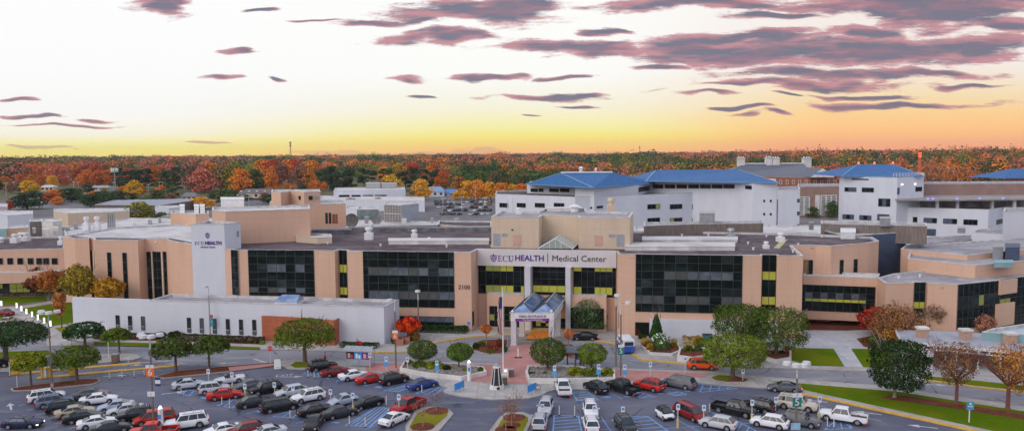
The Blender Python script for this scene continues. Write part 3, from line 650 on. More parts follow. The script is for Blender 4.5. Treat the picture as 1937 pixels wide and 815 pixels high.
# ---- sign band over the entrance
A, B = W(23)
s0, zt, dS, nS = onwall(A, B, 904.2, 471.6); s1, zt2, _, _ = onwall(A, B, 1167, 475.5); _, zb, _, _ = onwall(A, B, 904.2, 500.5)
A3 = Vector((A[0], A[1], 0)); b = MB(); PS = lambda s, z, o: A3 + dS * s + nS * o + Vector((0, 0, z))
zt = ZM - .02; LS = (Vector((B[0], B[1], 0)) - A3).length
def bandbox(b, a, c, z0, z1, o0, o1, m):
    b.add([PS(a, z0, o0), PS(c, z0, o0), PS(c, z1, o0), PS(a, z1, o0), PS(a, z0, o1), PS(c, z0, o1), PS(c, z1, o1), PS(a, z1, o1)],
          [(4, 5, 6, 7), (0, 1, 5, 4), (1, 2, 6, 5), (2, 3, 7, 6), (3, 0, 4, 7)], m)
bandbox(b, .05, LS - .05, zb, ZM + .05, 0, .9, mat('sign_band', (.66, .63, .64), (.60, .57, .58), .2, .6)); sb = b.build('sign_band', hosp, world=True)
def onS(u, v, o): return onwall((PS(0, 0, o).x, PS(0, 0, o).y), (PS(LS, 0, o).x, PS(LS, 0, o).y), u, v)
def sC(u, v, o=.9):
    s, z, d, n = onS(u, v, o); return PS(s, z, o)
def sw(u0, u1, v, o=.9): return onS(u1, v, o)[0] - onS(u0, v, o)[0]
def strokes(parent, C, d, n, sc, polys, m, name):
    """flat glyphs: list of convex polygons in letter units"""
    b = MB(); up = Vector((0, 0, 1))
    for i, pl in enumerate(polys):
        o = .03 + .0006 * i
        b.add([C + d * x * sc + up * y * sc + n * o for x, y in pl], [tuple(range(len(pl)))], m)
    return b.build(name, parent, world=True)
def rect(x0, y0, x1, y1): return [(x0, y0), (x1, y0), (x1, y1), (x0, y1)]
def serif_ECU():
    P = []
    # E
    P += [rect(.12, 0, .28, 1), rect(0, 0, .66, .07), rect(0, .93, .62, 1), rect(.28, .47, .5, .54), rect(.46, .38, .52, .63), rect(.60, 0, .68, .24), rect(.57, .76, .64, 1)]
    # C
    x0 = .82
    for k in range(26):
        a0 = math.radians(42 + k * (276 / 26)); a1 = math.radians(42 + (k + 1) * (276 / 26))
        def q(a, r): return (x0 + .45 + r * .45 * math.cos(a), .5 + r * .52 * math.sin(a))
        i0 = 1 - (.10 + .28 * max(0, -math.cos(a0))); i1 = 1 - (.10 + .28 * max(0, -math.cos(a1)))
        P.append([q(a0, i0), q(a0, 1), q(a1, 1), q(a1, i1)])
    P += [rect(x0 + .76, .68, x0 + .83, .98), rect(x0 + .76, .02, x0 + .81, .24)]
    # U
    x0 = 1.78
    P += [rect(x0, .93, x0 + .38, 1), rect(x0 + .11, .3, x0 + .27, .94), rect(x0 + .58, .93, x0 + .9, 1), rect(x0 + .70, .3, x0 + .77, .94)]
    for k in range(12):
        a0 = math.radians(180 + k * 15); a1 = math.radians(195 + k * 15)
        def q(a, r): return (x0 + .44 + r * .33 * math.cos(a), .31 + r * .33 * math.sin(a))
        i0 = .52 + .26 * (k / 12); i1 = .52 + .26 * ((k + 1) / 12)
        P.append([q(a0, i0), q(a0, 1), q(a1, 1), q(a1, i1)])
    return P
def shield():
    P = []; out = [(-.5, .62), (-.5, .1), (-.42, -.25), (-.22, -.5), (0, -.66), (.22, -.5), (.42, -.25), (.5, .1), (.5, .62)]
    for a, c in zip(out, out[1:]):
        d = Vector((c[0] - a[0], c[1] - a[1])).normalized(); n = Vector((-d.y, d.x)) * .04; P.append([(a[0] + n.x, a[1] + n.y), (a[0] - n.x, a[1] - n.y), (c[0] - n.x, c[1] - n.y), (c[0] + n.x, c[1] + n.y)][::-1])
    P += [rect(-.52, .56, -.2, .64), rect(.2, .56, .52, .64), rect(-.42, .38, .42, .46), rect(-.42, -.02, .42, .05), rect(-.34, .05, -.26, .38), rect(.26, .05, .34, .38), rect(-.14, .05, -.07, .38), rect(.07, .05, .14, .38),
          [(-.2, .46), (.2, .46), (.13, .62), (-.13, .62)], [(-.13, .62), (.13, .62), (.05, .82), (-.05, .82)], rect(-.02, .8, .02, 1.0), [(-.3, -.02), (-.3, -.4), (-.2, -.5), (-.2, -.02)], [(.2, -.02), (.2, -.5), (.3, -.4), (.3, -.02)], [(-.05, -.02), (-.05, -.6), (.05, -.6), (.05, -.02)]]
    return P
hgt = onS(1000, 483, .9)[1] - onS(1000, 494.5, .9)[1]
E0 = sC(941.5, 494.2); strokes(sb, E0, dS, nS, hgt, [[(x * sw(941.5, 972, 490) / (2.7 * hgt), y) for x, y in p] for p in serif_ECU()], purple, 'lettering')
strokes(sb, sC(933.7, 487.3), dS, nS, hgt * 1.02, [[(x * .95, y * .85 - .1) for x, y in p] for p in shield()], purple, 'emblem')
put_text('HEALTH', sb, sC(1001.5, 488.5) + nS * .03, dS, hgt * 1.42, purple, width=sw(974.5, 1028.5, 488), bold=.035)
b = MB(); b.add([sC(1035.4, 497) + nS * .03, sC(1036.6, 497) + nS * .03, sC(1036.6, 479) + nS * .03, sC(1035.4, 479) + nS * .03], [(0, 1, 2, 3)], ink); b.build('lettering', sb, world=True)
put_text('Medical Center', sb, sC(1095, 489.5) + nS * .03, dS, hgt * 1.42, ink, width=sw(1044, 1146, 489))
# ---- recessed entrance glazing
def pL(c, r):
    if r == 0: return (lit if c in (3, 4) else litdim) if c in (1, 2, 3, 4) else None
    if r == 2: return (lit if c in (3, 4, 6) else litdim) if c not in (0, 5) else None
    return None
glaz(hosp, A, B, 905, 501.5, 554, 991, [0, .16, .32, .48, .62, .77, .93, 1], [0, .2, .70, .97, 1], pL, glass=blackg, off=.06)
glaz(hosp, A, B, 1008, 502.5, 556, 1069, [0, .25, .5, .75, 1], [0, .2, .45, .68, .92, 1], lambda c, r: lit if r == 3 else None, glass=blackg, off=.06)
def pR(c, r):
    if r == 0: return (lit if c in (0, 3, 4, 5) else None) if c != 1 else None
    if r == 2: return lit if c in (0, 3, 4, 5) else None
    return None
glaz(hosp, A, B, 1085, 503, 560, 1165, [0, .19, .33, .5, .63, .77, .92, 1], [0, .17, .68, .93, 1], pR, glass=blackg, off=.06)
def sbox(uL, uR, vT, vB, o0, o1, m, name, parent=hosp, zb_=None):
    s0_, zt_, _, _ = onS(uL, vT, o1); s1_, _, _, _ = onS(uR, vT, o1); zb2 = onS(uL, vB, o1)[1] if zb_ is None else zb_
    b = MB(); bandbox(b, s0_, s1_, zb2, zt_, o0, o1, m); b.add([PS(s0_, zb2, o0), PS(s1_, zb2, o0), PS(s1_, zb2, o1), PS(s0_, zb2, o1)], [(0, 1, 2, 3)], m); return b.build(name, parent, world=True)
def onS2(u, v, o): return onS(u, v, o)
colw = mat('white_column', (.62, .62, .66), (.56, .56, .60), .4, .6)
for u0, u1 in ((992, 1003), (1069.5, 1079)):
    s0_ = onS(u0, 505, 2.4)[0]; s1_ = onS(u1, 505, 2.4)[0]; b = MB(); bandbox(b, s0_, s1_, 0, zb + .05, 0, 2.4, colw); b.build('column', hosp, world=True)
bandb = mat('peach_lower', (.68, .45, .33), (.64, .42, .305), .3, .8, spec=.2)
for (u0, u1, vt, o) in ((921, 991, 555.5, 1.7), (1078, 1147, 559, 1.7)):
    s0_ = onS(u0, vt, o)[0]; s1_ = onS(u1, vt, o)[0]; zt_ = onS(u0, vt, o)[1]; b = MB(); bandbox(b, s0_, s1_, 0, zt_, 0, o, bandb); b.build('lower_wall', hosp, world=True)
    b = MB(); bandbox(b, s0_ - .05, s1_ + .05, zt_, zt_ + .12, 0, o + .06, cap); b.build('ledge', hosp, world=True)
A2, B2 = PS(0, 0, 1.7), PS(LS, 0, 1.7); A2 = (A2.x, A2.y); B2 = (B2.x, B2.y)
glaz(hosp, A2, B2, 926, 578.5, 616.5, 982, 6, [0, .4, .7, 1], lambda c, r: litdim if (r > 0 and R() < .6) or (r == 0 and c in (2, 5)) else None, glass=blackg)
glaz(hosp, A2, B2, 1078, 582, 620, 1142, 6, [0, .5, 1], None, glass=blackg)
A1, B1 = PS(0, 0, .1), PS(LS, 0, .1); A1 = (A1.x, A1.y); B1 = (B1.x, B1.y)
glaz(hosp, A1, B1, 995, 600, 626, 1070, 8, [0, .35, .6, 1], lambda c, r: lit if (r == 0 and c in (2, 3, 5, 6)) else (litdim if r == 1 and c in (2, 4) else None), glass=blackg, name='entrance_doors')
panel(hosp, *W(24), 1170, 591, 619, 1170.5, black, .04, name='door')
# ---- right block
A, B = W(26)
def p3(c, r):
    if r == 2 and 3 <= c <= 9: return [blindg, blindg, blind, blind, blind, blind, None][c - 3]
    if r == 5: return [blindg, blindg, blindg, None, blindg, blindg, blindg, None, blindg, blindg][c]
    return dkglass2 if R() < .12 else None
glaz(hosp, A, B, 1203, 481, 588.5, 1404.5, [0, .055, .162, .27, .378, .486, .594, .702, .81, .918, 1], 7, p3)
glaz(hosp, *W(29), 1442.5, 482, 585, 1468.5, 2, [0, .3, .455, .76, .91, 1], lambda c, r: lit if r in (1, 3) else None)
panel(hosp, *W(25), 1191.5, 485.5, 487.5, 1197, gravel2, .12, name='wall_vent')
A, B = W(26)
# white planter wall and dark panel standing for the recess below the right block
s0, zt, d, n = onwall(A, B, 1229, 603, 0.6); s1 = onwall(A, B, 1470, 606, .6)[0]; b = MB(); A3b = Vector((A[0], A[1], 0))
Pq = lambda s, z, o: A3b + d * s + n * o + Vector((0, 0, z))
b.add([Pq(s0, 0, .05), Pq(s1, 0, .05), Pq(s1, zt, .05), Pq(s0, zt, .05), Pq(s0, 0, .9), Pq(s1, 0, .9), Pq(s1, zt, .9), Pq(s0, zt, .9)], [(4, 5, 6, 7), (0, 1, 5, 4), (1, 2, 6, 5), (2, 3, 7, 6), (3, 0, 4, 7)], whitew)
b.build('low_white_wall', hosp, world=True)
panel(hosp, A, B, 1201.5, 609, 640, 1228, blackg, .05, name='recess')  # flat black panel, the shade of the recess put into its colour
# ---- upper right: recessed storey with slim windows
glaz(hosp, *W(33), 1521, 492, 518, 1529, 1, 1, lambda c, r: None, glass=mat('amber_return', (.32, .17, .06), None, 1, .7)); glaz(hosp, *W(33), 1530.5, 492, 518, 1537.5, 1, 2)
for a, b_ in ((1589, 1595.5), (1615.5, 1622)): glaz(hosp, *W(35), a, 492 if a < 1600 else 490.5, 519, b_, 1, 2)
panel(hosp, *W(33), 1534, 468, 470.5, 1539, gravel2, .12, name='wall_vent')
# ---- roof equipment of the main building
def vent(u, v, z, h, w_, label, kind='box', group='roof vents', m=whitep, name='roof_vent'):
    p = G(u, v, z); r = empty(name, p, 0, label, 'roof vent', group); b = MB()
    if kind == 'box':
        b.box(-w_ / 2, w_ / 2, -w_ / 2, w_ / 2, 0, h * .55, m); b.build('housing', r); c = MB(); c.cyl((0, 0, h * .55), (0, 0, h * .8), w_ * .32, n=10, m=m); c.cyl((0, 0, h * .8), (0, 0, h), w_ * .5, w_ * .42, n=10, m=m); c.build('cap', r)
    else:
        b.cyl((0, 0, 0), (0, 0, h * .7), w_ * .35, n=10, m=m); b.build('housing', r); c = MB(); c.cyl((0, 0, h * .7), (0, 0, h), w_ * .55, w_ * .2, n=10, m=m); c.build('cap', r)
    return r
ZR = ZM - .45
def rbox(u0, u1, v0, v1, h, m, label, name='roof_unit', cat='roof unit', z=None, capm=None, group=None, th=.5):
    z = ZR if z is None else z; P = [G(u0, v1, z), G(u1, v1, z), G(u1, v0, z), G(u0, v0, z)]; P = [(p.x, p.y) for p in P]
    r = empty(name, (P[0][0], P[0][1], z), 0, label, cat, group); b = MB(); b.prism(P, z, z + h, m, mtop=False); b.build('housing', r, world=True)
    b = MB(); b.prism(inset(P, -.06), z + h, z + h + .08, capm or m, bottom=True); b.build('cap', r, world=True); return r
vent(698, 453, ZR, 2.6, 1.7, 'tall white roof vent on the purple gravel roof left of the 2100 facade', 'box', None)
vent(784, 452, ZR, 2.0, 1.3, 'white roof vent above the middle of the 2100 curtain windows', 'box', None)
vent(812, 458, ZR, 1.0, 1.0, 'small white mushroom vent just right of the middle roof vent', 'c', None)
vent(1382, 452, ZR, 2.2, 1.6, 'grey roof vent with yellow stain on the right gravel roof', 'box', None, metal)
vent(1476, 457, ZR, 1.8, 1.4, 'white roof vent near the yellow walkway patch on the right roof', 'box', None)
vent(1449, 470, ZR, 1.3, 1.0, 'low white roof vent in front of the others on the right roof', 'box', None)
rbox(735, 925, 457, 462.5, .7, membrane, 'long low white roof curb above the 2100 curtain windows', 'roof_curb', 'roof curb')
rbox(1215, 1395, 452, 459, .5, membrane, 'low white roof step above the right curtain windows', 'roof_curb', 'roof curb')
rbox(1182, 1390, 466, 474, .7, membrane, 'long pale roof ledge right behind the right block parapet', 'roof_curb', 'roof curb')
rbox(1590, 1618, 443, 452, 1.3, whitep, 'white roof unit near the east end of the gravel roof', 'roof_unit')
rbox(660, 930, 436, 438, .8, capd, 'long dark parapet kerb at the rear of the left gravel roof', 'roof_curb', 'roof curb')
rbox(590, 665, 440, 443, .9, capd, 'dark parapet kerb behind the peach block on the left roof', 'roof_curb', 'roof curb')
sheet('roof_walkway', [(1463, 469), (1474, 470), (1490, 453), (1480, 452)], ZR + .03, mat('yellow_walkway', (.50, .47, .25), None, .5, .9))['label'] = 'yellowish walkway patch crossing the gravel roof'
for i, (u, v) in enumerate([(1300, 455), (1340, 447), (1255, 470), (1415, 462), (1425, 473), (1500, 478), (1510, 465), (1555, 449), (1350, 468), (1290, 447), (620, 462), (720, 466), (845, 468), (930, 467), (1150, 466), (480, 458), (1450, 448)]):
    p = G(u, v, ZR); b = MB(); b.cyl((0, 0, 0), (0, 0, .45), .16, n=8, m=whitep); b.cyl((0, 0, .4), (0, 0, .5), .26, n=8, m=whitep)
    tag(b.build('roof_drain_vent', loc=p), 'short white pipe vent standing on the gravel roof', 'roof vent', 'short pipe vents on the gravel roof')
# ---- white tower with logo
ZT = ZM + 4.6
tw, TP = bld('sign_tower', 'white stair tower with purple ECU HEALTH Medical Center logo rising above the peach wing', [(361, 423.5), (424, 423.5), (454.5, 420), (395, 417)], ZT, wall=whitew, roof=gravel2, cat='tower', capw=.25)
A, B = TP[0], TP[1]
sT, zT, dT, nT = onwall(A, B, 393, 450); AT = Vector((A[0], A[1], 0))
def tC(u, v):
    s, z, d, n = onwall(A, B, u, v, .03); return AT + dT * s + nT * .04 + Vector((0, 0, z))
wd = lambda u0, u1: onwall(A, B, u1, 460)[0] - onwall(A, B, u0, 460)[0]
hh = tC(393, 456.8).z - tC(393, 462.8).z
strokes(tw, tC(368.5, 462.8) - nT * .02, dT, nT, hh, [[(x * wd(368.5, 386.5) / (2.7 * hh), y) for x, y in p] for p in serif_ECU()], purple, 'lettering')
put_text('HEALTH', tw, tC(403.5, 459.8), dT, hh * 1.42, purple, width=wd(388, 419), bold=.04)
put_text('Medical Center', tw, tC(393.5, 467.3), dT, hh * .85, ink, width=wd(380, 407.5))
strokes(tw, tC(392.5, 446), dT, nT, hh * 1.25, shield(), purple, 'emblem')
panel(tw, TP[1], TP[2], 448, 437, 448, 452, greydoor, .06, name='louvre')
# ---- low white building with terracotta screen
ZL = zat(726, 652, 580)
lw, LP = bld('low_white_building', 'long low white annex with slot windows in front of the peach wing', [(283, 567), (726, 580), (755, 566), (323, 555.5)], ZL, wall=whitew, roof=gravel2, par=.5)
wa = G(136, 562.3, ZL); a = Vector((wa.x, wa.y)); b_ = Vector(LP[0]); dd = (b_ - a).normalized(); nn = Vector((dd.y, -dd.x)); 
b = MB(); b.prism([tuple(a), tuple(b_ + dd * .2), tuple(b_ + dd * .2 - nn * .5), tuple(a - nn * .5)], 0, ZL, whitew); b.build('screen_wall', lw, world=True)
A, B = (wa.x, wa.y), LP[1]
for u, v0, v1 in ((222, 596, 621), (245.5, 597, 623), (270, 598, 624), (357, 600.5, 628), (381, 601.5, 629), (405.5, 602.5, 630), (430.5, 603, 631), (455.5, 604, 632), (480.5, 604.5, 633)):
    glaz(lw, *((A, LP[0]) if u < 283 else (LP[0], LP[1])), u - 3.4, v0, v1, u + 3.4, 1, [0, .7, .76, 1], lambda c, r: whitep if r == 1 else (blind if r == 2 else (blindg if R() < .2 else None)), bar=.05, glass=dkglass2)
# terracotta curved screen
A, B = LP[0], LP[1]
b = MB(); s0 = onwall(A, B, 498, 600)[0]; s1 = onwall(A, B, 641, 600)[0]; zt = onwall(A, B, 498, 596)[1]; _, _, dW, nW = onwall(A, B, 498, 600); AW = Vector((A[0], A[1], 0)); K = 14; pts = []
for k in range(K + 1):
    t = k / K; pts.append(AW + dW * (s0 + (s1 - s0) * t) + nW * (.6 + 1.6 * t * t))
for k in range(K):
    p, q = pts[k], pts[k + 1]; up = Vector((0, 0, 1))
    b.add([p, q, q + up * zt, p + up * zt, p - nW * .4, q - nW * .4, q - nW * .4 + up * zt, p - nW * .4 + up * zt], [(0, 1, 2, 3), (3, 2, 6, 7), (5, 4, 7, 6)], corten)
q = pts[-1]; b.add([q, q + up * zt, q - nW * 2.2 + up * zt, q - nW * 2.2], [(0, 3, 2, 1)], corten)
sc_ = b.build('terracotta_screen', lw, world=True)
for j in range(1, 5):
    b = MB()
    for k in range(K): b.bar(pts[k] + nW * .005 + up * zt * j / 5, pts[k + 1] + nW * .005 + up * zt * j / 5, .03, .03, rust)
    b.build('joint', sc_, world=True)
# skylight on the low roof
p = G(547, 575, ZL - .5); sk = empty('roof_skylight', p, -.1, 'small gabled glass skylight on the low white annex roof', 'skylight'); b = MB(); b.box(-2, 2, -1.6, 1.6, 0, .7, whitep); b.build('kerb', sk)
b = MB(); b.add([(-2.1, -1.7, .7), (2.1, -1.7, .7), (2.1, 1.7, .7), (-2.1, 1.7, .7), (-1.2, 0, 1.7), (1.9, 0, 1.7)], [(0, 1, 5, 4), (1, 2, 5), (2, 3, 4, 5), (3, 0, 4)], skyglass); b.build('glazing', sk)
# ---- beige penthouse
ZP = zat(950, 466, 411, ZM)
ph, PP = bld('roof_penthouse', 'tall beige plant room above the entrance sign with pink doors', [(929, 410), (1019, 411), (1026, 406.5), (1093, 407.8), (1095.5, 411), (1191, 411.5), (1198, 401), (1110, 399), (1107, 394), (1034, 393.5), (1018, 399.5), (948, 398.5)], ZP, ZM - .4, wall=beige, roof=gravel2, capm=cap)
A, B = PP[0], PP[1]
panel(ph, A, B, 933, 442, 464.5, 946.5, greydoor, name='louvre'); panel(ph, A, B, 949.5, 441.5, 447.5, 960, greydoor, name='louvre'); panel(ph, A, B, 970.5, 444.5, 464.5, 986, door, name='door'); panel(ph, A, B, 967.5, 433.5, 436, 971, black, .1, name='wall_lamp')
A, B = PP[4], PP[5]
panel(ph, A, B, 1124.5, 445.5, 465, 1140.5, door, name='door'); panel(ph, A, B, 1152, 443, 449, 1164, greydoor, name='louvre'); panel(ph, A, B, 1166.5, 443.5, 466, 1181.5, greydoor, name='louvre')
vent(1087, 401, ZP - .4, 1.6, 2.4, 'round white exhaust on the beige penthouse roof', 'c', None); vent(1156, 402, ZP - .4, 3.0, 1.6, 'tall cream flue on the right of the penthouse roof', 'box', None, beige); vent(981, 405, ZP - .4, 1.3, 1.2, 'white vent on the left of the penthouse roof', 'box', None)
rbox(1034, 1100, 397, 400, .6, membrane, 'curved pale curb on the penthouse roof', 'roof_curb', 'roof curb', z=ZP - .4)
for u, v in ((960, 405), (970, 404)):
    p = G(u, v, ZP - .4); b = MB(); b.cyl((0, 0, 0), (0, 0, 3.2), .07, n=6, m=alum)
    for z in (1.2, 2.4): b.bar((-.5, 0, z), (.5, 0, z), .06, .06, alum)
    tag(b.build('antenna_mast', loc=p), 'thin antenna mast on the left of the penthouse roof', 'antenna', 'antenna masts on the penthouse')
# gabled skylight before the penthouse
a = G(1018, 470, ZM); c = G(1083, 470.5, ZM); ap = GY(1050, 451, a.y); sk = empty('entrance_skylight', a, 0, 'greenish gabled glass skylight behind the hospital sign band', 'skylight')
dz = ap.z; bk = 7.5; b = MB(); m_ = (a + c) / 2; m_.z = dz
shift = Vector((1.6, bk, 0)); b.add([a, c, m_, a + shift, c + shift, m_ + shift], [(0, 1, 2), (0, 2, 5, 3), (1, 4, 5, 2), (3, 5, 4)], greenglass); gz = b.build('glazing', sk, world=True)
b = MB()
for k in range(6):
    s_ = shift * k / 5; b.bar(a + s_, m_ + s_, .12, .12, whitep); b.bar(m_ + s_, c + s_, .12, .12, whitep)
for k in range(1, 6): q = a.lerp(c, k / 6); t = 1 - abs(k / 6 - .5) * 2; b.bar(q, Vector((q.x, q.y, ZM + (dz - ZM) * t)), .08, .08, whitep)
b.bar(a, a + shift, .15, .15, whitep); b.bar(c, c + shift, .15, .15, whitep); b.bar(m_, m_ + shift, .15, .15, whitep); b.build('frame', sk, world=True)
# ---- entrance canopy
ca_ = empty('entrance_canopy', G(1006, 655), 0, 'white entrance canopy with twin blue glass gables reading MAIN ENTRANCE', 'canopy')
fl, fr = G(966.5, 654.7), G(1048, 655.5); Yf = fl.y; zc = GY(971, 592, Yf).z; zc0 = GY(971, 607, Yf).z
yb = PS(LS * .4, 0, 1.2).y; xl, xr = fl.x, G(1048, 655).x
pw = .85
kx = (GY(1068, 560, yb).x - xr) / (yb - Yf); hg = GY(1030, 552.5, yb).z - zc - .03
SX = lambda y: kx * (y - Yf)
def sbox2(b, x0, x1, y0, y1, z0, z1, m):
    b.prism([(x0 + SX(y0), y0), (x1 + SX(y0), y0), (x1 + SX(y1), y1), (x0 + SX(y1), y1)], z0, z1, m, bottom=True)
for x in (xl, xr - pw):
    for y in (Yf, Yf + (yb - Yf) * .55):
        b = MB(); sbox2(b, x, x + pw, y, y + pw, 0, zc0, colw); sbox2(b, x - .1, x + pw + .1, y - .1, y + pw + .1, .0, .35, colw); b.build('column', ca_, world=True)
b = MB(); b.box(xl, xr, Yf - .05, Yf + .55, zc0, zc, whitep); b.build('front_beam', ca_, world=True)
for x in (xl, xr - .5):
    b = MB(); sbox2(b, x, x + .5, Yf + .55, yb, zc0 + .1, zc - .003, whitep); b.build('side_beam', ca_, world=True)
zb1 = GY(1010, 601.8, Yf).z; zb0 = GY(1010, 607, Yf).z
put_text('MAIN ENTRANCE', ca_, Vector(((xl + xr) / 2, Yf - .08, GY(1010, 598, Yf).z)), (1, 0), .66, mat('grey_letter', (.10, .10, .12), None, 1, .6), width=(xr - xl) * .62)
b = MB(); b.box(xl + .75, xr - .75, Yf - .09, Yf - .055, zb0, zb1, purpleb); b.build('purple_banner', ca_, world=True)
put_text('The Memorial Building', ca_, Vector(((xl + xr) / 2, Yf - .11, (zb0 + zb1) / 2)), (1, 0), .38, whitep, width=(xr - xl) * .46)
xm = (xl + xr) / 2; z1 = zc + .03
for k, (x0, x1) in enumerate(((xl - .15, xm), (xm, xr + .15))):
    b = MB(); xc = (x0 + x1) / 2; NB = 5; V3 = lambda x, y, z: (x + SX(y), y, z); fo = 2.2
    for j in range(NB):
        ya, yc_ = Yf + (yb - Yf) * j / NB, Yf + (yb - Yf) * (j + 1) / NB; ra, rc_ = max(ya, Yf + fo), max(yc_, Yf + fo)
        b.add([V3(x0, ya, z1), V3(xc, ra, z1 + hg), V3(xc, rc_, z1 + hg), V3(x0, yc_, z1), V3(x1, ya, z1), V3(x1, yc_, z1)], [(3, 2, 1, 0), (4, 1, 2, 5)], skyglass)
    b.add([V3(x0, Yf, z1), V3(x1, Yf, z1), V3(xc, Yf + fo, z1 + hg)], [(0, 1, 2)], skyglass)
    gl = b.build('glass_gable', ca_, world=True); b = MB()
    for j in range(NB * 2 + 1):
        ya = Yf + (yb - Yf) * j / (NB * 2); rz = max(ya, Yf + fo); b.bar(V3(x0, ya, z1 + .03), V3(xc, rz, z1 + hg + .03), .06, .06, mull); b.bar(V3(xc, rz, z1 + hg + .03), V3(x1, ya, z1 + .03), .06, .06, mull)
    b.bar(V3(xc, Yf + fo, z1 + hg + .04), V3(xc, yb, z1 + hg + .04), .14, .1, alum); b.bar(V3(x0, Yf, z1), V3(x0, yb, z1), .14, .14, alum); b.bar(V3(x1, Yf, z1), V3(x1, yb, z1), .14, .14, alum)
    b.bar(V3(x0, Yf, z1), V3(x1, Yf, z1), .14, .14, alum); b.build('frame', gl, world=True)
for x in (xl + .3, xr - .4):
    b = MB(); b.cyl((x, Yf + .2, zc), (x, Yf + .2, zc + .28), .2, n=10, m=whitep); b.cyl((x, Yf + .2, zc + .28), (x, Yf + .2, zc + .5), .3, .1, n=10, m=whitep); b.build('finial', ca_, world=True)
sheet('painted_floor_glow', [(994, 641), (1042, 641), (1056, 624), (1006, 624)], .16, mat('lit_floor', (.55, .22, .03), (.48, .19, .03), .6, .7))  # orange floor sheet, warm lamplight painted into its colour
# warm ceiling lamps beneath the canopy
for y in (Yf + 5, yb - 2.5):
    l = bpy.data.lights.new('canopy_lamp', 'AREA'); l.energy = 60; l.size = 1.6; l.color = (1, .62, .22); lo = bpy.data.objects.new('canopy_lamp', l); COL.objects.link(lo); lo.location = (xm + SX(y), y, zc0 - .1)
# ------------------------------------------------------------------ east wing, annexes and the buildings behind
ZE = zat(1675, 634, 534.5)
zo = GY(1600, 606, G(1600, 523, ZE).y).z
ew, EP = bld('bridge_wing', 'projecting peach upper floor with long dark window over a shaded undercroft', [(1519.5, 520.5), (1660, 525), (1664, 517), (1522, 512)], ZE, zo, roof=membrane, par=.3)
A, B = EP[0], EP[1]
def pE(c, r):
    if r == 1 and 0 < c < 9: return blind if R() < .7 else dkglass2
    if r == 2 and 0 < c < 9: return lit if c > 2 else litdim
    return None
glaz(ew, A, B, 1516.5, 538, 586, 1656, [0, .05, .155, .26, .365, .47, .575, .68, .785, .88, 1], [0, .28, .52, .64, 1], pE)
es, SP = bld('east_wing', 'two storey peach east wing with grey roof, dark glazing and narrow lit window slot', [(1660, 525), (1676, 535.5), (1728, 534), (1730, 532.5), (1752, 532.7), (1755, 534.5), (1811, 537), (1892, 529), (1937, 523), (2120, 501), (2120, 470), (1870, 498), (1690, 517)], ZE, roof=gravel2)
glaz(es, SP[3], SP[4], 1729.5, 534, 600, 1750.5, 2, [0, .28, .55, .74, 1], lambda c, r: lit if r == 2 else None)
panel(es, SP[5], SP[6], 1778, 542, 545, 1785, gravel2, .1, name='wall_vent')
A, B = SP[6], SP[7]
glaz(es, A, B, 1813, 538.5, 622, 1891, 8, [0, .28, .52, .56, .78, 1], lambda c, r: (litdim if c == 4 and r == 1 else (dkglass2 if r == 1 else None)), bar=.07)
A, B = SP[7], SP[8]
glaz(es, A, B, 1892.5, 529, 620, 1990, 10, 5, lambda c, r: litdim if (r == 2 and c in (0, 1)) else None, bar=.07)
panel(es, A, B, 1893, 530.5, 557.5, 1925, peach, .35); panel(es, A, B, 1886.5, 576, 618, 1920, peach, .35)
E2, _ = bld('upper_east_roof_block', 'raised peach roof block with gravel roof behind the east wing', [(1717, 488), (1845, 501), (2120, 478), (2120, 440), (1937, 452), (1720, 478)], ZE + 2.0, ZE - .5, roof=gravel2)
E3, _ = bld('rear_east_block', 'peach block with pale roof edge behind the raised east roof', [(1704, 470.5), (1830, 482), (2120, 455), (2120, 440), (1937, 449), (1712, 464)], ZE + 2.6, 0, roof=gravel2)
rbox(1877, 1897, 482, 491, 2.4, mat('unit_grey', (.32, .33, .36), None, .6, .5), 'grey roof unit left of the open louvred one on the east roof', z=ZE + 1.6)
rbox(1901, 1928, 483, 492, 2.4, navywall, 'dark louvred roof unit with pale frame on the east roof', z=ZE + 1.6)
rbox(1880, 1915, 500, 506, .8, tealwall, 'low pale blue roof unit in front of the two taller ones', z=ZE + 1.6)
for i, (u, v) in enumerate([(1790, 520), (1770, 505), (1850, 470), (1905, 468), (1908, 512), (1845, 476), (1930, 505), (1700, 527), (1740, 524), (1862, 462), (1890, 478), (1828, 517), (1876, 522), (1925, 460)]):
    p = G(u, v, ZE + (1.55 if v < 500 else -.45)); b = MB(); b.cyl((0, 0, 0), (0, 0, .45), .16, n=8, m=whitep); b.cyl((0, 0, .4), (0, 0, .52), .28, n=8, m=whitep)
    tag(b.build('roof_drain_vent', loc=p), 'short white pipe vent standing on the grey east roof', 'roof vent', 'short pipe vents on the east roof')
# covered walkway
cwk = empty('covered_walkway', G(1725, 665), 0, 'long pale flat walkway canopy on white posts with brick piers', 'canopy')
zc_ = 3.3; P = [G(u, v, zc_) for u, v in ((1694, 622), (1707, 645), (1810, 652.5), (1937, 665), (2080, 680), (2080, 655), (1937, 642), (1860, 630))]
b = MB(); b.prism([(p.x, p.y) for p in P], zc_ - .12, zc_, mat('walk_roof', (.38, .40, .45), (.30, .32, .37), .4, .6), bottom=True); b.build('roof', cwk, world=True)
b = MB()
for k in range(1, 4): b.bar(P[k] + Vector((0, 0, -.25)), P[k + 1] + Vector((0, 0, -.25)), .2, .42, whitep); b.bar(P[k] + Vector((0, 0, -.95)), P[k + 1] + Vector((0, 0, -.95)), .14, .2, whitep)
b.bar(P[0] + Vector((0, 0, -.25)), P[1] + Vector((0, 0, -.25)), .2, .4, whitep); b.build('fascia', cwk, world=True)
tot = 0
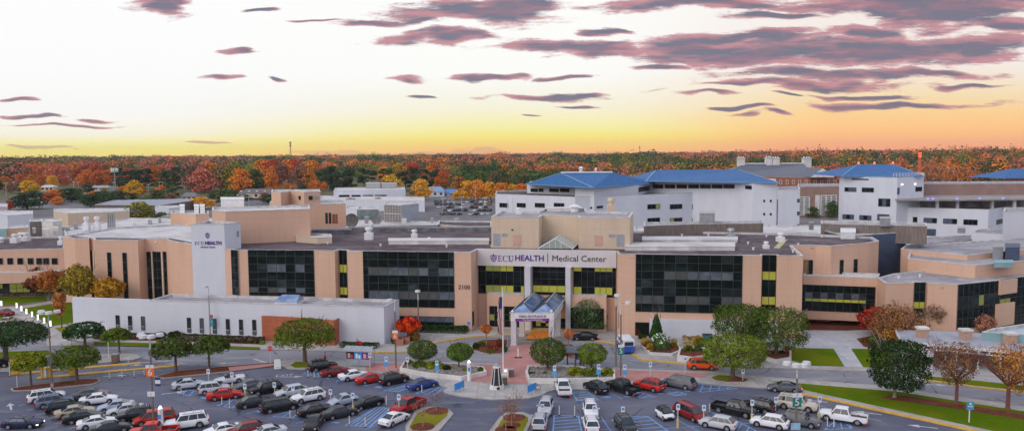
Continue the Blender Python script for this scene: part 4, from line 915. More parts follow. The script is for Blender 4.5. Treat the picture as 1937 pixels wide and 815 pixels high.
for k in range(1, 4):
    nseg = (5, 6, 5)[k - 1]
    for j in range(nseg):
        q = P[k].lerp(P[k + 1], j / nseg); b = MB(); b.box(q.x - .09, q.x + .09, q.y - .09, q.y + .09, 0 if j % 2 == 0 else zc_ - 1.0, zc_ - .25, whitep); b.build('post', cwk, world=True)
for u, v in ((1744, 637), (1826, 641), (1910, 648)):
    q = G(u, v, zc_); b = MB(); b.box(q.x - .7, q.x + .7, q.y - .6, q.y + .6, 0, zc_ + 1.3, mat('pier_brick', (.50, .33, .25), (.42, .26, .19), 3, .9) if 'pier_brick' not in MATS else MATS['pier_brick']); pr = b.build('brick_pier', cwk, world=True)
    b = MB(); b.box(q.x - .8, q.x + .8, q.y - .7, q.y + .7, zc_ + 1.3, zc_ + 1.6, planterw); b.build('cap', pr, world=True)
bld('glass_roofed_hall', 'pale blue sloping walled hall behind the walkway canopy', [(1858, 627), (2100, 640), (2100, 590), (1937, 612), (1880, 620)], 4.6, 0, wall=tealwall, roof=mat('pale_blue_roof', (.42, .52, .58), None, .4, .5))
# low shop-front below the canopy
lb, LBP = bld('walkway_kiosk', 'low grey kiosk with dark windows under the walkway canopy', [(1742, 672), (1765, 674), (1766, 664), (1744, 662)], 2.4, 0, wall=planterw, roof=concrete, par=.1)
glaz(lb, LBP[0], LBP[1], 1744, 674, 686, 1764, 3, 2, None)
# far-left west wing
ZW = zat(60, 560, 471)
ww, WP = bld('west_wing', 'two storey peach west wing with a row of square windows and teal glazed base', [(-120, 475), (122, 469.5), (123, 446), (-120, 452)], ZW, roof=gravel)
A, B = WP[0], WP[1]
for u0, u1 in ((-2, 4.5), (14, 24), (33, 43), (52.5, 62.5), (69, 79), (82, 92), (98, 108)): glaz(ww, A, B, u0, 488.5, 499.5, u1, 1, 1, bar=.12)
glaz(ww, A, B, -60, 534, 556, 119, 14, [0, .2, .6, 1], lambda c, r: litdim if (R() < .5 and r > 0) else tealwall if r == 0 else None, glass=dkglass2)
b = MB(); s0, z0_, d, n = onwall(A, B, -60, 507, 0); s1, z1_, _, _ = onwall(A, B, 122, 507, 0); A3 = Vector((A[0], A[1], 0))
zt = onwall(A, B, 60, 506, 0)[1]; P4 = [A3 + d * s0, A3 + d * s1, A3 + d * s1 + n * 3, A3 + d * s0 + n * 3]
b.prism([(p.x, p.y) for p in P4], zt - 3.0, zt - .6, peach, mtop=membrane, bottom=True); b.build('ledge', ww, world=True)
for u, lab in ((29, 'left of the three'), (45, 'middle of the three'), (49, 'right of the three')): vent(u if u != 45 else 41, 459 if u == 29 else 456, ZW - .4, 2.2, 1.7, 'white roof exhaust, ' + lab + ' on the west wing roof', 'box', None)
vent(2, 459, ZW - .4, 1.4, 1.6, 'low white roof vent at the far west end of the wing roof', 'c', None); vent(116, 463, ZW - .4, 2.0, 1.2, 'slim white vent beside the corner of the peach wing', 'box', None)
def fb(label, px, z, z0=0.0, wall=peach, roof=membrane, name='building', par=.4, cat='building', wins=None, group=None):
    r, P = bld(name, label, px, z, z0, wall=wall, roof=roof, par=par, cat=cat, group=group)
    if wins:
        for (i, u0, u1, v0, v1, c) in wins: glaz(r, P[i], P[i + 1], u0, v0, v1, u1, c, 1, bar=.1, glass=dkglass2)
    return r, P
zb = ZM - .4
Z1 = zat(586, 456, 394.5, ZM - .5)
fb('large blank peach block rising just behind the white sign tower', [(401, 397), (426, 399.7), (586, 394.8), (585, 388), (402, 391.5)], Z1, zb, name='plant_block')
Z2 = Z1 - .9
fb('wide peach plant block behind with four dark exhaust pipes on its wall', [(510, 385.2), (561, 387.2), (654, 385), (652, 379), (512, 380)], Z2, 0, name='plant_block')
Z3 = GY(575, 363, G(561, 387.2, Z2).y).z
r_, P_ = fb('small peach cube with two square openings atop the plant block', [(513, 361.6), (531, 363.5), (548, 361.5), (575, 362.8), (606, 361.8), (604, 358), (515, 358.5)], Z3, Z2 - .5, name='lift_tower', cat='tower')
glaz(r_, P_[3], P_[4], 584, 371, 378, 591, 2, 2); glaz(r_, P_[2], P_[3], 565, 370.5, 377.5, 568.5, 1, 1); panel(r_, P_[3], P_[4], 596, 370, 375, 601, greydoor, .5, name='dish')
fb('low peach block with three small white roof boxes left of the tower', [(322, 402), (370, 405), (395, 404), (394, 398), (324, 398)], zat(370, 430, 405, ZM - .6), zb, name='plant_block')
for u, lab in ((345, 'first'), (372, 'second'), (383, 'third')): rbox(u - 4.5, u + 4.5, 399, 403.5, 1.8, whitep, f'small white roof box, {lab} from the left above the low peach block', z=zat(370, 430, 405, ZM - .6) - .4)
rbox(418, 462, 387, 392, 1.7, whitep, 'long white roof unit on the large peach block', z=Z1 - .4)
for k, u in enumerate((618, 624.5, 631, 636.5)):
    q = GY(u, 423, G(561, 387.2, Z2).y - 2.5); t_ = GY(u, 402.5 if k < 2 else 405, q.y); b = MB(); b.cyl((0, 0, 0), (0, 0, t_.z - q.z), .32, n=8, m=black if k < 2 else rust)
    tag(b.build('exhaust_pipe', loc=q), f"{'black' if k < 2 else 'brown'} vertical exhaust pipe, {['first', 'second', 'third', 'fourth'][k]} of four against the peach plant wall", 'pipe', 'exhaust pipes against the plant wall')
fb('peach stub block with narrow dark slot in front of the big peach block', [(560, 446.5), (600, 449), (628, 448), (626, 442), (588, 441), (561, 441)], ZM + .9, zb, wall=beige, name='plant_block')
# low roofs behind the left wing
fb('low pale-roofed extension behind the peach wing with pipes', [(125, 446), (400, 428), (640, 429), (640, 412), (240, 412), (120, 430)], 9.5, 0, wall=membrane, name='rear_extension')
fb('sprawling pale flat roof behind the hospital penthouse', [(620, 432), (930, 433), (930, 421), (640, 415)], 12.0, 0, wall=membrane, name='rear_extension')
fb('low beige-roofed section with dark parapet left of the penthouse', [(828, 424), (880, 428), (930, 427), (930, 418), (830, 417)], 14.2, 0, wall=beige, roof=gravel, name='rear_extension')
fb('white walled service block left of the teal chiller', [(654, 394), (675, 394.5), (676, 389), (655, 389)], 12.5, 0, wall=whitew, name='service_block')
fb('teal chiller enclosure between the white block and the louvred tower', [(675, 396), (716, 395.5), (715, 391), (677, 391)], 15, 0, wall=mat('chiller', (.20, .26, .27), (.14, .18, .19), 1, .6), name='chiller', cat='chiller')
ct, CP = fb('grey cooling tower with slatted brown grilles behind the gravel roof', [(726, 386), (759, 387.5), (792, 384.5), (791, 381), (728, 381.5)], 17.0, 0, wall=mat('tower_grey', (.36, .38, .43), (.30, .32, .37), .3, .6), name='cooling_tower', cat='cooling tower')
glaz(ct, CP[0], CP[1], 727, 388, 402, 758.5, 6, 3, lambda c, r: brownpar, barm=alum, name='grille'); glaz(ct, CP[0], CP[1], 727, 404.5, 418, 758.5, 6, 3, lambda c, r: brownpar, barm=alum, name='grille')
fb('long white low wall block behind the cooling tower', [(606, 377), (803, 380), (803, 372), (606, 370)], 6, 0, wall=whitew, name='service_block')
wb, WBP = fb('white two storey clinic with ribbon windows and rooftop units beyond the plant', [(631, 361), (767, 358.5), (765, 353), (634, 355)], 9.5, 0, wall=whitew, name='clinic_building')
for a_, b__ in ((641, 661), (665, 682), (686, 705), (709, 731)): glaz(wb, WBP[0], WBP[1], a_, 369, 374, b__, 4, 1)
rbox(692, 720, 354, 356, 3.2, metal, 'left grey rooftop chiller on the white clinic', z=9.2); rbox(722, 751, 354, 356, 3.0, metal, 'right grey rooftop chiller on the white clinic', z=9.2)
fb('blue-grey low parapet wall right of the cooling tower', [(700, 428), (828, 425), (828, 422), (700, 424)], 14.4, 0, wall=mat('slate_wall', (.20, .23, .29), None, .4, .7), name='parapet_wall', cat='wall')
for (u, v, sc_2, lab) in ((664, 434, 1.0, 'larger'), (712, 428, .8, 'smaller')):
    p = G(u, v, 12.0); ds = empty('satellite_dish', p, .5, f'{lab} white satellite dish on a mast on the rear roof', 'satellite dish'); b = MB(); b.cyl((0, 0, 0), (0, 0, 2.2 * sc_2), .14, n=8, m=metal); b.build('mast', ds)
    b = MB(); Rr = 1.9 * sc_2; vs = []; fs = []
    for i in range(6):
        for j in range(16): r_ = Rr * i / 5; a_ = j * math.pi / 8; vs.append((r_ * math.cos(a_), -.25 * (r_ / Rr) ** 2 * Rr, 2.4 * sc_2 + r_ * math.sin(a_)))
    for i in range(5):
        for j in range(16): fs.append((i * 16 + j, i * 16 + (j + 1) % 16, (i + 1) * 16 + (j + 1) % 16, (i + 1) * 16 + j))
    b.add(vs, fs, mat('dish_mesh', (.36, .33, .31), (.22, .2, .19), 1.5, .6)); b.build('dish', ds, smooth=True); b = MB(); b.cyl((0, 0, 2.4 * sc_2), (0, -1.2 * sc_2, 2.4 * sc_2), .06, n=6, m=metal); b.build('feed_arm', ds)
# far-left small buildings
fb('long beige single storey building with pale roof in the left middle distance', [(101, 399), (128, 403.5), (245, 399.5), (244, 393), (103, 394)], 6.5, 0, wall=beige, name='service_building')
fb('low brown-eaved building with slate-blue roof in front of the dark trees', [(179, 387), (300, 388), (367, 379), (362, 375.5), (215, 378.5)], 5.5, 0, wall=mat('brown_eaves', (.14, .11, .10), None, 1, .8), roof=mat('bluegrey_roof', (.30, .34, .42), None, .4, .7), name='low_building')
fb('small white shed building right of the autumn tree', [(293, 392), (320, 393.5), (348, 391.5), (346, 388), (295, 388.5)], 6, 0, wall=whitew, name='shed', cat='shed')
fb('white box building at the far left edge', [(-40, 404), (14, 407), (62, 405), (62, 398), (-40, 398)], 10, 0, wall=whitew, name='service_block')
fb('teal corner block at the far left edge', [(-40, 432), (12, 432.5), (12, 427), (-40, 427)], 9, 0, wall=tealwall, name='service_block')
fb('blank peach block next to the teal one at far left', [(12.4, 432), (53, 430), (53, 425), (12.4, 426.5)], 9, 0, name='service_block')
fb('brown louvred plant shed with cream side at the left', [(56, 419), (78, 418), (78, 414), (56, 415)], 9.5, 0, wall=brownpar, name='plant_shed', cat='shed')
fb('cream plant shed right of the brown louvred one', [(78.5, 418), (100, 420), (117, 417), (116, 413), (79, 413.5)], 9.5, 0, wall=planterw, name='plant_shed', cat='shed')
fb('dark flat-roofed building at the far left in the middle distance', [(-60, 389), (14, 391), (14, 385), (-60, 384)], 6, 0, wall=gravel2, name='low_building')
for u, v, n_ in ((164, 436, 'left'), (184, 435, 'right')): vent(u, v, 9.2, 4.2, 1.7, f'{n_} tall white stub chimney on the low left roof', 'box', None)
for k, u in enumerate((205, 209, 213, 217)):
    p = G(u, 431, 9.2); b = MB(); b.cyl((0, 0, 0), (0, 0, 4.6), .3, n=8, m=metal); tag(b.build('flue_pipe', loc=p), 'slim grey metal flue in the cluster of four on the left roof', 'flue', 'cluster of grey flues')
for k, (u, v, w_, h_) in enumerate([(100, 438, 10, 1.2), (118, 436, 14, 1.0), (140, 433, 8, 1.4), (252, 428, 6, 1.0), (280, 424, 8, 1.2), (300, 421, 5, 1.4), (80, 440, 12, .9), (62, 441, 6, 1.3)]):
    rbox(u, u + w_, v - 2, v, h_, [membrane, metal, gravel2][k % 3], f'small rooftop unit {["beside the cream shed", "near the west roof corner", "left of the white chimneys", "right of the flues", "under the olive tree", "near the green bush roof edge", "close to the brown shed", "by the peach blank block"][k]}', z=9.2)
# ---- white hospital towers
ZA = 18.9
def hip(name_, parent, P, z, rid, zr, m, over=.6):
    """hip roof: footprint P (xy ccw list of 4: front-left, front-right, back-right, back-left), ridge endpoints rid"""
    q = [(p[0], p[1], z) for p in P]; b = MB(); r0 = (rid[0][0], rid[0][1], zr); r1 = (rid[1][0], rid[1][1], zr)
    b.add(q + [r0, r1], [(0, 1, 5, 4), (1, 2, 5), (2, 3, 4, 5), (3, 0, 4), (3, 2, 1, 0)], m); o = b.build(name_, parent, world=True)
    b = MB()
    for a_, c_ in ((q[0], r0), (q[1], r1), (r0, r1), (q[0], q[1]), (q[1], q[2]), (q[3], q[0])): b.bar(a_, c_, .35, .2, mat('ridge_blue', (.12, .27, .47), None, 1, .4) if 'ridge_blue' not in MATS else MATS['ridge_blue'])
    b.build('ridge_trim', o, world=True); return o
wa_, WAP = bld('white_ward_block', 'wide white hospital ward block with paired dark windows behind the penthouse', [(937, 366.5), (1088, 372), (1130, 371), (1204, 368.5), (1343, 363), (1374, 364.2), (1434.5, 362.5), (1434, 356), (1100, 356), (939, 361)], ZA, 0, wall=whitew, roof=gravel, capw=.3, cat='hospital')
for u0, u1 in ((945, 961), (978, 994), (1012, 1030), (1048, 1067)): glaz(wa_, WAP[0], WAP[1], u0, 384, 391.5, u1, 3, 1, bar=.12)
for u0, u1 in ((1225, 1248), (1267.5, 1290), (1309.5, 1331.5)):
    for v0 in (387, 413): glaz(wa_, WAP[3], WAP[4], u0, v0, v0 + 8.5, u1, 3, 1, lambda c, r: litdim if R() < .25 else None, bar=.12)
for u0, u1, dv in ((1353, 1356, 4), (1365, 1368, 4)):
    for v0 in (380.5, 405.5): glaz(wa_, WAP[4], WAP[5], u0, v0, v0 + dv, u1, 1, 1, bar=.1)
for u0, u1 in ((1379, 1387), (1400, 1407)):
    for v0 in (381, 406): glaz(wa_, WAP[5], WAP[6], u0, v0, v0 + 7.5, u1, 1, 1, bar=.1)
panel(wa_, WAP[4], WAP[5], 1342.5, 372, 387, 1345.5, tealwall, .1); panel(wa_, WAP[4], WAP[5], 1341.5, 396, 411, 1344.5, tealwall, .1)
Y0 = G(1124, 371, ZA).y - 1; ZB = GY(1124, 354.5, Y0).z
wb_, BP = bld('blue_roofed_tower', 'white hospital tower with broad blue hipped roof left of the second blue roof', [(997, 347.8), (1086, 351), (1088, 353), (1124, 354.8), (1207, 350.2), (1232, 346.8), (1229, 341), (1004, 343)], ZB, 0, wall=whitew, roof=membrane, capw=.2, cat='hospital')
for u0, u1 in ((1004, 1017), (1019, 1027.6), (1039, 1056.7), (1059.5, 1077)): glaz(wb_, BP[0], BP[1], u0, 356.5, 362.5, u1, 3, 1, bar=.12)
glaz(wb_, BP[2], BP[3], 1106, 390.5, 393.5, 1120, 2, 1); glaz(wb_, BP[3], BP[4], 1129, 390, 394, 1152, 3, 1); glaz(wb_, BP[3], BP[4], 1161, 389, 397, 1173, 2, 1)
for u in (1178, 1192): glaz(wb_, BP[3], BP[4], u, 388, 391.5, u + 3, 1, 1)
glaz(wb_, BP[4], BP[5], 1208, 355, 363, 1229, 3, 1, lambda c, r: None)
q = [G(994, 348.5, ZB + .1), G(1235, 347.5, ZB + .1)]; fr_ = G(1122, 355.3, ZB + .1); bl_ = GY(1004, 344, q[0].y + 26); yr = fr_.y + 17
zr = GY(1110, 326.8, yr).z; r0 = GY(1061, 326.8, yr); r1 = GY(1158, 326.5, yr)
b = MB(); FL, FRN, FRR = q[0], fr_, q[1]; BRr = Vector((FRR.x + 4, yr + 17, ZB + .1)); BLl = Vector((FL.x + 1, yr + 17, ZB + .1)); r0.z = r1.z = zr
b.add([FL, FRN, FRR, BRr, BLl, r0, r1], [(0, 1, 5), (1, 6, 5), (1, 2, 6), (2, 3, 6), (3, 4, 5, 6), (4, 0, 5), (4, 3, 2, 1, 0)], blueroof); rf = b.build('roof', wb_, world=True)
b = MB(); rb_ = mat('ridge_blue', (.15, .32, .54), None, 1, .4)
for a_, c_ in ((FL, r0), (r0, r1), (FRN, r0), (FRR, r1), (FL, FRN), (FRN, FRR)): b.bar(a_, c_, .35, .25, rb_)
b.build('ridge_trim', rf, world=True)
b = MB(); b.box(r0.x, r1.x, yr - .8, yr + .8, zr - .05, zr + .35, whitep); b.build('ridge_vent', wb_, world=True)
vent(1099, 328, zr - .3, 2.2, 1.6, 'white flue on the left blue roof ridge', 'c', None); vent(1127, 328, zr - .3, 1.8, .9, 'thin pipe on the left blue roof ridge', 'c', None)
rl = mat('red_roof_lamp', (.8, .1, .05), None, 1, .4, emit=(1, .12, .05), es=3)
Yc = Y0 + 14; ZC = GY(1300, 343, Yc + 6).z
def gz(u, v, Yv): return GY(u, v, Yv)
wc, WCP = bld('second_blue_roofed_tower', 'long white hospital block with ribbon clerestory windows and blue roof on the right', [(1226, 342.5), (1392, 344.8), (1424, 346), (1470, 346), (1466, 338), (1240, 338)], ZC, 0, wall=whitew, roof=membrane, capw=.2, cat='hospital')
for k in range(7): glaz(wc, WCP[0], WCP[1], 1235.5 + k * 22.2, 349, 356, 1254.5 + k * 22.4, 2, 1, bar=.15)
glaz(wc, WCP[1], WCP[2], 1410, 351, 357.5, 1422, 1, 1)
for u in (1444, 1456.5):
    for v0 in (378, 403): glaz(wc, WCP[2], WCP[3], u, v0, v0 + 4, u + 3, 1, 1)
glaz(wc, WCP[2], WCP[3], 1453, 426, 431, 1456, 1, 1)
FL, FR_ = G(1222, 343, ZC + .1), G(1474, 346, ZC + .1); yr = FL.y + 18; zr2 = GY(1320, 321.8, yr).z; r0, r1 = GY(1240, 321.6, yr), GY(1396, 322.5, yr); r0.z = r1.z = zr2
b = MB(); b.add([FL, FR_, Vector((FR_.x, yr + 18, ZC + .1)), Vector((FL.x, yr + 18, ZC + .1)), r0, r1], [(0, 1, 5, 4), (1, 2, 5), (2, 3, 4, 5), (3, 0, 4), (3, 2, 1, 0)], blueroof); rf = b.build('roof', wc, world=True)
b = MB()
for a_, c_ in ((FL, r0), (r0, r1), (FR_, r1), (FL, FR_)): b.bar(a_, c_, .35, .25, rb_)
b.build('ridge_trim', rf, world=True)
wd_, WDP = bld('white_stair_block', 'plain white stair block at the right end of the blue roofed ward', [(1470, 358.5), (1513.5, 358), (1511, 352), (1471, 353)], GY(1490, 358, G(1470, 346, ZC).y - 2).z, 0, wall=whitew, roof=gravel2, cat='hospital')
for v0 in (376, 400, 424): panel(wd_, WDP[0], WDP[1], 1508, v0, v0 + 7, 1513, navywall, .1, name='window')
panel(wd_, WDP[0], WDP[1], 1464.5 + 5.6, 377, 433, 1471.5, navywall, .1, name='window')
# brown screens on the roofs
for px, lab in (([(1218, 427), (1262, 425), (1322, 423), (1444, 421.5), (1444, 417), (1218, 420)], 'brown slatted roof screen in front of the white ward block'), ([(1553, 422), (1754, 427), (1752, 421), (1553, 417)], 'brown slatted roof screen in front of the helipad building')):
    fb(lab, px, 16.2, 12.3, wall=brownpar, roof=gravel2, name='roof_screen', cat='screen')
fb('low rear roof with pale parapet below the brown screens', [(1200, 443), (1515, 440), (1640, 447), (1640, 425), (1200, 428)], 12.6, 0, wall=planterw, roof=membrane, name='rear_extension')
fb('navy blue walled block with white roof right of the gravel roof', [(1600, 446), (1714, 438.5), (1712, 432), (1560, 436)], 14.6, 0, wall=navywall, roof=membrane, name='navy_block')
fb('low white block in front of the helipad building at right', [(1839, 439), (2100, 452), (2100, 436), (1937, 432), (1850, 433)], 11, 0, wall=whitew, roof=gravel2, name='service_block')
fb('low grey service roof with handrails left of the low white block', [(1720, 462), (1839, 452), (1839, 444), (1720, 450)], 9, 0, wall=gravel2, roof=gravel2, name='service_block')
rbox(1664, 1684, 424, 428, 1.6, metal, 'grey roof unit on the brown screened roof', z=16); rbox(1323, 1352, 418, 423, 2.2, metal, 'grey roof unit above the left brown screen', z=16)
rbox(1811, 1826, 437, 441, 1.2, metal, 'small grey unit on the service roof at right', z=10.5)
# ---- helipad building
ZH = 23.0
wr, RP = bld('helipad_building', 'white hospital block with blue roof and red beacon mast on the right', [(1588, 333.5), (1597, 334), (1697.6, 335.5), (1748, 334), (1746, 326), (1590, 326)], ZH, 0, wall=whitew, roof=membrane, capw=.2, cat='hospital')
for (u0, u1, v0, v1) in ((1598, 1619.7, 354.5, 362), (1630.7, 1652.7, 355, 363), (1662, 1684, 375.5, 390), (1594, 1615, 405.5, 413.7), (1626, 1648, 407, 415.4), (1660, 1682, 405, 416.6)): glaz(wr, RP[1], RP[2], u0, v0, v1, u1, 3, 1, lambda c, r: navywall if R() < .5 else None, bar=.12)
panel(wr, RP[1], RP[2], 1611, 337.5, 340.5, 1643, navywall, .1, name='louvre')
FL, FR_ = G(1592, 334, ZH + .1), G(1750, 334, ZH + .1); yr = FL.y + 14; zr3 = GY(1650, 311.8, yr).z; r0, r1 = GY(1621, 311.5, yr), GY(1689, 312, yr); r0.z = r1.z = zr3
b = MB(); b.add([FL, FR_, Vector((FR_.x, yr + 14, ZH + .1)), Vector((FL.x, yr + 14, ZH + .1)), r0, r1], [(0, 1, 5, 4), (1, 2, 5), (2, 3, 4, 5), (3, 0, 4), (3, 2, 1, 0)], blueroof); rf = b.build('roof', wr, world=True)
b = MB()
for a_, c_ in ((FL, r0), (r0, r1), (FR_, r1), (FL, FR_)): b.bar(a_, c_, .35, .25, rb_)
b.build('ridge_trim', rf, world=True)
for u in (1624, 1654, 1689): q = GY(u, 310, yr); b = MB(); b.cyl((q.x, q.y, zr3 - .2), (q.x, q.y, zr3 + .35), .12, n=6, m=metal); b.cyl((q.x, q.y, zr3 + .35), (q.x, q.y, zr3 + .95), .32, n=8, m=rl); b.build('red_lamp', wr, world=True)
b = MB(); a_, c_ = G(1690, 335.5, ZH), G(1748, 334, ZH)
for k in range(11): q = a_.lerp(c_, k / 10); b.bar(q, q + Vector((0, 0, 1.3)), .1, .1, whitep)
for z in (.7, 1.3): b.bar(a_ + Vector((0, 0, z)), c_ + Vector((0, 0, z)), .1, .1, whitep)
b.build('railing', wr, world=True)
glaz(wr, RP[2], RP[3], 1732, 354, 362, 1744, 2, 1); panel(wr, RP[2], RP[3], 1698, 355, 368, 1702, navywall, .1, name='door'); panel(wr, RP[2], RP[3], 1706, 348, 350.5, 1709, whitelamp, .3, name='wall_lamp'); panel(wr, RP[2], RP[3], 1731, 347, 349.5, 1733.5, whitelamp, .3, name='wall_lamp')
q = G(1739, 330, ZH - .3); mst = empty('beacon_mast', q, 0, 'orange lattice beacon mast with red lamps beside the helipad', 'mast'); ht = GY(1739, 289, q.y).z - q.z; b = MB(); om = mat('orange_mast', (.75, .16, .05), None, 1, .5)
for sx in (-.35, .35):
    for sy in (-.35, .35): b.bar((sx, sy, 0), (sx * .6, sy * .6, ht * .93), .14, .14, om)
for k in range(9):
    z = ht * k / 10; b.bar((-.33, -.33, z), (.33, -.33, z + ht / 10), .08, .08, om); b.bar((-.3, -.33, z), (.3, -.33, z), .08, .08, om)
b.build('lattice', mst)
for z in (.86, .99): b = MB(); b.cyl((0, 0, ht * z - .5), (0, 0, ht * z + .1), .45, n=10, m=redlamp); b.build('red_lamp', mst)
ZL2 = GY(1760, 393, G(1697, 335.5, ZH).y - 1).z
wl, LP2 = bld('lower_helipad_wing', 'lower white wing with ribbon windows beneath the helipad deck', [(1692, 391.5), (1730, 392), (1870, 396), (1902, 391), (2100, 398), (2100, 385), (1700, 383)], ZL2, 0, wall=whitew, roof=gravel2, capw=.3, cat='hospital')
for (u0, u1, v0, v1) in ((1711.7, 1735, 410, 419.4), (1747.6, 1772, 412, 421), (1784.6, 1810, 413.5, 422.5), (1823, 1849, 415, 424.5), (1754, 1770, 433, 445)): glaz(wl, LP2[1], LP2[2], u0, v0, v1, u1, 3, 1, lambda c, r: navywall if R() < .4 else (litdim if R() < .15 else None), bar=.12)
glaz(wl, LP2[2], LP2[3], 1885, 416, 424.5, 1896, 2, 1)
hp = empty('helipad_deck', G(1800, 375, ZH - 5), 0, 'raised flat helipad deck on columns with blue edge lamps', 'helipad'); zd = ZH - 4.6; Yd = G(1697, 335.5, ZH).y - 3
fz = GY(1800, 376.5, Yd).z
D = [GY(1693, 372, Yd + 2), GY(1762, 378, Yd - 2), GY(1900, 379, Yd - 2), GY(1990, 374, Yd + 3), GY(2010, 366, Yd + 26), GY(1748, 365, Yd + 26)]
b = MB(); b.prism([(p.x, p.y) for p in D], fz - .5, fz, mat('deck', (.36, .33, .31), (.26, .24, .23), .3, .8), bottom=True); b.build('deck', hp, world=True)
for u in (1774, 1812, 1878, 1920): q = GY(u, 385, Yd + 1.5); b = MB(); b.box(q.x - .4, q.x + .4, q.y, q.y + .8, ZL2 - .5, fz - .5, whitep); b.build('column', hp, world=True)
b = MB(); q0, q1 = GY(1735, 385, Yd + 8), GY(1990, 385, Yd + 8); b.box(q0.x, q1.x, q0.y, q0.y + .5, ZL2 - .5, fz - .5, mat('undercroft', (.45, .43, .42), (.2, .2, .22), .25, .8)); b.build('back_wall', hp, world=True)
for k, (i, t) in enumerate(((1, .02), (1, .35), (1, .66), (1, .98), (2, .6), (0, .9))): q = D[i].lerp(D[i + 1], t); b = MB(); b.cyl((q.x, q.y, fz), (q.x, q.y, fz + .45), .28, n=8, m=bluelamp); b.build('edge_lamp', hp, world=True)
fb('long blank brown building stretching right behind the helipad', [(1748, 347.5), (2100, 346), (2100, 342), (1750, 343.5)], 20, 0, wall=mat('brown_wall', (.30, .20, .175), (.26, .17, .15), .3, .8), roof=gravel2, name='brown_building')
fb('tall white curved block at the right edge', [(1898, 400.5), (2100, 395), (2100, 388), (1900, 393)], 17, 0, wall=whitew, roof=gravel2, name='service_block')
# ---- parking deck and brick college building
pk, PKP = bld('parking_deck', 'brown concrete parking deck with slatted openings beyond the white wards', [(1508, 353), (1590, 352), (1590, 347), (1510, 347.5)], 15, 0, wall=mat('deck_brown', (.34, .22, .175), (.28, .18, .145), .3, .85), roof=gravel2, cat='parking deck')
glaz(pk, PKP[0], PKP[1], 1511, 373, 406, 1531, 2, 9, lambda c, r: dkglass2, barm=planterw, bar=.5, name='slats'); glaz(pk, PKP[0], PKP[1], 1553, 370, 406, 1582, 3, 9, lambda c, r: dkglass2, barm=planterw, bar=.5, name='slats')
panel(pk, PKP[0], PKP[1], 1543, 369, 408, 1551, planterw, .4)
bk, KP = bld('brick_college', 'grand red brick building with slate roof, white cornice and clustered chimneys', [(1372, 330), (1417, 333), (1533, 336), (1578, 335), (1574, 326), (1375, 324)], 14.5, 0, wall=brickw, roof=slate, capm=planterw, capw=.3)
for k in range(9): glaz(bk, KP[1 if k < 5 else 2], KP[2 if k < 5 else 3], (1475 + k * 12) if k < 5 else (1540 + (k - 5) * 12.5), 341, 348, (1479 + k * 12) if k < 5 else (1544 + (k - 5) * 12.5), 1, 1, lambda c, r: blindg, barm=planterw, bar=.25)
FL, FR_ = G(1372, 331, 14.6), G(1540, 336, 14.6); yr = G(1480, 330, 14.6).y + 14; zr4 = GY(1480, 310, yr).z; r0, r1 = GY(1405, 309, yr), GY(1520, 310.5, yr); r0.z = r1.z = zr4
b = MB(); b.add([FL, FR_, Vector((FR_.x, yr + 16, 14.6)), Vector((FL.x, yr + 16, 14.6)), r0, r1], [(0, 1, 5, 4), (1, 2, 5), (2, 3, 4, 5), (3, 0, 4), (3, 2, 1, 0)], slate); b.build('hip_roof', bk, world=True)
b = MB(); q0, q1 = GY(1533, 335.5, FR_.y - 1), GY(1578, 335, FR_.y - 1); ap = GY(1556, 318, FR_.y - 1); bk_ = Vector((0, 22, 0))
b.add([q0, q1, ap, q0 + bk_, q1 + bk_, ap + bk_], [(0, 1, 2)], planterw); b.add([q0, q1, ap, q0 + bk_, q1 + bk_, ap + bk_], [(0, 2, 5, 3), (1, 4, 5, 2)], slate); b.build('pediment', bk, world=True)
b = MB(); b.box(r0.x, r1.x, yr - 1, yr + 1, zr4 - .1, zr4 + .8, planterw); b.build('ridge_balustrade', bk, world=True)
for (u0, u1, vt) in ((1396, 1408.5, 298), (1448.6, 1460, 297), (1461, 1474, 298), (1519, 1534, 298)):
    a_, c_ = GY(u0, 310, yr - 1), GY(u1, 310, yr - 1); zt = GY(u0, vt, yr - 1).z; b = MB(); b.box(a_.x, c_.x, yr - 2, yr + 2, zr4 - 3, zt - .8, planterw); b.box(a_.x - .4, c_.x + .4, yr - 2.4, yr + 2.4, zt - .8, zt - .3, planterw)
    for k in range(3): x = a_.x + (c_.x - a_.x) * (k + .5) / 3; b.cyl((x, yr, zt - .3), (x, yr, zt + .7), .5, n=6, m=planterw)
    b.build('chimney', bk, world=True)
fb('blue roofed brick building at the far right edge beyond the trees', [(1900, 338), (2100, 336), (2100, 333), (1905, 334)], 12, 0, wall=brickw, roof=blueroof, name='brick_building')
a_ = G(1898, 338, 12.1); c_ = G(2080, 336, 12.1); yr = a_.y + 20; t_ = GY(1937, 319, yr).z; b = MB(); b.add([a_, c_, Vector((c_.x, yr + 20, 12.1)), Vector((a_.x, yr + 20, 12.1)), Vector((a_.x + 18, yr, t_)), Vector((c_.x, yr, t_))], [(0, 1, 5, 4), (1, 2, 5), (2, 3, 4, 5), (3, 0, 4)], blueroof); tag(b.build('hip_roof'), 'blue hipped roof of the building at the far right edge', 'roof')
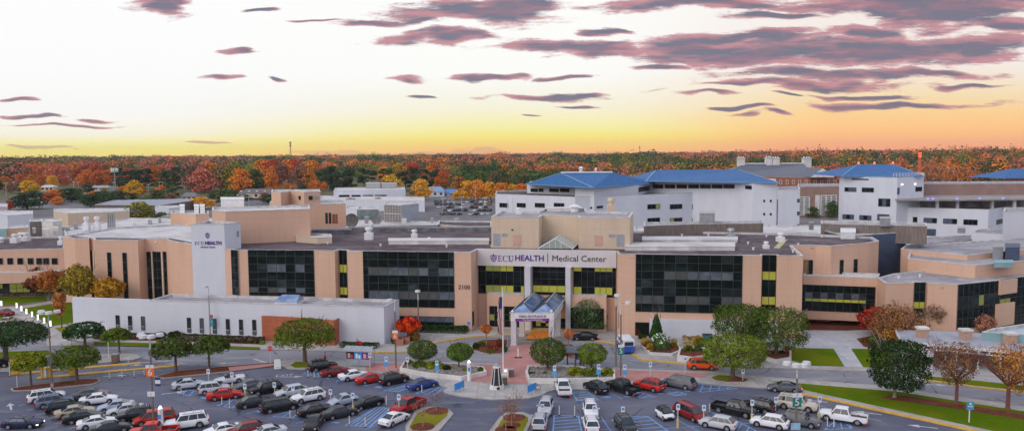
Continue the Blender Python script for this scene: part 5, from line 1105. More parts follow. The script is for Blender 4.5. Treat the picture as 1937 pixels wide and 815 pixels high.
# houses among the trees
def house(u0, u1, vb, ve, vr, label, wall=beige, rm=slate, win=3, name='house'):
    Yh = G((u0 + u1) / 2, vb).y; a_, c_ = GY(u0, vb, Yh), GY(u1, vb, Yh); ze = GY(u0, ve, Yh).z; dp = min(14, (c_.x - a_.x) * .6); zr_ = GY(u0, vr, Yh + dp / 2).z
    r = empty(name, a_, 0, label, 'house'); b = MB(); b.prism([(a_.x, Yh), (c_.x, Yh), (c_.x, Yh + dp), (a_.x, Yh + dp)], 0, ze, wall, mtop=False); b.build('wall', r, world=True)
    b = MB(); o = .6; i = (c_.x - a_.x) * .18; b.add([(a_.x - o, Yh - o, ze), (c_.x + o, Yh - o, ze), (c_.x + o, Yh + dp + o, ze), (a_.x - o, Yh + dp + o, ze), (a_.x + i, Yh + dp / 2, zr_), (c_.x - i, Yh + dp / 2, zr_)], [(0, 1, 5, 4), (1, 2, 5), (2, 3, 4, 5), (3, 0, 4), (3, 2, 1, 0)], rm); b.build('roof', r, world=True)
    for k in range(win):
        x = a_.x + (c_.x - a_.x) * (k + .5) / win; b = MB(); b.box(x - .9, x + .9, Yh - .12, Yh, ze * .35, ze * .8, dkglass2); b.build('window', r, world=True)
        if name == 'large_house': b = MB(); b.box(x - .8, x + .8, Yh + dp * .15, Yh + dp * .4, ze, ze + (zr_ - ze) * .6, planterw); b.build('dormer', r, world=True)
house(447, 522, 375, 366, 357, 'large tan house with grey roof and white dormers beyond the hospital', beige, mat('house_roof', (.16, .14, .15), None, 1, .8), 5, 'large_house')
house(344, 371, 378, 372, 364, 'small tan house with grey hipped roof among the left trees', beige, mat('house_roof2', (.22, .21, .22), None, 1, .8))
house(806, 840, 372, 363, 353, 'white house with pale blue gable roof near the far car park', whitew, mat('house_roof3', (.22, .38, .60), None, 1, .5))
house(838, 868, 371, 366, 358, 'second white house with brighter blue roof near the far car park', whitew, mat('house_roof4', (.10, .26, .62), None, 1, .5))
house(17, 47, 351, 345, 343, 'flat pale grey building behind the yellow trees at left', planterw, membrane, 4, 'hall')
house(93, 125, 337, 333, 327, 'blue and white roofed hall among the red trees', whitew, mat('house_roof5', (.16, .34, .62), None, 1, .5), 3, 'hall')
house(118, 152, 340, 335, 329, 'white gabled hall right of the blue roofed one', whitew, membrane, 3, 'hall')
house(77, 101, 362, 354, 350, 'cream shop building between yellow and dark trees', beige, membrane, 3, 'hall')
house(110, 145, 366, 360, 355, 'tan low shop building behind the red tree', beige, gravel, 4, 'hall')
house(160, 205, 361, 355, 351, 'pale low shop row in front of the orange trees', planterw, gravel2, 5, 'hall')
house(1525, 1560, 352, 347, 343, 'small grey roofed house right of the brick college', beige, slate, 2)
# far masts
def lmast(u, vb, vt, label, m=metal):
    p = G(u, vb) if vb > 300 else GY(u, vb, 2600); Yv = p.y; z0 = p.z; zt = GY(u, vt, Yv).z; r = empty('lattice_tower', (p.x, Yv, max(0, z0 - 5)), 0, label, 'radio mast'); b = MB(); w_ = (zt - z0) * .045; h_ = zt - max(0, z0 - 5)
    for sx, sy in ((-1, -1), (1, -1), (0, 1)): b.bar((sx * w_, sy * w_, 0), (sx * w_ * .4, sy * w_ * .4, h_), w_ * .35, w_ * .35, m)
    for k in range(10): z = h_ * k / 10; b.bar((-w_, -w_, z), (w_ * .9, -w_, z + h_ / 10), w_ * .2, w_ * .2, m)
    b.build('lattice', r); b = MB()
    for z in (.8, .97): b.cyl((0, 0, h_ * z - w_), (0, 0, h_ * z + w_), w_ * 1.5, n=8, m=m)
    b.build('antenna_ring', r)
mm = mat('mast_dark', (.10, .05, .06), None, 1, .8)
lmast(550, 297, 269, 'tall radio mast on the horizon left of centre', mm); lmast(1210, 292, 277, 'small radio mast on the horizon above the blue roofs', mm); lmast(1146, 299, 284, 'thin pale mast among the far trees left of the small radio mast', alum); lmast(1236, 290, 281, 'faint short mast right of the small radio mast', mm)
# ------------------------------------------------------------------ trees
import numpy as np
from mathutils import noise as mn
RNG = np.random.default_rng(11)
def leaf_quads(pts, nrm, size, jit=1.0, asp=.6, rng=RNG):
    """one quad per point, leaning on the given normals"""
    n = len(pts); r = rng.normal(size=(n, 3)); nn = nrm + r * jit; nn /= np.linalg.norm(nn, axis=1)[:, None] + 1e-9
    t = np.cross(nn, rng.normal(size=(n, 3))); t /= np.linalg.norm(t, axis=1)[:, None] + 1e-9; b = np.cross(nn, t)
    s = size * rng.uniform(.6, 1.3, size=(n, 1)); t = t * s; b = b * s * asp
    v = np.stack([pts - t * .5 - b * .15, pts + b * .5 - t * .1, pts + t * .5 + b * .1, pts - b * .5 + t * .12], 1).reshape(-1, 3)
    return v
def quads_mesh(name, v, mats, extra=None, tint=None):
    n = len(v) // 4; me = bpy.data.meshes.new(name); me.vertices.add(len(v)); me.vertices.foreach_set('co', v.astype(np.float32).ravel())
    me.loops.add(n * 4); me.loops.foreach_set('vertex_index', np.arange(n * 4, dtype=np.int32)); me.polygons.add(n)
    me.polygons.foreach_set('loop_start', np.arange(0, n * 4, 4, dtype=np.int32)); me.polygons.foreach_set('loop_total', np.full(n, 4, dtype=np.int32))
    for m in mats: me.materials.append(m)
    me.update(calc_edges=True)
    if tint is not None:
        a = me.attributes.new('tint', 'FLOAT_COLOR', 'FACE'); a.data.foreach_set('color', np.column_stack([tint, np.ones(n)]).astype(np.float32).ravel())
    return me
def env(kind, p):
    """inside measure <=1 in a unit crown: x,y in -1..1, z 0..1"""
    x, y, z = p; r = math.hypot(x, y)
    if kind == 'umbrella':
        zt = .30 + .70 * math.sqrt(max(0, 1 - min(1, r) ** 2.6)); zb = .20 * (1 - r) + .10
        if r > 1 or z > zt: return 1.5
        if z < zb: return 1.5
        return max(r, 1 - min(zt - z, (z - zb) * .8) * 2.2)
    if kind == 'round': return math.sqrt(r * r + ((z - .5) * 2) ** 2)
    if kind == 'block': return (abs(x) ** 4 + abs(y) ** 4 + abs((z - .5) * 2) ** 4.5) ** .25
    if kind == 'flatblock': return (r ** 5 + abs((z - .5) * 2) ** 6) ** .18
    if kind == 'oval': return math.sqrt(r * r * (1 + .9 * max(0, z - .45)) + ((z - .45) * 1.85) ** 2)
    if kind == 'cone': return r / max(.03, max(0, 1 - z) ** .8) if z > .1 else 1.4 * r + (.1 - z) * 6
    if kind == 'vase': return math.sqrt((r / (.45 + .6 * z)) ** 2 + ((z - .55) * 1.9) ** 2)
    if kind == 'weep': return r / (1.02 - .75 * max(0, z - .45) ** 1.4 * 2.0) if z < .98 else 2
    return r
def crown_mesh(name, kind, w, h, n, size, seed, lumps=.25, freq=1.0, gap=0.0, shell=.72, inner=.25, jit=.8):
    rng = np.random.default_rng(seed); P = []; Nn = []; R_ = w / 2; off = Vector((seed * 3.1, seed * 1.7, seed * .9)); tries = 0
    while len(P) < n and tries < n * 60:
        tries += 1; x, y = rng.uniform(-1.1, 1.1, 2); z = rng.uniform(-.02, 1.06)
        q = Vector((x * R_, y * R_, z * h)); nv = mn.noise(q * freq + off); e = env(kind, (x, y, z)) - nv * lumps
        if e > 1 or (e < shell and rng.random() > inner): continue
        if gap and mn.noise(q * freq * 1.7 + off * 2) > .5 - gap: continue
        P.append(q); d = Vector((x, y, (z - .45) * 1.6)); Nn.append(d.normalized() if d.length > 0 else Vector((0, 0, 1)))
    if kind == 'weep':
        for q in list(P): pass
    v = leaf_quads(np.array([tuple(p) for p in P]), np.array([tuple(p) for p in Nn]), size, jit, rng=rng)
    return quads_mesh(name, v, [leafm])
def trunk_mb(h, r, spread, ch, m, rnd, nl=5, fork=.45, twig=0, lean=0.0):
    """tapered trunk with limbs reaching into the crown"""
    b = MB(); top = Vector((lean, 0, h * fork + .2)); b.cyl((0, 0, -.1), top, r, r * .75, 9, m); b.cyl((0, 0, -.12), (0, 0, .25), r * 1.5, r * .95, 9, m)
    def limb(p, q, r0, lv):
        mid = p.lerp(q, .5) + Vector((rnd.uniform(-.12, .12), rnd.uniform(-.12, .12), rnd.uniform(0, .2))) * (q - p).length * .5
        b.cyl(p, mid, r0, r0 * .75, 6, m, False); b.cyl(mid, q, r0 * .75, r0 * .45, 6, m, False)
        if lv > 0:
            for _ in range(3 if lv > 1 else 2 + (twig > 1)):
                d = (q - p).normalized() + Vector((rnd.uniform(-.8, .8), rnd.uniform(-.8, .8), rnd.uniform(-.1, .6))); limb(mid.lerp(q, rnd.uniform(.3, 1)), q + d.normalized() * (q - p).length * rnd.uniform(.40, .62), r0 * .45, lv - 1)
    for i in range(nl):
        a = i * 2 * math.pi / nl + rnd.uniform(-.3, .3); e = Vector((math.cos(a) * spread * .62, math.sin(a) * spread * .62, h * fork + ch * (rnd.uniform(.45, .75) if twig < 2 else rnd.uniform(.22, .42))))
        limb(top - Vector((0, 0, .15)), e, r * .55, 1 + twig)
    return b
TPROTO = {}
def tree(name, kind, u, vb, u0, u1, vt, vcb, col, label, cat='tree', group=None, proto=None, n=5200, size=.26, lumps=.22, freq=.9, gap=.0, barkm=None, shell=.72, inner=.25, nl=5, twig=0, z0=.13, r=None, inseed=None):
    p = G(u, vb, z0); s = p.y / FP / math.cos(0)  # metres per pixel at this distance
    w_ = (u1 - u0) * s; top = GY(u, vt, p.y).z - z0; cb = GY(u, vcb, p.y - w_ * .28).z - z0; cb = max(.0, cb)
    ch = max(.6, top - cb); key = proto or name + str(u)
    rnd = random.Random(int(u * 7 + vb))
    if key not in TPROTO: TPROTO[key] = (crown_mesh('crown', kind, w_, ch, n, size, int(u) % 97 + 1, lumps, freq, gap, shell, inner), w_, ch)
    me, pw, ph_ = TPROTO[key]
    root = empty(name, p, rnd.uniform(0, 6.28) if proto else 0, label, cat, group)
    c = bpy.data.objects.new('crown', me); COL.objects.link(c); c.parent = root; c.location = ((u0 + u1) / 2 * s - u * s if not proto else 0, 0, cb); c.scale = (w_ / pw, w_ / pw, ch / ph_); c.color = (*col, 1)
    rr = r or max(.11, w_ * .036); t = trunk_mb(max(cb + .3, top * .45), rr, w_ / 2, ch, barkm or bark, rnd, nl, .85 if cb > 1 else .5, twig).build('trunk', root)
    return root
HOL = (.115, .165, .018); HOL2 = (.23, .26, .022); DK = (.03, .06, .014); 
U = dict(kind='umbrella', n=5600, size=.26, lumps=.2, freq=1.2, gap=.36, inner=.10, nl=7, twig=0)
def hol(u, vb, u0, u1, vt, vcb, col, label, **k):
    a = dict(U); a.update(k); kd = a.pop('kind'); return tree('clipped_tree', kd, u, vb, u0, u1, vt, vcb, col, label, **a)
hol(12, 690, -62, 88, 612, 660, (.045, .09, .03), 'very wide dark umbrella-shaped tree at the far left edge', n=12000)
hol(59, 729, 26, 88, 665, 704, HOL2, 'small yellow-green topped umbrella tree on the mulch island, left one of the pair')
hol(146, 720, 102, 190, 654, 700, HOL, 'wider umbrella tree on the mulch island beside the tall lamp, right one of the pair')
hol(161, 652, 123, 197, 609, 642, (.04, .10, .028), 'dark umbrella tree before the left end of the white annex')
hol(226, 668, 194, 248, 621, 646, HOL, 'small umbrella tree on the concrete island with the litter bin')
hol(333, 701, 286, 366, 639, 680, (.08, .12, .02), 'open-crowned umbrella tree at the left end of the long mulch strip', gap=.42)
hol(396, 698, 367, 436, 634, 672, (.09, .13, .025), 'open-crowned umbrella tree near the brick end of the long mulch strip', gap=.42)
hol(577, 684, 518, 638, 603, 662, HOL, 'largest umbrella tree, in front of the terracotta screen', n=8000, gap=.32)
RD = dict(kind='round', n=5200, size=.20, lumps=.10, freq=1.5, gap=0, shell=.8)
hol(799, 690, 770, 829, 643, 684, (.085, .13, .028), 'ball-shaped clipped tree in the left planter, nearer the annex', **RD)
hol(868, 700, 844, 896, 648, 686, (.10, .17, .02), 'ball-shaped clipped tree in the left planter, nearer the flagpole', **RD)
hol(1036, 703, 1001, 1072, 639, 694, (.09, .14, .03), 'large ball-shaped clipped tree right of the flagpole', **dict(RD, n=7000))
hol(1119, 696, 1089, 1150, 649, 692, (.15, .21, .02), 'yellow-green ball-shaped clipped tree beside the small bus shelter', **RD)
FB = dict(kind='flatblock', n=9000, size=.26, lumps=.17, freq=1.0, gap=.3, shell=.78)
hol(1386, 711, 1328, 1448, 640, 696, (.15, .20, .018), 'wide flat-topped clipped tree standing on its own oval bed by the road', **FB)
hol(1404, 668, 1348, 1452, 580, 640, (.075, .12, .018), 'dark flat-topped clipped tree behind, left one of the rear pair', **FB)
hol(1468, 673, 1412, 1525, 586, 660, (.08, .125, .018), 'large flat-topped clipped tree by the lawn, right one of the rear pair', **FB)
hol(1692, 751, 1652, 1746, 646, 740, (.03, .06, .018), 'dense dark block-shaped tree on the grass verge', **dict(FB, kind='block', n=10500, gap=.3, barkm=barkp))
OR = (.50, .19, .04); YE = (.50, .30, .035); RDc = (.42, .05, .035); BR = (.24, .12, .065)
tree('crepe_myrtle', 'vase', 1809, 761, 1757, 1852, 655, 742, BR, 'half-bare brown and orange tree on the mulch strip, beside the blue sign', n=5200, size=.2, lumps=.65, gap=.3, twig=2, nl=7, barkm=barkr, inner=.6)
tree('crepe_myrtle', 'vase', 1906, 773, 1868, 1985, 662, 756, (.40, .17, .05), 'thin orange-brown tree at the right edge of the mulch strip', n=6500, size=.22, lumps=.65, gap=.28, twig=2, nl=7, barkm=barkr, inner=.6)
tree('weeping_tree', 'weep', 1113, 624, 1079, 1147, 561, 619, (.09, .15, .06), 'grey-green weeping tree beside the entrance', n=8000, size=.26, lumps=.3, gap=.08, barkm=barkp, inner=.5)
tree('cone_conifer', 'cone', 1240, 649, 1226, 1257, 589, 646, (.04, .10, .022), 'narrow pointed evergreen before the white wall', n=7000, size=.24, lumps=.12, gap=0, z0=.13, nl=3)
tree('autumn_tree', 'oval', 150, 588, 119, 182, 501, 560, (.34, .25, .03), 'golden green tree at the corner of the peach wing', n=5600, size=.40, gap=.08, lumps=.3)
tree('autumn_tree', 'oval', 207, 589, 177, 237, 525, 563, (.50, .26, .03), 'orange gold tree just right of the golden green one', n=5000, size=.40, gap=.08, lumps=.3)
tree('autumn_tree', 'oval', 36, 552, 16, 54, 512, 545, (.26, .12, .09), 'thin pinkish brown tree on the far-left lawn, leftmost of three', n=2600, size=.36, gap=.1, lumps=.4, twig=1)
tree('autumn_tree', 'oval', 68, 560, 48, 88, 508, 548, (.32, .10, .05), 'reddish brown tree on the left lawn, middle of three', n=5600, size=.40, gap=.08, lumps=.4, twig=1)
tree('autumn_tree', 'oval', 95, 566, 74, 120, 510, 550, (.46, .16, .04), 'orange tree on the left lawn, rightmost of three', n=4200, size=.36, gap=.08, lumps=.4, twig=1)
tree('autumn_tree', 'vase', 117, 618, 98, 130, 556, 604, (.50, .19, .05), 'slender sparse orange tree left of the annex wall', n=2400, size=.28, gap=.15, lumps=.4, twig=1, inner=.7)
tree('red_maple', 'oval', 771, 641, 748, 798, 600, 628, (.72, .055, .015), 'bright red maple at the right corner of the annex', n=3600, size=.26, gap=.05, lumps=.4)
tree('small_tree', 'vase', 920, 651, 906, 936, 616, 633, (.62, .17, .03), 'small orange topped tree on the island left of the canopy', n=1300, size=.18, gap=.1, lumps=.3, barkm=barkp)
tree('small_tree', 'vase', 1075, 664, 1062, 1089, 624, 644, (.62, .19, .05), 'small orange topped tree right of the canopy', n=1000, size=.18, gap=.1, lumps=.3, barkm=barkp)
tree('red_maple', 'oval', 1653, 634, 1624, 1683, 584, 622, (.42, .03, .02), 'dark red tree at the corner of the bridge wing', n=4000, size=.32, gap=.1, lumps=.6, twig=1)
tree('crepe_myrtle', 'oval', 1700, 650, 1644, 1745, 578, 648, (.30, .14, .06), 'broad mixed orange and brown tree left of the walkway', n=8000, size=.30, gap=.08, lumps=.5, twig=2, inner=.5)
tree('autumn_tree', 'oval', 1690, 655, 1660, 1716, 612, 650, (.55, .25, .03), 'low golden tree right behind the dark block-shaped tree', n=2200, size=.26, gap=.1, lumps=.5)
tree('crepe_myrtle', 'vase', 1768, 632, 1742, 1792, 575, 622, (.30, .17, .11), 'bare brown tree in front of the lit window slot', n=2600, size=.26, gap=.2, lumps=.6, twig=2, inner=.7)
tree('crepe_myrtle', 'vase', 1815, 630, 1806, 1826, 597, 620, (.36, .20, .15), 'small bare tree before the dark glazing', n=300, size=.2, gap=.25, lumps=.5, twig=2, inner=.7)
tree('crepe_myrtle', 'oval', 1854, 630, 1835, 1880, 593, 626, (.42, .19, .13), 'pinkish bare-topped tree before the east glass wall', n=3600, size=.26, gap=.1, lumps=.5, twig=2, inner=.6)
for (u, vb, u0, u1, vt, lab) in ((826, 776, 810, 842, 741, 'leafless shrub tree at the far end of the left grass island'), (800, 806, 780, 822, 757, 'leafless shrub tree in the middle of the left grass island'), (973, 789, 950, 996, 738, 'leafless brown tree at the far end of the right grass island'),
                               (968, 803, 948, 990, 762, 'low leafless tree in the middle of the right grass island'), (957, 813, 938, 978, 758, 'leafless pale tree at the near end of the right grass island')):
    tree('crepe_myrtle', 'vase', u, vb, u0, u1, vt, vb - 14, (.26, .11, .06), lab, n=260, size=.13, gap=.2, lumps=.4, twig=2, nl=6, barkm=mat('twig', (.36, .24, .17), (.26, .17, .12), 3, .9) if 'twig' not in MATS else MATS['twig'], inner=.8, r=.06)
# shrubs and hedges
def shrub(u, v, w_, h_, col, label, name='shrub', kind='round', n=700, size=.16, group=None, z0=.14, cat='shrub', ratio=1.0):
    p = G(u, v, z0); s = p.y / FP; W_ = w_ * s; H_ = h_ * s * 1.02; key = (kind, round(W_ * 2), round(H_ * 2))
    if key not in TPROTO: TPROTO[key] = (crown_mesh('foliage', kind, W_, H_ * 1.25, n, size, int(u) % 89 + 2, .2, 2.0, 0, .75, .3), W_, H_)
    me, a, b_ = TPROTO[key]; o = bpy.data.objects.new(name, me); COL.objects.link(o); o.location = (p.x, p.y + W_ * .3 * ratio, z0 - H_ * .15); o.scale = (W_ / a, W_ / a * ratio, H_ / b_); o.color = (*col, 1); tag(o, label, cat, group); return o
def hedge(px, wid, h, col, label, n=None, name='hedge', z0=.13, size=.16):
    pts = [G(u, v, z0) for u, v in px]; P = []; Nn = []; L = sum((b - a).length for a, b in zip(pts, pts[1:])); n = n or int(L * 700)
    for _ in range(n):
        t = random.random() * L; k = 0
        while k < len(pts) - 2 and t > (pts[k + 1] - pts[k]).length: t -= (pts[k + 1] - pts[k]).length; k += 1
        d = (pts[k + 1] - pts[k]).normalized(); nn = Vector((-d.y, d.x, 0)); f = random.choice((0, 1, 1, 2)); a = random.uniform(-1, 1); wob_ = 1 + .25 * mn.noise(Vector((t * 1.3, k * 3.0, 0)))
        if f == 0: q = (-wid / 2 * wob_, random.uniform(0, h), -nn)
        elif f == 1: q = (a * wid / 2, h * wob_, Vector((0, 0, 1)))
        else: q = (wid / 2, random.uniform(0, h), nn)
        c = pts[k] + d * t + nn * q[0]; P.append((c.x - pts[0].x, c.y - pts[0].y, q[1])); Nn.append(tuple(q[2]))
    me = quads_mesh('foliage', leaf_quads(np.array(P), np.array(Nn), size, .7), [leafm]); o = bpy.data.objects.new(name, me); COL.objects.link(o); o.location = pts[0]; o.color = (*col, 1); tag(o, label, 'hedge'); return o
hedge([(340, 641.5), (498, 648)], 1.3, .9, (.09, .06, .03), 'reddish brown low hedge along the foot of the annex')
hedge([(180, 638), (300, 640)], 1.2, .8, (.10, .055, .035), 'brown clipped hedge at the left part of the annex')
hedge([(645, 655), (716, 657)], 1.3, .7, (.045, .085, .02), 'dark green low hedge at the right foot of the annex')
hedge([(762, 626), (885, 629)], 1.6, 1.1, (.03, .07, .018), 'trimmed dark hedge below the ground floor windows left of the door')
hedge([(1292, 652), (1330, 652)], 1.8, 1.3, (.42, .27, .03), 'yellow hedge on the terrace before the white wall')
hedge([(0, 560), (120, 556)], 1.6, .9, (.07, .06, .03), 'dark brown hedge in front of the west wing')
for i, (u, v, w_, h_, c, lab) in enumerate([(300, 640, 22, 10, DK, 'dark round shrub, left of the pair by the annex'), (327, 640, 26, 11, DK, 'dark round shrub, right of the pair by the annex'), (483, 649, 13, 9, HOL, 'green shrub beside the terracotta screen'), (495, 651, 11, 6, HOL2, 'low shrub at the foot of the terracotta screen'),
    (1252, 664, 40, 29, (.10, .20, .05), 'large rounded shrub dotted with white flowers'), (1222, 658, 18, 18, (.48, .30, .03), 'yellow shrub left of the white-flowered one'), (1230, 666, 14, 14, (.46, .28, .03), 'yellow shrub at the planter tip'), (1275, 660, 16, 17, (.40, .28, .03), 'yellow shrub right of the white-flowered one'),
    (1325, 655, 24, 12, (.16, .19, .03), 'olive rounded shrub beside the yellow hedge'), (1303, 672, 22, 16, (.10, .13, .025), 'clipped olive ball shrub behind the white wall, left one'), (1321, 671, 18, 15, (.08, .13, .025), 'clipped olive ball shrub behind the white wall, right one'),
    (1216, 641, 18, 9, (.04, .075, .02), 'dark low shrub by the recess'), (1207, 634, 12, 14, (.16, .07, .02), 'brownish shrub inside the recess'), (772, 693, 16, 12, HOL2, 'leafy shrub at the left tip of the planter'), (792, 700, 28, 14, HOL, 'broad leafy shrub under the first ball tree'), (822, 702, 34, 16, HOL2, 'large leafy shrub right of the first ball tree'),
    (845, 704, 16, 12, DK, 'dark shrub between the two ball trees'), (879, 706, 14, 9, HOL2, 'small light shrub under the second ball tree'), (909, 706, 13, 11, (.14, .17, .03), 'yellowish shrub at the right tip of the left planter'),
    (900, 660, 13, 11, (.035, .08, .02), 'dark green shrub on the loop island, outer tip'), (911, 655, 12, 9, HOL, 'green shrub on the loop island behind the outer one'), (932, 662, 20, 8, (.30, .06, .03), 'red leafed shrub on the loop island'), (946, 656, 18, 13, (.26, .08, .03), 'reddish shrub near the canopy column'), (928, 668, 16, 6, HOL, 'low green shrub at the front of the loop island'), (955, 664, 10, 8, (.05, .09, .02), 'small green shrub at the right of the loop island'),
    (1007, 713, 18, 8, DK, 'low dark shrub at the left tip of the right planter'), (1030, 712, 10, 8, HOL, 'small shrub beside the large ball tree trunk'), (1090, 716, 30, 19, HOL2, 'leafy shrub below the bus shelter, left one'), (1120, 718, 36, 20, HOL, 'leafy shrub below the yellow-green ball tree'), (1150, 716, 28, 17, HOL2, 'leafy shrub at the right end of the right planter'),
    (1068, 672, 12, 10, (.34, .08, .03), 'red shrub on the right loop island'), (1083, 668, 12, 8, (.14, .08, .03), 'brown shrub on the right loop island'), (1435, 668, 14, 9, (.45, .12, .02), 'orange shrub between the rear flat-topped trees'), (1490, 668, 16, 11, (.40, .10, .02), 'orange shrub right of the rear flat-topped trees'),
    (1480, 672, 12, 8, DK, 'dark shrub under the right rear tree'), (1660, 655, 26, 18, (.10, .13, .03), 'olive shrub at the foot of the dark red tree'), (1640, 648, 14, 8, (.16, .08, .03), 'brown ground shrub left of the olive one'), (745, 650, 12, 14, (.12, .13, .03), 'yellow-green shrub beside the annex corner'), (760, 652, 10, 10, (.05, .08, .02), 'dark shrub behind the orange number sign'), (782, 645, 24, 18, (.22, .12, .03), 'rusty shrub under the red maple'),
    (197, 652 - 8, 14, 9, DK, 'dark round shrub at the left corner hedge'), (1732, 690, 18, 9, (.30, .20, .04), 'yellowing shrub on the road bank')]):
    s_ = shrub(u, v, w_, h_, c, lab, n=2200 if w_ > 20 else 900, size=.2)
    if 'white flowers' in lab:
        pts = []
        for _ in range(90): a = random.uniform(0, 6.28); e = random.uniform(.15, 1.4); pts.append((math.cos(a) * math.cos(e), math.sin(a) * math.cos(e), math.sin(e)))
        pw_, ph_ = TPROTO[[k for k in TPROTO if isinstance(k, tuple)][-1]][1:]; A_ = np.array(pts); cc = A_ * np.array([pw_ * .5, pw_ * .5, ph_ * .62]) + np.array([0, 0, ph_ * .62])
        me = quads_mesh('flowers', leaf_quads(cc, A_, .28, .3, 1.0), [whitep]); o = bpy.data.objects.new('flowers', me); COL.objects.link(o); o.parent = s_
# ---- trees beyond the hospital
def bg_crown(name, kind, w_, h_, n, size, seed):
    rng = np.random.default_rng(seed); P = []; Nn = []
    K = 24 if kind != 'pine' else 11
    for k in range(K):
        a = rng.uniform(0, 6.28); zz = rng.uniform(.06, .9); rr = (math.sin(math.pi * min(1, zz * .9 + .12)) ** .6) * rng.uniform(.25, .72)
        if kind == 'pine': rr = (1.1 - zz * .8) * rng.uniform(.2, .75)
        c = np.array([math.cos(a) * rr * w_ / 2, math.sin(a) * rr * w_ / 2, zz * h_]); cr_ = w_ * rng.uniform(.16, .26) * (.8 if kind == 'pine' else 1)
        m_ = n // K; d = rng.normal(size=(m_, 3)); d /= np.linalg.norm(d, axis=1)[:, None]; d[:, 2] = np.where(d[:, 2] < -.3, -d[:, 2], d[:, 2])
        P.append(c + d * cr_ * rng.uniform(.8, 1.08, size=(m_, 1)) * np.array([1, 1, .8])); Nn.append(d)
    return quads_mesh(name, leaf_quads(np.concatenate(P), np.concatenate(Nn), size, .5, .8, rng), [leafm])
BGP = [(bg_crown('crown', 'broad', 15, 15, 2400, 1.05, s), 15, 15) for s in (1, 2, 3, 4, 5)]
BGS = [(bg_crown('crown', 'broad', 15, 15, 1000, 1.6, s), 15, 15) for s in (11, 12, 13)]
BGPINE = [(bg_crown('crown', 'pine', 11, 17, 2000, 1.05, s), 11, 17) for s in (6, 7, 8)]
_t = MB(); _t.cyl((0, 0, 0), (0, 0, 9), .45, .2, 7, bark)
for _a in range(5): _t.cyl((0, 0, 4), (math.cos(_a * 1.25) * 4, math.sin(_a * 1.25) * 4, 10), .2, .08, 5, bark, False)
BGT = _t.mesh('trunk')
NBG = [0]
def bgtree(u, vb, wpx, vt, col, kind='b', label=None, group='autumn trees beyond the hospital', name='autumn_tree'):
    p = G(u, vb); s = p.y / FP; w_ = wpx * s; top = GY(u, vt, p.y).z
    me, pw, ph_ = random.choice(BGPINE if kind == 'p' else (BGP if wpx > 16 else BGS)); r = empty(name, (p.x, p.y, 0), random.uniform(0, 6.28), label, 'tree', group)
    k = .94; c = bpy.data.objects.new('crown', me); COL.objects.link(c); c.parent = r; c.location = (0, 0, top * (1 - k)); c.scale = (w_ / pw * 1.12, w_ / pw * 1.12, top * k / ph_ / 1.02); v = random.uniform(.85, 1.15); c.color = (col[0] * v, col[1] * v * random.uniform(.85, 1.15), col[2] * v, 1)
    t = bpy.data.objects.new('trunk', BGT); COL.objects.link(t); t.parent = r; t.scale = (w_ / 15, w_ / 15, top / 16); NBG[0] += 1; return r
C_RED, C_PINK, C_OR, C_OR2, C_YEL, C_OLV, C_GRN, C_DK, C_BRN = (.50, .09, .04), (.52, .15, .11), (.66, .21, .035), (.56, .15, .03), (.70, .36, .03), (.25, .22, .035), (.065, .12, .035), (.034, .072, .034), (.30, .16, .10)
LBL = {C_RED: ('red_tree', 'deep red autumn tree'), C_PINK: ('pink_tree', 'pinkish red autumn tree'), C_OR: ('orange_tree', 'orange autumn tree'), C_OR2: ('orange_tree', 'burnt orange autumn tree'), C_YEL: ('yellow_tree', 'golden yellow autumn tree'), C_OLV: ('olive_tree', 'olive green tree'), C_GRN: ('green_tree', 'green leafed tree'), C_DK: ('evergreen_tree', 'dark evergreen tree'), C_BRN: ('brown_tree', 'bare brownish tree')}
def one(u, vb, w_, vt, c, where, kind='b'): nm, l = LBL[c]; return bgtree(u, vb, w_, vt, c, kind, l + ' ' + where, None, nm)
# individually placed
one(52, 396, 66, 362, C_DK, 'with very broad crown at far left behind the white box building'); one(20, 398, 16, 380, C_RED, 'small and round at the far left'); one(58, 368, 36, 342, C_YEL, 'standing above the broad dark one at left'); one(91, 384, 30, 364, C_RED, 'flat crowned beside the broad dark one'); one(110, 388, 22, 372, C_OR, 'just right of the flat crowned red one')
one(135, 382, 42, 357, C_DK, 'left of two behind the tan shops'); one(172, 392, 40, 366, C_DK, 'above the brown-eaved building left end'); one(198, 386, 34, 362, C_GRN, 'behind the brown-eaved building'); one(224, 386, 36, 362, C_DK, 'behind the brown-eaved building, right of the green one'); one(256, 374, 32, 342, C_YEL, 'with pointed crown above the brown-eaved building')
one(262, 422, 52, 383, C_OLV, 'in front of the brown-eaved building, with thin golden crown'); one(308, 420, 30, 402, C_GRN, 'low and round behind the pale left roof'); one(385, 396, 46, 373, C_YEL, 'glowing orange-gold beside the white shed'); one(347, 398, 22, 386, C_OR, 'small one left of the glowing gold one'); one(432, 388, 48, 358, C_GRN, 'dense and round left of the large house'); one(300, 382, 40, 360, C_GRN, 'low behind the slate-blue roof'); one(322, 380, 20, 366, C_BRN, 'near the small tan house')
one(508, 385, 30, 368, C_DK, 'right of the large house'); one(663, 395, 26, 374, C_BRN, 'round and bare, left of two before the white clinic'); one(715, 394, 22, 374, C_BRN, 'round and bare, right of two before the white clinic'); one(744, 362, 46, 331, C_YEL, 'bright orange-gold just right of the white clinic'); one(798, 378, 38, 340, C_YEL, 'bright orange-gold left of the blue roofed houses'); one(828, 360, 18, 339, C_YEL, 'small one above the blue roofed houses'); one(596, 366, 26, 342, C_OR, 'behind the peach lift cube'); one(865, 378, 24, 362, C_YEL, 'low one before the far car park')
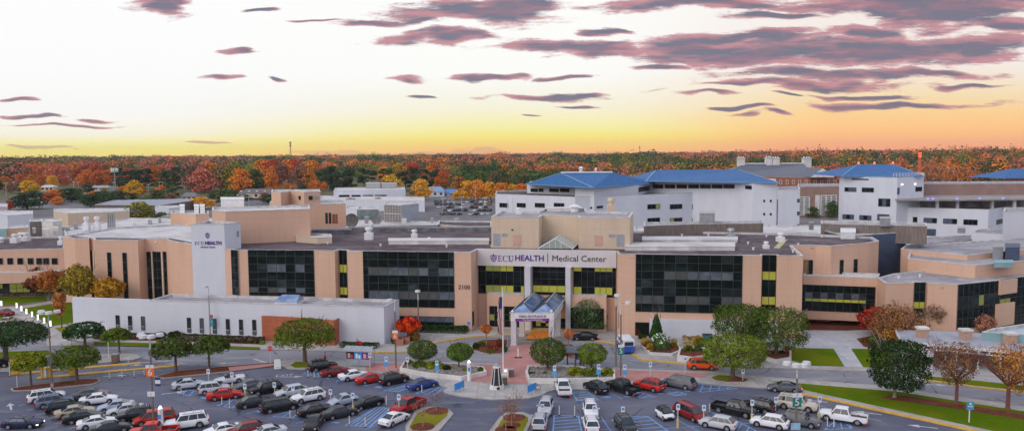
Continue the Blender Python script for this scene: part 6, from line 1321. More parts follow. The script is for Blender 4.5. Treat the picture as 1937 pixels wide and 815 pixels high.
for k, (u, w_, vt) in enumerate(((884, 34, 343), (905, 34, 340), (928, 36, 345), (948, 34, 346), (968, 30, 350), (986, 26, 348), (1000, 22, 352))): one(u, 378, w_, vt, C_YEL if k % 2 == 0 else C_OR, f'{["first", "second", "third", "fourth", "fifth", "sixth", "seventh"][k]} from the left in the row along the far car park')
for k, (u, w_, vt, c) in enumerate(((1500, 40, 335, C_OR), (1585, 34, 318, C_OR2), (1130 + 445, 20, 345, C_GRN), (1574, 30, 372 + 10, C_GRN), (1535, 30, 390, C_GRN))): one(u, 352 if vt < 360 else 412, w_, vt, c, ['behind the brick college roof', 'between brick college and beacon building', 'at the corner of the parking deck', 'before the parking deck, right', 'before the parking deck, left'][k])
def zone(n, u0, u1, vb0, vb1, h0, h1, w0, w1, cols, kind='b', where=''):
    for i in range(n):
        u = u0 + (u1 - u0) * (i + .5) / n + random.uniform(-.4, .4) * (u1 - u0) / n; vb = random.uniform(vb0, vb1); c = random.choice(cols); nm, l = LBL[c]
        bgtree(u, vb, random.uniform(w0, w1), vb - random.uniform(h0, h1), c, kind, l + ' ' + where, l + 's ' + where, nm)
zone(9, 20, 220, 343, 347, 30, 40, 26, 36, [C_PINK, C_RED, C_PINK], where='in the pinkish row at left')
zone(13, -10, 225, 350, 354, 16, 24, 16, 24, [C_OR, C_YEL, C_OR2], where='in the low orange row at left')
zone(4, -20, 40, 344, 350, 30, 38, 26, 36, [C_DK, C_BRN, C_GRN], where='at the far left edge of the wood')
zone(4, 150, 250, 352, 357, 28, 36, 26, 34, [C_OR2, C_OR, C_RED], where='between the pale shops and the pines')
zone(10, 215, 375, 356, 362, 34, 42, 28, 38, [C_DK, C_GRN, C_DK], 'p', 'in the dark stand at left')
zone(5, 270, 330, 348, 352, 36, 42, 26, 36, [C_PINK, C_OR2], where='rising behind the left dark stand')
zone(7, 355, 470, 360, 367, 46, 56, 40, 60, [C_OR2, C_BRN, C_OLV, C_PINK, C_OR, C_BRN], where='in the tall burnt orange clump')
zone(5, 440, 520, 362, 366, 36, 44, 30, 38, [C_OLV, C_GRN, C_OR], where='right of the tall orange clump')
zone(5, 515, 585, 352, 358, 36, 46, 28, 38, [C_BRN, C_OR2, C_OR], where='behind the light poles')
zone(7, 485, 600, 342, 350, 36, 44, 30, 40, [C_OR2, C_OR, C_RED], where='in the second row left of the pines')
zone(17, 596, 826, 356, 362, 36, 46, 26, 36, [C_DK, C_DK, C_GRN], 'p', 'in the dark pine belt at centre')
zone(9, 700, 990, 340, 346, 28, 36, 26, 38, [C_RED, C_OR, C_YEL, C_PINK], where='behind the pine belt')
zone(8, 830, 1000, 350, 362, 26, 34, 24, 34, [C_OR, C_OR2, C_BRN, C_OLV], where='above the far car park')
zone(4, 900, 970, 345, 350, 30, 38, 28, 38, [C_DK, C_GRN], 'p', 'above the golden row')
zone(14, 1390, 1540, 322, 332, 14, 20, 16, 24, [C_OR, C_OLV, C_RED, C_OR2], where='behind the slate roof')
zone(14, 1745, 1945, 340, 348, 26, 38, 26, 38, [C_OR, C_YEL, C_DK, C_OR2, C_BRN, C_OLV], where='behind the long brown building')
zone(16, 1570, 1950, 322, 330, 18, 26, 24, 34, [C_DK, C_GRN, C_OR2, C_PINK], where='in the far wood at right')
zone(16, 990, 1410, 318, 328, 14, 22, 20, 30, [C_RED, C_OR, C_DK, C_OLV, C_YEL], where='behind the blue roofs')
zone(12, 60, 330, 366, 374, 12, 20, 18, 28, [C_GRN, C_DK, C_OR, C_BRN, C_OLV], where='between the middle distance shops at left')
zone(9, 100, 345, 378, 386, 10, 18, 18, 28, [C_DK, C_GRN, C_BRN, C_PINK], where='behind the slate-blue roof')
zone(7, 380, 600, 372, 380, 10, 18, 16, 26, [C_DK, C_BRN, C_OR, C_GRN], where='around the large house')
zone(6, -10, 60, 356, 366, 14, 22, 20, 28, [C_DK, C_OLV, C_BRN], where='at the left edge before the shops')
zone(7, 530, 640, 360, 368, 10, 18, 14, 22, [C_BRN, C_DK, C_OR], where='left of the white clinic')
zone(6, 770, 860, 366, 374, 8, 14, 12, 18, [C_GRN, C_OR, C_BRN], where='around the blue roofed houses')
# the wood to the horizon reads as one mass
def wood():
    rng = np.random.default_rng(5); V = []; T = []
    pal = np.array([C_RED, C_PINK, C_OR, C_OR2, C_YEL, C_OLV, C_GRN, C_DK, C_DK, C_BRN])
    wts = np.array([.12, .12, .16, .17, .06, .08, .07, .09, .07, .06]); wts /= wts.sum()
    def ring(y0, y1, step, nq, sz, w_, h_):
        y = y0
        while y < y1:
            half = .72 * y + 40; xs = np.arange(-half, half, step)
            for x0 in xs:
                x = x0 + rng.uniform(-.5, .5) * step; yy = y + rng.uniform(-.5, .5) * step
                q = Vector((x / 260, yy / 420, 0)); g_ = mn.noise(q) ; g2 = mn.noise(Vector((x / 90, yy / 160, 4)))
                if g_ > .06: pool = [7, 7, 8, 6, 5, 9, 7]
                elif g_ < -.25: pool = [0, 1, 3, 9, 1, 0, 9]
                else: pool = [0, 3, 9, 2, 7, 1, 1, 5]
                if g2 > .22: pool = [7, 6]
                c = pal[pool[int((mn.noise(Vector((x / 45, yy / 70, 9))) * .5 + .5 + rng.uniform(-.14, .14)) * len(pool)) % len(pool)]] * rng.uniform(.95, 1.4)
                u_ = x / yy
                hs = h_ * rng.uniform(.72, 1.15) * (1 + .60 * mn.noise(Vector((x / 70, yy / 200, 2))) + .3 * mn.noise(Vector((x / 400, yy / 500, 7)))) * (1 + .14 * max(0, min(1, (u_ - .1) * 3)))
                if yy < 900 and -.75 < u_ < -.08 and yy < 820 + 200 * rng.random(): continue
                n = nq; d = rng.normal(size=(n, 3)); d /= np.linalg.norm(d, axis=1)[:, None]; d[:, 2] = np.abs(d[:, 2]) * 1.0
                ww = w_ * rng.uniform(.7, 1.2); lob = 1 + .3 * np.sin(d[:, 0] * 5 + x) * np.cos(d[:, 1] * 5 + yy)
                P = d * np.array([ww / 2, ww / 2, hs * .55]) * lob[:, None] + np.array([x, yy, hs * .45]); P[:, 2] -= rng.uniform(0, .25, n) * hs * (d[:, 2] < .4)
                V.append(leaf_quads(P, d, sz, .4, .85, rng)); T.append(np.repeat(c[None], n, 0))
            y += step * .95
    ring(640, 1150, 15, 95, 1.7, 15, 18)
    ring(1150, 2000, 21, 80, 2.7, 23, 20)
    ring(2000, 4600, 52, 75, 5.5, 58, 20)
    me = quads_mesh('forest', np.concatenate(V), [fartree], tint=np.concatenate(T)); o = bpy.data.objects.new('forest', me); COL.objects.link(o)
    tag(o, 'autumn forest of red, orange and dark green reaching the horizon', 'forest', kind='stuff'); print('forest quads', len(me.polygons), 'bg trees', NBG[0])
wood()
# ------------------------------------------------------------------ vehicles
def lerpc(cps, x):
    if x <= cps[0][0]: return cps[0][1]
    for (a, va), (b, vb_) in zip(cps, cps[1:]):
        if x <= b: t = (x - a) / (b - a + 1e-9); return va + (vb_ - va) * t
    return cps[-1][1]
def car_proto(nm, L, Wd, Hh, wb, top, cab, wr=.33, ground=.2, rake=.0, dlo=None, bed=None, sides=2, suvglass=False, rack=False, spare=False, label='x'):
    """top: control points (x, z) of hood/belt/deck; cab: (x windscreen base, x roof front, x roof rear, x rear base, belt z)"""
    root = empty(nm, (0, 0, 0)); hw = Wd / 2; xw = (wb / 2 + .05, -wb / 2 + .05); b = MB(); N = 44; rings = []
    for i in range(N + 1):
        x = -L / 2 + L * i / N; e = abs(2 * x / L); w_ = hw * (1 - .16 * e ** 7); zt = lerpc(top, x); zb_ = ground + (.10 * e ** 8)
        arch = 0
        for c in xw:
            d = abs(x - c); Ra = wr + .07
            if d < Ra: arch = max(arch, wr + math.sqrt(Ra * Ra - d * d))
        za = max(zb_, arch); zm = max(.52, za + .02); sh = min(zt - .06, max(zt - .12, zm + .05)); zm = min(zm, sh - .02)
        ring = [(x, w_ * .80, zb_ if arch == 0 else arch - .02), (x, w_ * .97, za), (x, w_, zm), (x, w_ * .985, sh), (x, w_ * .90, zt - .015), (x, w_ * .5, zt + .012)]
        rings.append(ring + [(p[0], -p[1], p[2]) for p in ring[::-1]])
    M = len(rings[0]); vs = [p for r_ in rings for p in r_]; fs = []; dk = []
    for i in range(N):
        for j in range(M):
            f = (i * M + j, (i + 1) * M + j, (i + 1) * M + (j + 1) % M, i * M + (j + 1) % M)
            (dk if j in (M - 1, 0, M - 2) and (j == M - 1) else fs).append(f[::-1])
    b.add(vs, fs, paint); b.add(vs, dk, trim)
    b.add(rings[0], [tuple(range(M))], paint); b.add(rings[-1], [tuple(range(M - 1, -1, -1))], paint)
    bo = b.build('body', root, smooth=True); bo.data.validate()
    x1, x2, x3, x4, zb_ = cab; wbz = hw * .90; wt = hw * .70; zr = Hh
    # greenhouse
    g_ = MB(); xm_ = (x2 + x3) / 2; zz = zb_ - .06
    st = [(x1, zz, wbz), (x2, zr - .03, wt), (xm_, zr, wt), (x3, zr - .03, wt), (x4, zz, wbz)]
    A_ = [(x1, wbz, zz), (x1, -wbz, zz), (x4, -wbz, zz), (x4, wbz, zz)]; T_ = [(x2, wt, zr - .05), (x2, -wt, zr - .05), (xm_, -wt - .02, zr - .02), (x3, -wt, zr - .05), (x3, wt, zr - .05), (xm_, wt + .02, zr - .02)]
    me = bpy.data.meshes.new('roof'); bm = bmesh.new(); V = [bm.verts.new(p) for p in A_ + T_]
    C2 = [bm.verts.new((x2 - .05 if False else x2 + (x3 - x2) * .04, 0, zr)), bm.verts.new((xm_, 0, zr + .03)), bm.verts.new((x3 + (x2 - x3) * .04, 0, zr))]
    for f in ((0, 1, 5, 4), (2, 3, 8, 7), (1, 2, 7, 6, 5), (3, 0, 4, 9, 8)): bm.faces.new([V[k] for k in f])
    bm.faces.new([V[4], V[5], C2[0]]); bm.faces.new([V[5], V[6], C2[1], C2[0]]); bm.faces.new([V[6], V[7], C2[2], C2[1]]); bm.faces.new([V[7], V[8], C2[2]]); bm.faces.new([V[8], V[9], C2[1], C2[2]]); bm.faces.new([V[9], V[4], C2[0], C2[1]])
    bmesh.ops.recalc_face_normals(bm, faces=bm.faces); eds = [e for e in bm.edges if len(e.link_faces) == 2 and e.calc_face_angle(0) > .35]
    bmesh.ops.bevel(bm, geom=eds, offset=.055, segments=2, affect='EDGES', profile=.6); bm.to_mesh(me); bm.free(); me.materials.append(paint)
    ro = bpy.data.objects.new('roof', me); COL.objects.link(ro); ro.parent = root
    if rack:
        c = MB()
        for s_ in (1, -1): c.bar((x2 - .25, s_ * wt * .88, zr + .06), (x3 + .2, s_ * wt * .88, zr + .06), .05, .04, trim)
        for t in (.2, .55, .85): x = x2 + (x3 - x2) * t; c.bar((x, -wt * .88, zr + .09), (x, wt * .88, zr + .09), .05, .03, silver)
        c.build('roof_rack', root)
    # panes
    off = .018
    def span(za, zb2): return lambda s_, z: None
    zlo, zhi = zb_ + .02, zr - .11; T = lambda z: (z - zz) / (zr - .05 - zz); yy = lambda z: wbz + (wt - wbz) * T(z); xf = lambda z: x1 + (x2 - x1) * T(z); xr_ = lambda z: x4 + (x3 - x4) * T(z)
    def endpane(nm_, X, sg):
        nrm = Vector((zr - zz, 0, abs((x1 - x2) if sg > 0 else (x3 - x4)))).normalized() * (off + .004); nx, nz = nrm.x * sg, nrm.z; p = []
        for z, k in ((zlo, .90), (zhi + .03, .86)): p.append((X(z) + nx, yy(z) * k, z + nz)); p.append((X(z) + nx, -yy(z) * k, z + nz))
        c = MB(); c.add([p[0], p[1], p[3], p[2]], [(0, 1, 2, 3) if sg > 0 else (3, 2, 1, 0)], carglass); return c.build(nm_, root)
    endpane('windscreen', xf, 1)
    if not (bed and False): endpane('rear_window', xr_, -1)
    segs = dlo or ([(0, .48), (.52, 1)] if sides == 2 else [(0, .36), (.39, .70), (.73, 1)])
    for s_ in (1, -1):
        for (a, e) in segs:
            c = MB(); P4 = []
            for z, (q0, q1) in ((zlo, (a, e)), (zhi, (a, e))):
                fx, rx = xf(z) - .13, xr_(z) + .13; P4.append((fx + (rx - fx) * q0, z)); P4.append((fx + (rx - fx) * q1, z))
            pts = [P4[0], P4[1], P4[3], P4[2]]; vs = [(x, s_ * (yy(z) + off), z + off * .3) for x, z in pts]; c.add(vs, [(0, 1, 2, 3) if s_ < 0 else (3, 2, 1, 0)], carglass); c.build('side_window', root)
    # wheels
    for c_ in xw:
        for s_ in (1, -1):
            y0 = s_ * (hw - .24); y1 = s_ * (hw + .005); c = MB(); c.cyl((c_, y0, wr), (c_, y1 - s_ * .03, wr), wr, wr, 18, rubber); c.cyl((c_, y1 - s_ * .03, wr), (c_, y1, wr), wr, wr * .9, 18, rubber); wo = c.build('wheel', root)
            c = MB(); c.cyl((c_, y1 - s_ * .02, wr), (c_, y1 + s_ * .008, wr), wr * .64, wr * .60, 16, rimm)
            for k in range(5): a = k * 1.2566; c.cyl((c_ + math.cos(a) * wr * .4, y1, wr + math.sin(a) * wr * .4), (c_ + math.cos(a) * wr * .4, y1 + s_ * .014, wr + math.sin(a) * wr * .4), wr * .12, n=6, m=trim)
            c.build('rim', wo)
    # lights, plates, bumpers, mirrors
    zf = lerpc(top, L / 2 - .1); zre = lerpc(top, -L / 2 + .1)
    for s_ in (1, -1):
        c = MB(); c.obox((L / 2 - .13, s_ * hw * .70, zf - .22), .24, .36, .14, -s_ * .35, headl, True); c.build('headlight', root)
        c = MB(); hgt_ = .42 if suvglass else .18; c.obox((-L / 2 + .08, s_ * hw * .76, zre - .10 - hgt_), .16, .26, hgt_, s_ * .25, taill, True); c.build('taillight', root)
        c = MB(); xx = x1 - .28; c.obox((xx, s_ * (hw + .08), zb_ - .02), .14, .22, .14, 0, paint if not bed else trim, True); c.build('mirror', root)
        c = MB(); c.box(-wb / 2 + wr + .2, wb / 2 - wr - .1, s_ * (hw - .02) - .02, s_ * (hw - .02) + .02, ground + .0, ground + .09, trim); c.build('sill', root)
    c = MB(); c.box(L / 2 - .06, L / 2 + .012, -hw * .42, hw * .42, zf - .30, zf - .14, trim); c.build('grille', root)
    c = MB(); c.box(-L / 2 - .012, -L / 2 + .05, -.26, .26, .62 if not bed else .5, .75 if not bed else .63, plate); c.build('licence_plate', root)
    c = MB(); bmm = silver if bed else trim; c.box(-L / 2 - .05, -L / 2 + .15, -hw * .82, hw * .82, ground + .12, ground + .26, bmm); c.box(L / 2 - .15, L / 2 + .04, -hw * .82, hw * .82, ground + .10, ground + .22, bmm); c.build('bumper', root)
    if bed:
        x0, x1_ = bed; zf_ = lerpc(top, (x0 + x1_) / 2); hb = 1.08
        c = MB()
        for s_ in (1, -1): c.box(x0 + .02, x1_ + .1, s_ * (hw - .09) - .07, s_ * (hw - .09) + .07, zf_ - .12, hb, paint)
        c.build('bed_side', root); c = MB(); c.box(x0, x0 + .08, -hw + .05, hw - .05, zf_ - .2, hb, paint); c.build('tailgate', root)
        c = MB(); c.box(x0 + .09, x1_ + .05, -hw + .16, hw - .16, zf_ + .01, zf_ + .04, trim); c.build('bed_floor', root)
    if spare: c = MB(); c.cyl((-L / 2 - .16, .1, .95), (-L / 2 + .02, .1, .95), .33, n=16, m=rubber); c.cyl((-L / 2 - .175, .1, .95), (-L / 2 - .16, .1, .95), .2, n=12, m=rimm); c.build('spare_wheel', root)
    return root
sedan_top = [(-2.4, .86), (-2.2, .98), (-1.5, 1.02), (.9, .98), (1.3, .93), (2.1, .78), (2.4, .62)]
PR = {
 'sedan': car_proto('sedan', 4.75, 1.82, 1.45, 2.78, sedan_top, (1.12, .42, -.78, -1.72, .98), .33, .19),
 'coupe': car_proto('sedan', 4.6, 1.80, 1.42, 2.7, [(-2.3, .84), (-2.1, 1.0), (-1.4, 1.03), (.9, .96), (1.2, .92), (2.0, .76), (2.3, .6)], (1.12, .38, -.7, -1.86, .98), .33, .19),
 'suv': car_proto('suv', 4.65, 1.88, 1.68, 2.7, [(-2.33, 1.02), (-2.2, 1.08), (.9, 1.06), (1.2, 1.03), (2.1, .92), (2.33, .72)], (1.18, .55, -1.72, -2.14, 1.06), .36, .24, sides=3, suvglass=True, rack=True),
 'wagon': car_proto('crossover', 4.6, 1.84, 1.60, 2.7, [(-2.3, .98), (-2.1, 1.04), (.9, 1.02), (1.2, .98), (2.05, .86), (2.3, .66)], (1.2, .5, -1.35, -2.1, 1.02), .35, .21, sides=3),
 'bigsuv': car_proto('large_suv', 5.3, 2.0, 1.90, 3.1, [(-2.65, 1.12), (-2.5, 1.20), (1.0, 1.18), (1.3, 1.16), (2.3, 1.08), (2.65, .82)], (1.30, .75, -2.15, -2.5, 1.18), .40, .28, sides=3, suvglass=True, rack=True),
 'minivan': car_proto('minivan', 5.1, 1.98, 1.75, 3.05, [(-2.55, 1.0), (-2.4, 1.06), (1.3, 1.04), (1.6, .98), (2.3, .84), (2.55, .64)], (1.75, .85, -2.05, -2.42, 1.04), .35, .2, sides=3, suvglass=True),
 'pickup': car_proto('pickup_truck', 5.8, 2.02, 1.88, 3.65, [(-2.9, .74), (-.92, .74), (-.88, 1.16), (1.3, 1.16), (2.6, 1.08), (2.9, .84)], (1.42, .85, -.65, -.9, 1.16), .41, .32, bed=(-2.9, -.9), suvglass=True),
 'smallsuv': car_proto('small_suv', 4.35, 1.80, 1.68, 2.6, [(-2.17, 1.0), (-2.1, 1.05), (.8, 1.03), (1.1, 1.0), (1.95, .90), (2.17, .7)], (1.1, .5, -1.75, -2.05, 1.03), .34, .24, sides=3, suvglass=True, spare=True),
 'smart': car_proto('microcar', 2.7, 1.6, 1.54, 1.85, [(-1.35, .95), (-1.2, 1.0), (.6, .98), (1.0, .85), (1.35, .62)], (.98, .30, -.85, -1.2, .98), .30, .2, dlo=[(0, 1)]),
 'sports': car_proto('convertible', 4.5, 1.86, 1.24, 2.7, [(-2.25, .88), (-2.0, .96), (-1.2, .95), (.6, .88), (1.0, .84), (2.0, .70), (2.25, .5)], (.72, .15, -.45, -1.05, .90), .34, .15, dlo=[(0, .6)]),
 'beetle': car_proto('rounded_car', 4.2, 1.78, 1.50, 2.55, [(-2.1, .72), (-1.8, .96), (-1.2, 1.02), (.8, 1.0), (1.2, .95), (1.8, .80), (2.1, .58)], (1.15, .35, -.6, -1.7, 1.0), .33, .19, dlo=[(0, .75)]),
}
USED = set()
CC = {'white': (.78, .80, .84), 'silver': (.50, .53, .58), 'grey': (.12, .13, .15), 'dgrey': (.035, .04, .05), 'black': (.012, .014, .018), 'red': (.50, .02, .015), 'maroon': (.22, .015, .018), 'tan': (.42, .37, .28), 'navy': (.018, .03, .08), 'blue': (.03, .06, .22), 'bluegrey': (.17, .20, .30), 'orange': (.72, .09, .012), 'beige': (.55, .50, .42), 'pearl': (.62, .65, .70), 'bsilver': (.38, .44, .55), 'van': (.78, .80, .84)}
def setcol(o, c):
    o.color = (*c, 1)
    for ch in KIDS(o): setcol(ch, c)
CARC = []
def car(kind, u, v, hd, col, label, group='parked cars', z=0.02, name=None):
    p0 = PR[kind]; p = G(u, v, z); c = CC[col] if isinstance(col, str) else col
    if kind in USED: r = dup(p0)
    else: r = p0; USED.add(kind); KIDS(r); [KIDS(x) for x in r.children]
    r.location = p; r.scale = (.93, .93, .93); r.rotation_euler = (0, 0, math.radians(hd)); tag(r, label, {'sedan': 'car', 'coupe': 'car', 'suv': 'car', 'wagon': 'car', 'bigsuv': 'car', 'minivan': 'minivan', 'pickup': 'pickup truck', 'smallsuv': 'car', 'smart': 'car', 'sports': 'car', 'beetle': 'car'}[kind], group)
    def sc(o):
        o.color = (*c, 1)
        for ch in o.children: sc(ch)
    if r is p0: sc(r)
    else: CARC.append((r, c))
    return r
def flushcol():
    bpy.context.view_layer.update()
    for r, c in CARC:
        st = [r]
        while st:
            o = st.pop(); o.color = (*c, 1); st += list(o.children)
g1 = 'cars parked in the left corner block'
for a in [('suv', 88, 757, 30, 'white', 'white suv at the far end of the left corner row, rear towards the lane'), ('suv', 103, 767, 30, 'bluegrey', 'blue-grey suv second in the left corner row behind the white one'), ('wagon', 124, 777, 30, 'black', 'black crossover third in the left corner row'), ('sedan', 142, 786, 30, 'tan', 'tan old-fashioned sedan in the left corner row'),
          ('sedan', 158, 796, 30, 'black', 'black sedan just nearer than the tan one'), ('coupe', 184, 806, 30, 'white', 'white sloping-back sedan in the left corner row'), ('sedan', 210, 817, 28, 'dgrey', 'dark grey sedan at the near end of the left corner row'),
          ('sedan', 172, 752, 22, 'grey', 'grey sedan at the far end of the second left row'), ('sedan', 187, 762, 22, 'white', 'white sedan second in the second left row'), ('coupe', 220, 775, 205, 'bsilver', 'blue-silver sedan between white sedan and silver hatch in the second left row'), ('coupe', 238, 782, 205, 'silver', 'silver sedan facing the viewer left of the black suv'),
          ('suv', 256, 793, 205, 'black', 'black suv facing left beside the red minivan'), ('minivan', 293, 799, 205, (.40, .03, .015), 'red minivan behind the number 6 lamp post'), ('bigsuv', 353, 808, 205, 'white', 'white large suv with roof rack facing left near the lower edge'), ('pickup', 290, 826, 190, (.58, .015, .012), 'bright red pickup cut off by the lower edge')]: car(*a, group=g1)
r = car('coupe', 43, 807, 3, 'navy', 'dark navy sedan driving in the left lane with headlights on', 'moving cars')
g2 = 'cars parked in the left middle block'
for a in [('coupe', 357, 733, 22, 'silver', 'silver sedan alone at the left of the middle block'), ('smallsuv', 405, 742, 22, 'silver', 'small silver suv with spare wheel on its back'), ('sports', 434, 723, 205, 'pearl', 'white convertible with dark soft top'), ('sedan', 425, 753, 22, 'red', 'red sedan in the middle of the left block'), ('sedan', 471, 735, 215, 'grey', 'grey sedan facing left beside the black suv'),
          ('suv', 503, 742, 215, 'black', 'black suv with a white door sign'), ('sedan', 481, 767, 28, 'dgrey', 'dark sedan behind the red one'), ('minivan', 529, 775, 30, 'black', 'black minivan in the left middle block'), ('wagon', 551, 748, 215, 'silver', 'silver hatchback left of the white suv'), ('suv', 584, 757, 215, 'white', 'white suv facing left in the middle block'),
          ('sedan', 597, 783, 33, 'black', 'black sedan behind the dark facing car'), ('sedan', 643, 787, 35, 'dgrey', 'dark green-grey sedan beside the blue bay'), ('beetle', 650, 764, 218, 'bsilver', 'light blue-silver rounded car facing left'), ('sedan', 694, 769, 222, 'black', 'black sedan with red lamps facing left by the empty bay'), ('sedan', 595, 806, -92, (.035, .03, .032), 'dark car facing straight at the viewer in the lane'),
          ('coupe', 420, 821, 212, 'white', 'white car cut off at the lower edge, left of the maroon suv'), ('wagon', 466, 821, 212, 'maroon', 'maroon suv cut off at the lower edge'), ('sedan', 505, 826, 212, 'silver', 'silver roof peeking at the lower edge right of the maroon suv'), ('coupe', 746, 799, 58, 'white', 'white sedan pulling in beside the left grass island'), ('pickup', 771, 776, 238, (.34, .015, .02), 'dark red pickup facing the viewer beside the left grass island')]: car(*a, group=g2)
g3 = 'cars parked along the plaza kerb at left'
for a in [('suv', 611, 699, 28, 'black', 'black suv at the left end of the kerb row by the tree island'), ('sedan', 636, 709, 30, 'maroon', 'maroon sedan second along the left kerb row'), ('sedan', 670, 716, 31, 'white', 'white sedan third along the left kerb row'), ('sedan', 702, 722, 33, 'red', 'red sedan fourth along the left kerb row'), ('suv', 745, 724, 36, 'black', 'black boxy suv fifth along the left kerb row'), ('sedan', 799, 733, 38, 'blue', 'dark blue sedan at the right end of the left kerb row')]: car(*a, group=g3)
g4 = 'cars parked along the plaza kerb at right'
for a in [('pickup', 1065, 741, 92, 'white', 'white pickup seen from straight behind beside the bicycle'), ('wagon', 1127, 739, 118, 'black', 'black crossover right of the white pickup'), ('pickup', 1178, 740, 128, 'black', 'black pickup with covered bed'), ('suv', 1227, 736, 138, 'red', 'red crossover in the right kerb row'), ('minivan', 1284, 731, 142, 'grey', 'grey minivan at the right end of the kerb row')]: car(*a, group=g4)
car('suv', 1328, 697, -8, 'orange', 'bright orange-red suv driving on the campus road', 'moving cars', .03)
car('sedan', 1107, 642, 172, 'black', 'black car stopped at the entrance kerb', 'moving cars', .03)
car('coupe', 1484, 739, 166, 'grey', 'silver-grey sedan braking at the lane mouth by the verge', 'moving cars')
car('sedan', 14, 612, 100, 'tan', 'pale car with lit tail lamps on the far-left drive', 'moving cars', .03); car('suv', -8, 694, 20, 'black', 'black car nose at the far left edge', 'moving cars', .03); car('sedan', 10, 597 - 1, 150, 'maroon', 'small dark red car near the lighted path', 'moving cars', .03)
g5 = 'cars parked in the right block'
for a in [('suv', 1032, 778, -98, 'silver', 'silver suv facing the viewer left of the crosshatched bay'), ('suv', 1021, 806, 84, 'silver', 'silver suv seen from behind at the lower edge'), ('suv', 1117, 783, -92, 'white', 'white suv facing the viewer right of the crosshatched bay'), ('suv', 1118, 811, 90, 'white', 'white suv seen from behind at the lower edge'), ('suv', 1183, 812, -80, 'dgrey', 'dark suv facing the viewer at the lower edge'),
          ('smart', 1257, 790, -72, 'white', 'tiny white two-seat car with black roof'), ('minivan', 1306, 789, -62, 'maroon', 'red minivan next to the tiny white car'), ('wagon', 1359, 808, 148, 'silver', 'silver crossover seen from behind with red lamps'), ('pickup', 1389, 782, -38, 'black', 'black pickup with chrome grille in the right block'), ('suv', 1434, 776, 140, 'black', 'black large suv behind the black pickup'),
          ('wagon', 1456, 806, 150, 'white', 'white crossover in front of the number 5 lamp post'), ('bigsuv', 1507, 773, -30, 'beige', 'long beige suv in the right block'), ('suv', 1514, 803, -30, 'grey', 'grey suv right behind the number 5 lamp post'), ('pickup', 1594, 796, 151, 'white', 'white pickup at the right end of the block')]: car(*a, group=g5)
# the far car park
far = 'small cars packed in the far car park'
def farproto(kind):
    r = empty('parked_car'); L, Wd, Hh = ((4.7, 1.85, 1.45), (4.8, 1.95, 1.75))[kind]; b = MB(); b.prism([(-L / 2, -Wd / 2), (L / 2 - .2, -Wd / 2), (L / 2, -.5), (L / 2, .5), (L / 2 - .2, Wd / 2), (-L / 2, Wd / 2)], .25, .95, paint)
    x = (-1.9 if kind else -1.2); b.add([(1.2, -.8, .94), (1.2, .8, .94), (-2.2 + .1, .8, .94), (-2.1, -.8, .94), (.4, -.62, Hh), (.4, .62, Hh), (x, .62, Hh), (x, -.62, Hh)], [(4, 5, 6, 7)], paint); b.build('body', r)
    b = MB(); b.add([(1.2, -.8, .94), (1.2, .8, .94), (-2.1, .8, .94), (-2.1, -.8, .94), (.4, -.62, Hh - .02), (.4, .62, Hh - .02), (x, .62, Hh - .02), (x, -.62, Hh - .02)], [(0, 1, 5, 4), (1, 2, 6, 5), (2, 3, 7, 6), (3, 0, 4, 7)], carglass); b.build('windows', r)
    for sx in (1.4, -1.4):
        for sy in (-.8, .8): b = MB(); b.cyl((sx, sy - .12, .33), (sx, sy + .12, .33), .33, n=10, m=rubber); b.build('wheel', r)
    return r
FPROT = [farproto(0), farproto(1)]; fu = [False, False]; kf = 0
fc = ['white', 'silver', 'black', 'dgrey', 'pearl', 'grey', 'white', 'maroon', 'navy', 'bluegrey']
LAB = {'white': 'white', 'silver': 'silver', 'black': 'black', 'dgrey': 'dark grey', 'pearl': 'pale', 'grey': 'grey', 'maroon': 'dark red', 'navy': 'navy', 'bluegrey': 'blue-grey', 'red': 'red'}
def farcar(u, v, hd, where, grp):
    k = random.randrange(2); c = random.choice(fc); r = dup(FPROT[k]) if fu[k] else FPROT[k]
    if not fu[k]: fu[k] = True; KIDS(r)
    tag(r, f'small {LAB[c]} car {where}', 'car', f'{LAB[c]} {grp}'); r.location = G(u, v, .01); r.rotation_euler = (0, 0, math.radians(hd)); CARC.append((r, CC[c]))
for row, v in enumerate((383, 388, 393.5, 399.5, 406)):
    n = (13, 13, 12, 11, 9)[row]
    for i in range(n):
        if random.random() < .1: continue
        farcar(824 + row * 3 + i * (112 - row * 3) / n + random.uniform(-1, 1), v + random.uniform(-.4, .4), 80 + random.uniform(-4, 4) + (180 if random.random() < .5 else 0), 'in the packed car park left of the white ward block', far)
for v, u0, u1, n in ((384, 70, 110, 5), (371, 440, 470, 4), (378, 470, 500, 4), (366, 160, 220, 6), (408, 1500, 1560, 12), (410.5, 1496, 1556, 12), (383, 330, 370, 5)):
    for i in range(n): farcar(u0 + (u1 - u0) * (i + .5) / n, v, 85, {384: 'in the lot at the far left', 371: 'before the large house', 378: 'right of the large house', 366: 'by the pale shops', 408: 'beside the parking deck', 410.5: 'beside the parking deck', 383: 'beyond the white shed'}[v], 'cars in the outlying lots')
flushcol()
# lamps alight on the moving cars
def relight(label, part, m):
    for o in list(bpy.data.objects):
        if o.get('label', '').startswith(label):
            for ch in o.children:
                if ch.name.split('.')[0] == part: ch.data = ch.data.copy(); ch.data.materials[0] = m
relight('dark navy sedan', 'headlight', headlit); relight('silver-grey sedan braking', 'taillight', taillit); relight('pale car with lit', 'taillight', taillit); relight('black car stopped', 'taillight', taillit)
for lb in ('tiny white', 'white convertible'):
    for o in list(bpy.data.objects):
        if o.get('label', '').startswith(lb):
            for ch in o.children:
                if ch.name.split('.')[0] == 'roof': ch.color = (.012, .012, .016, 1)
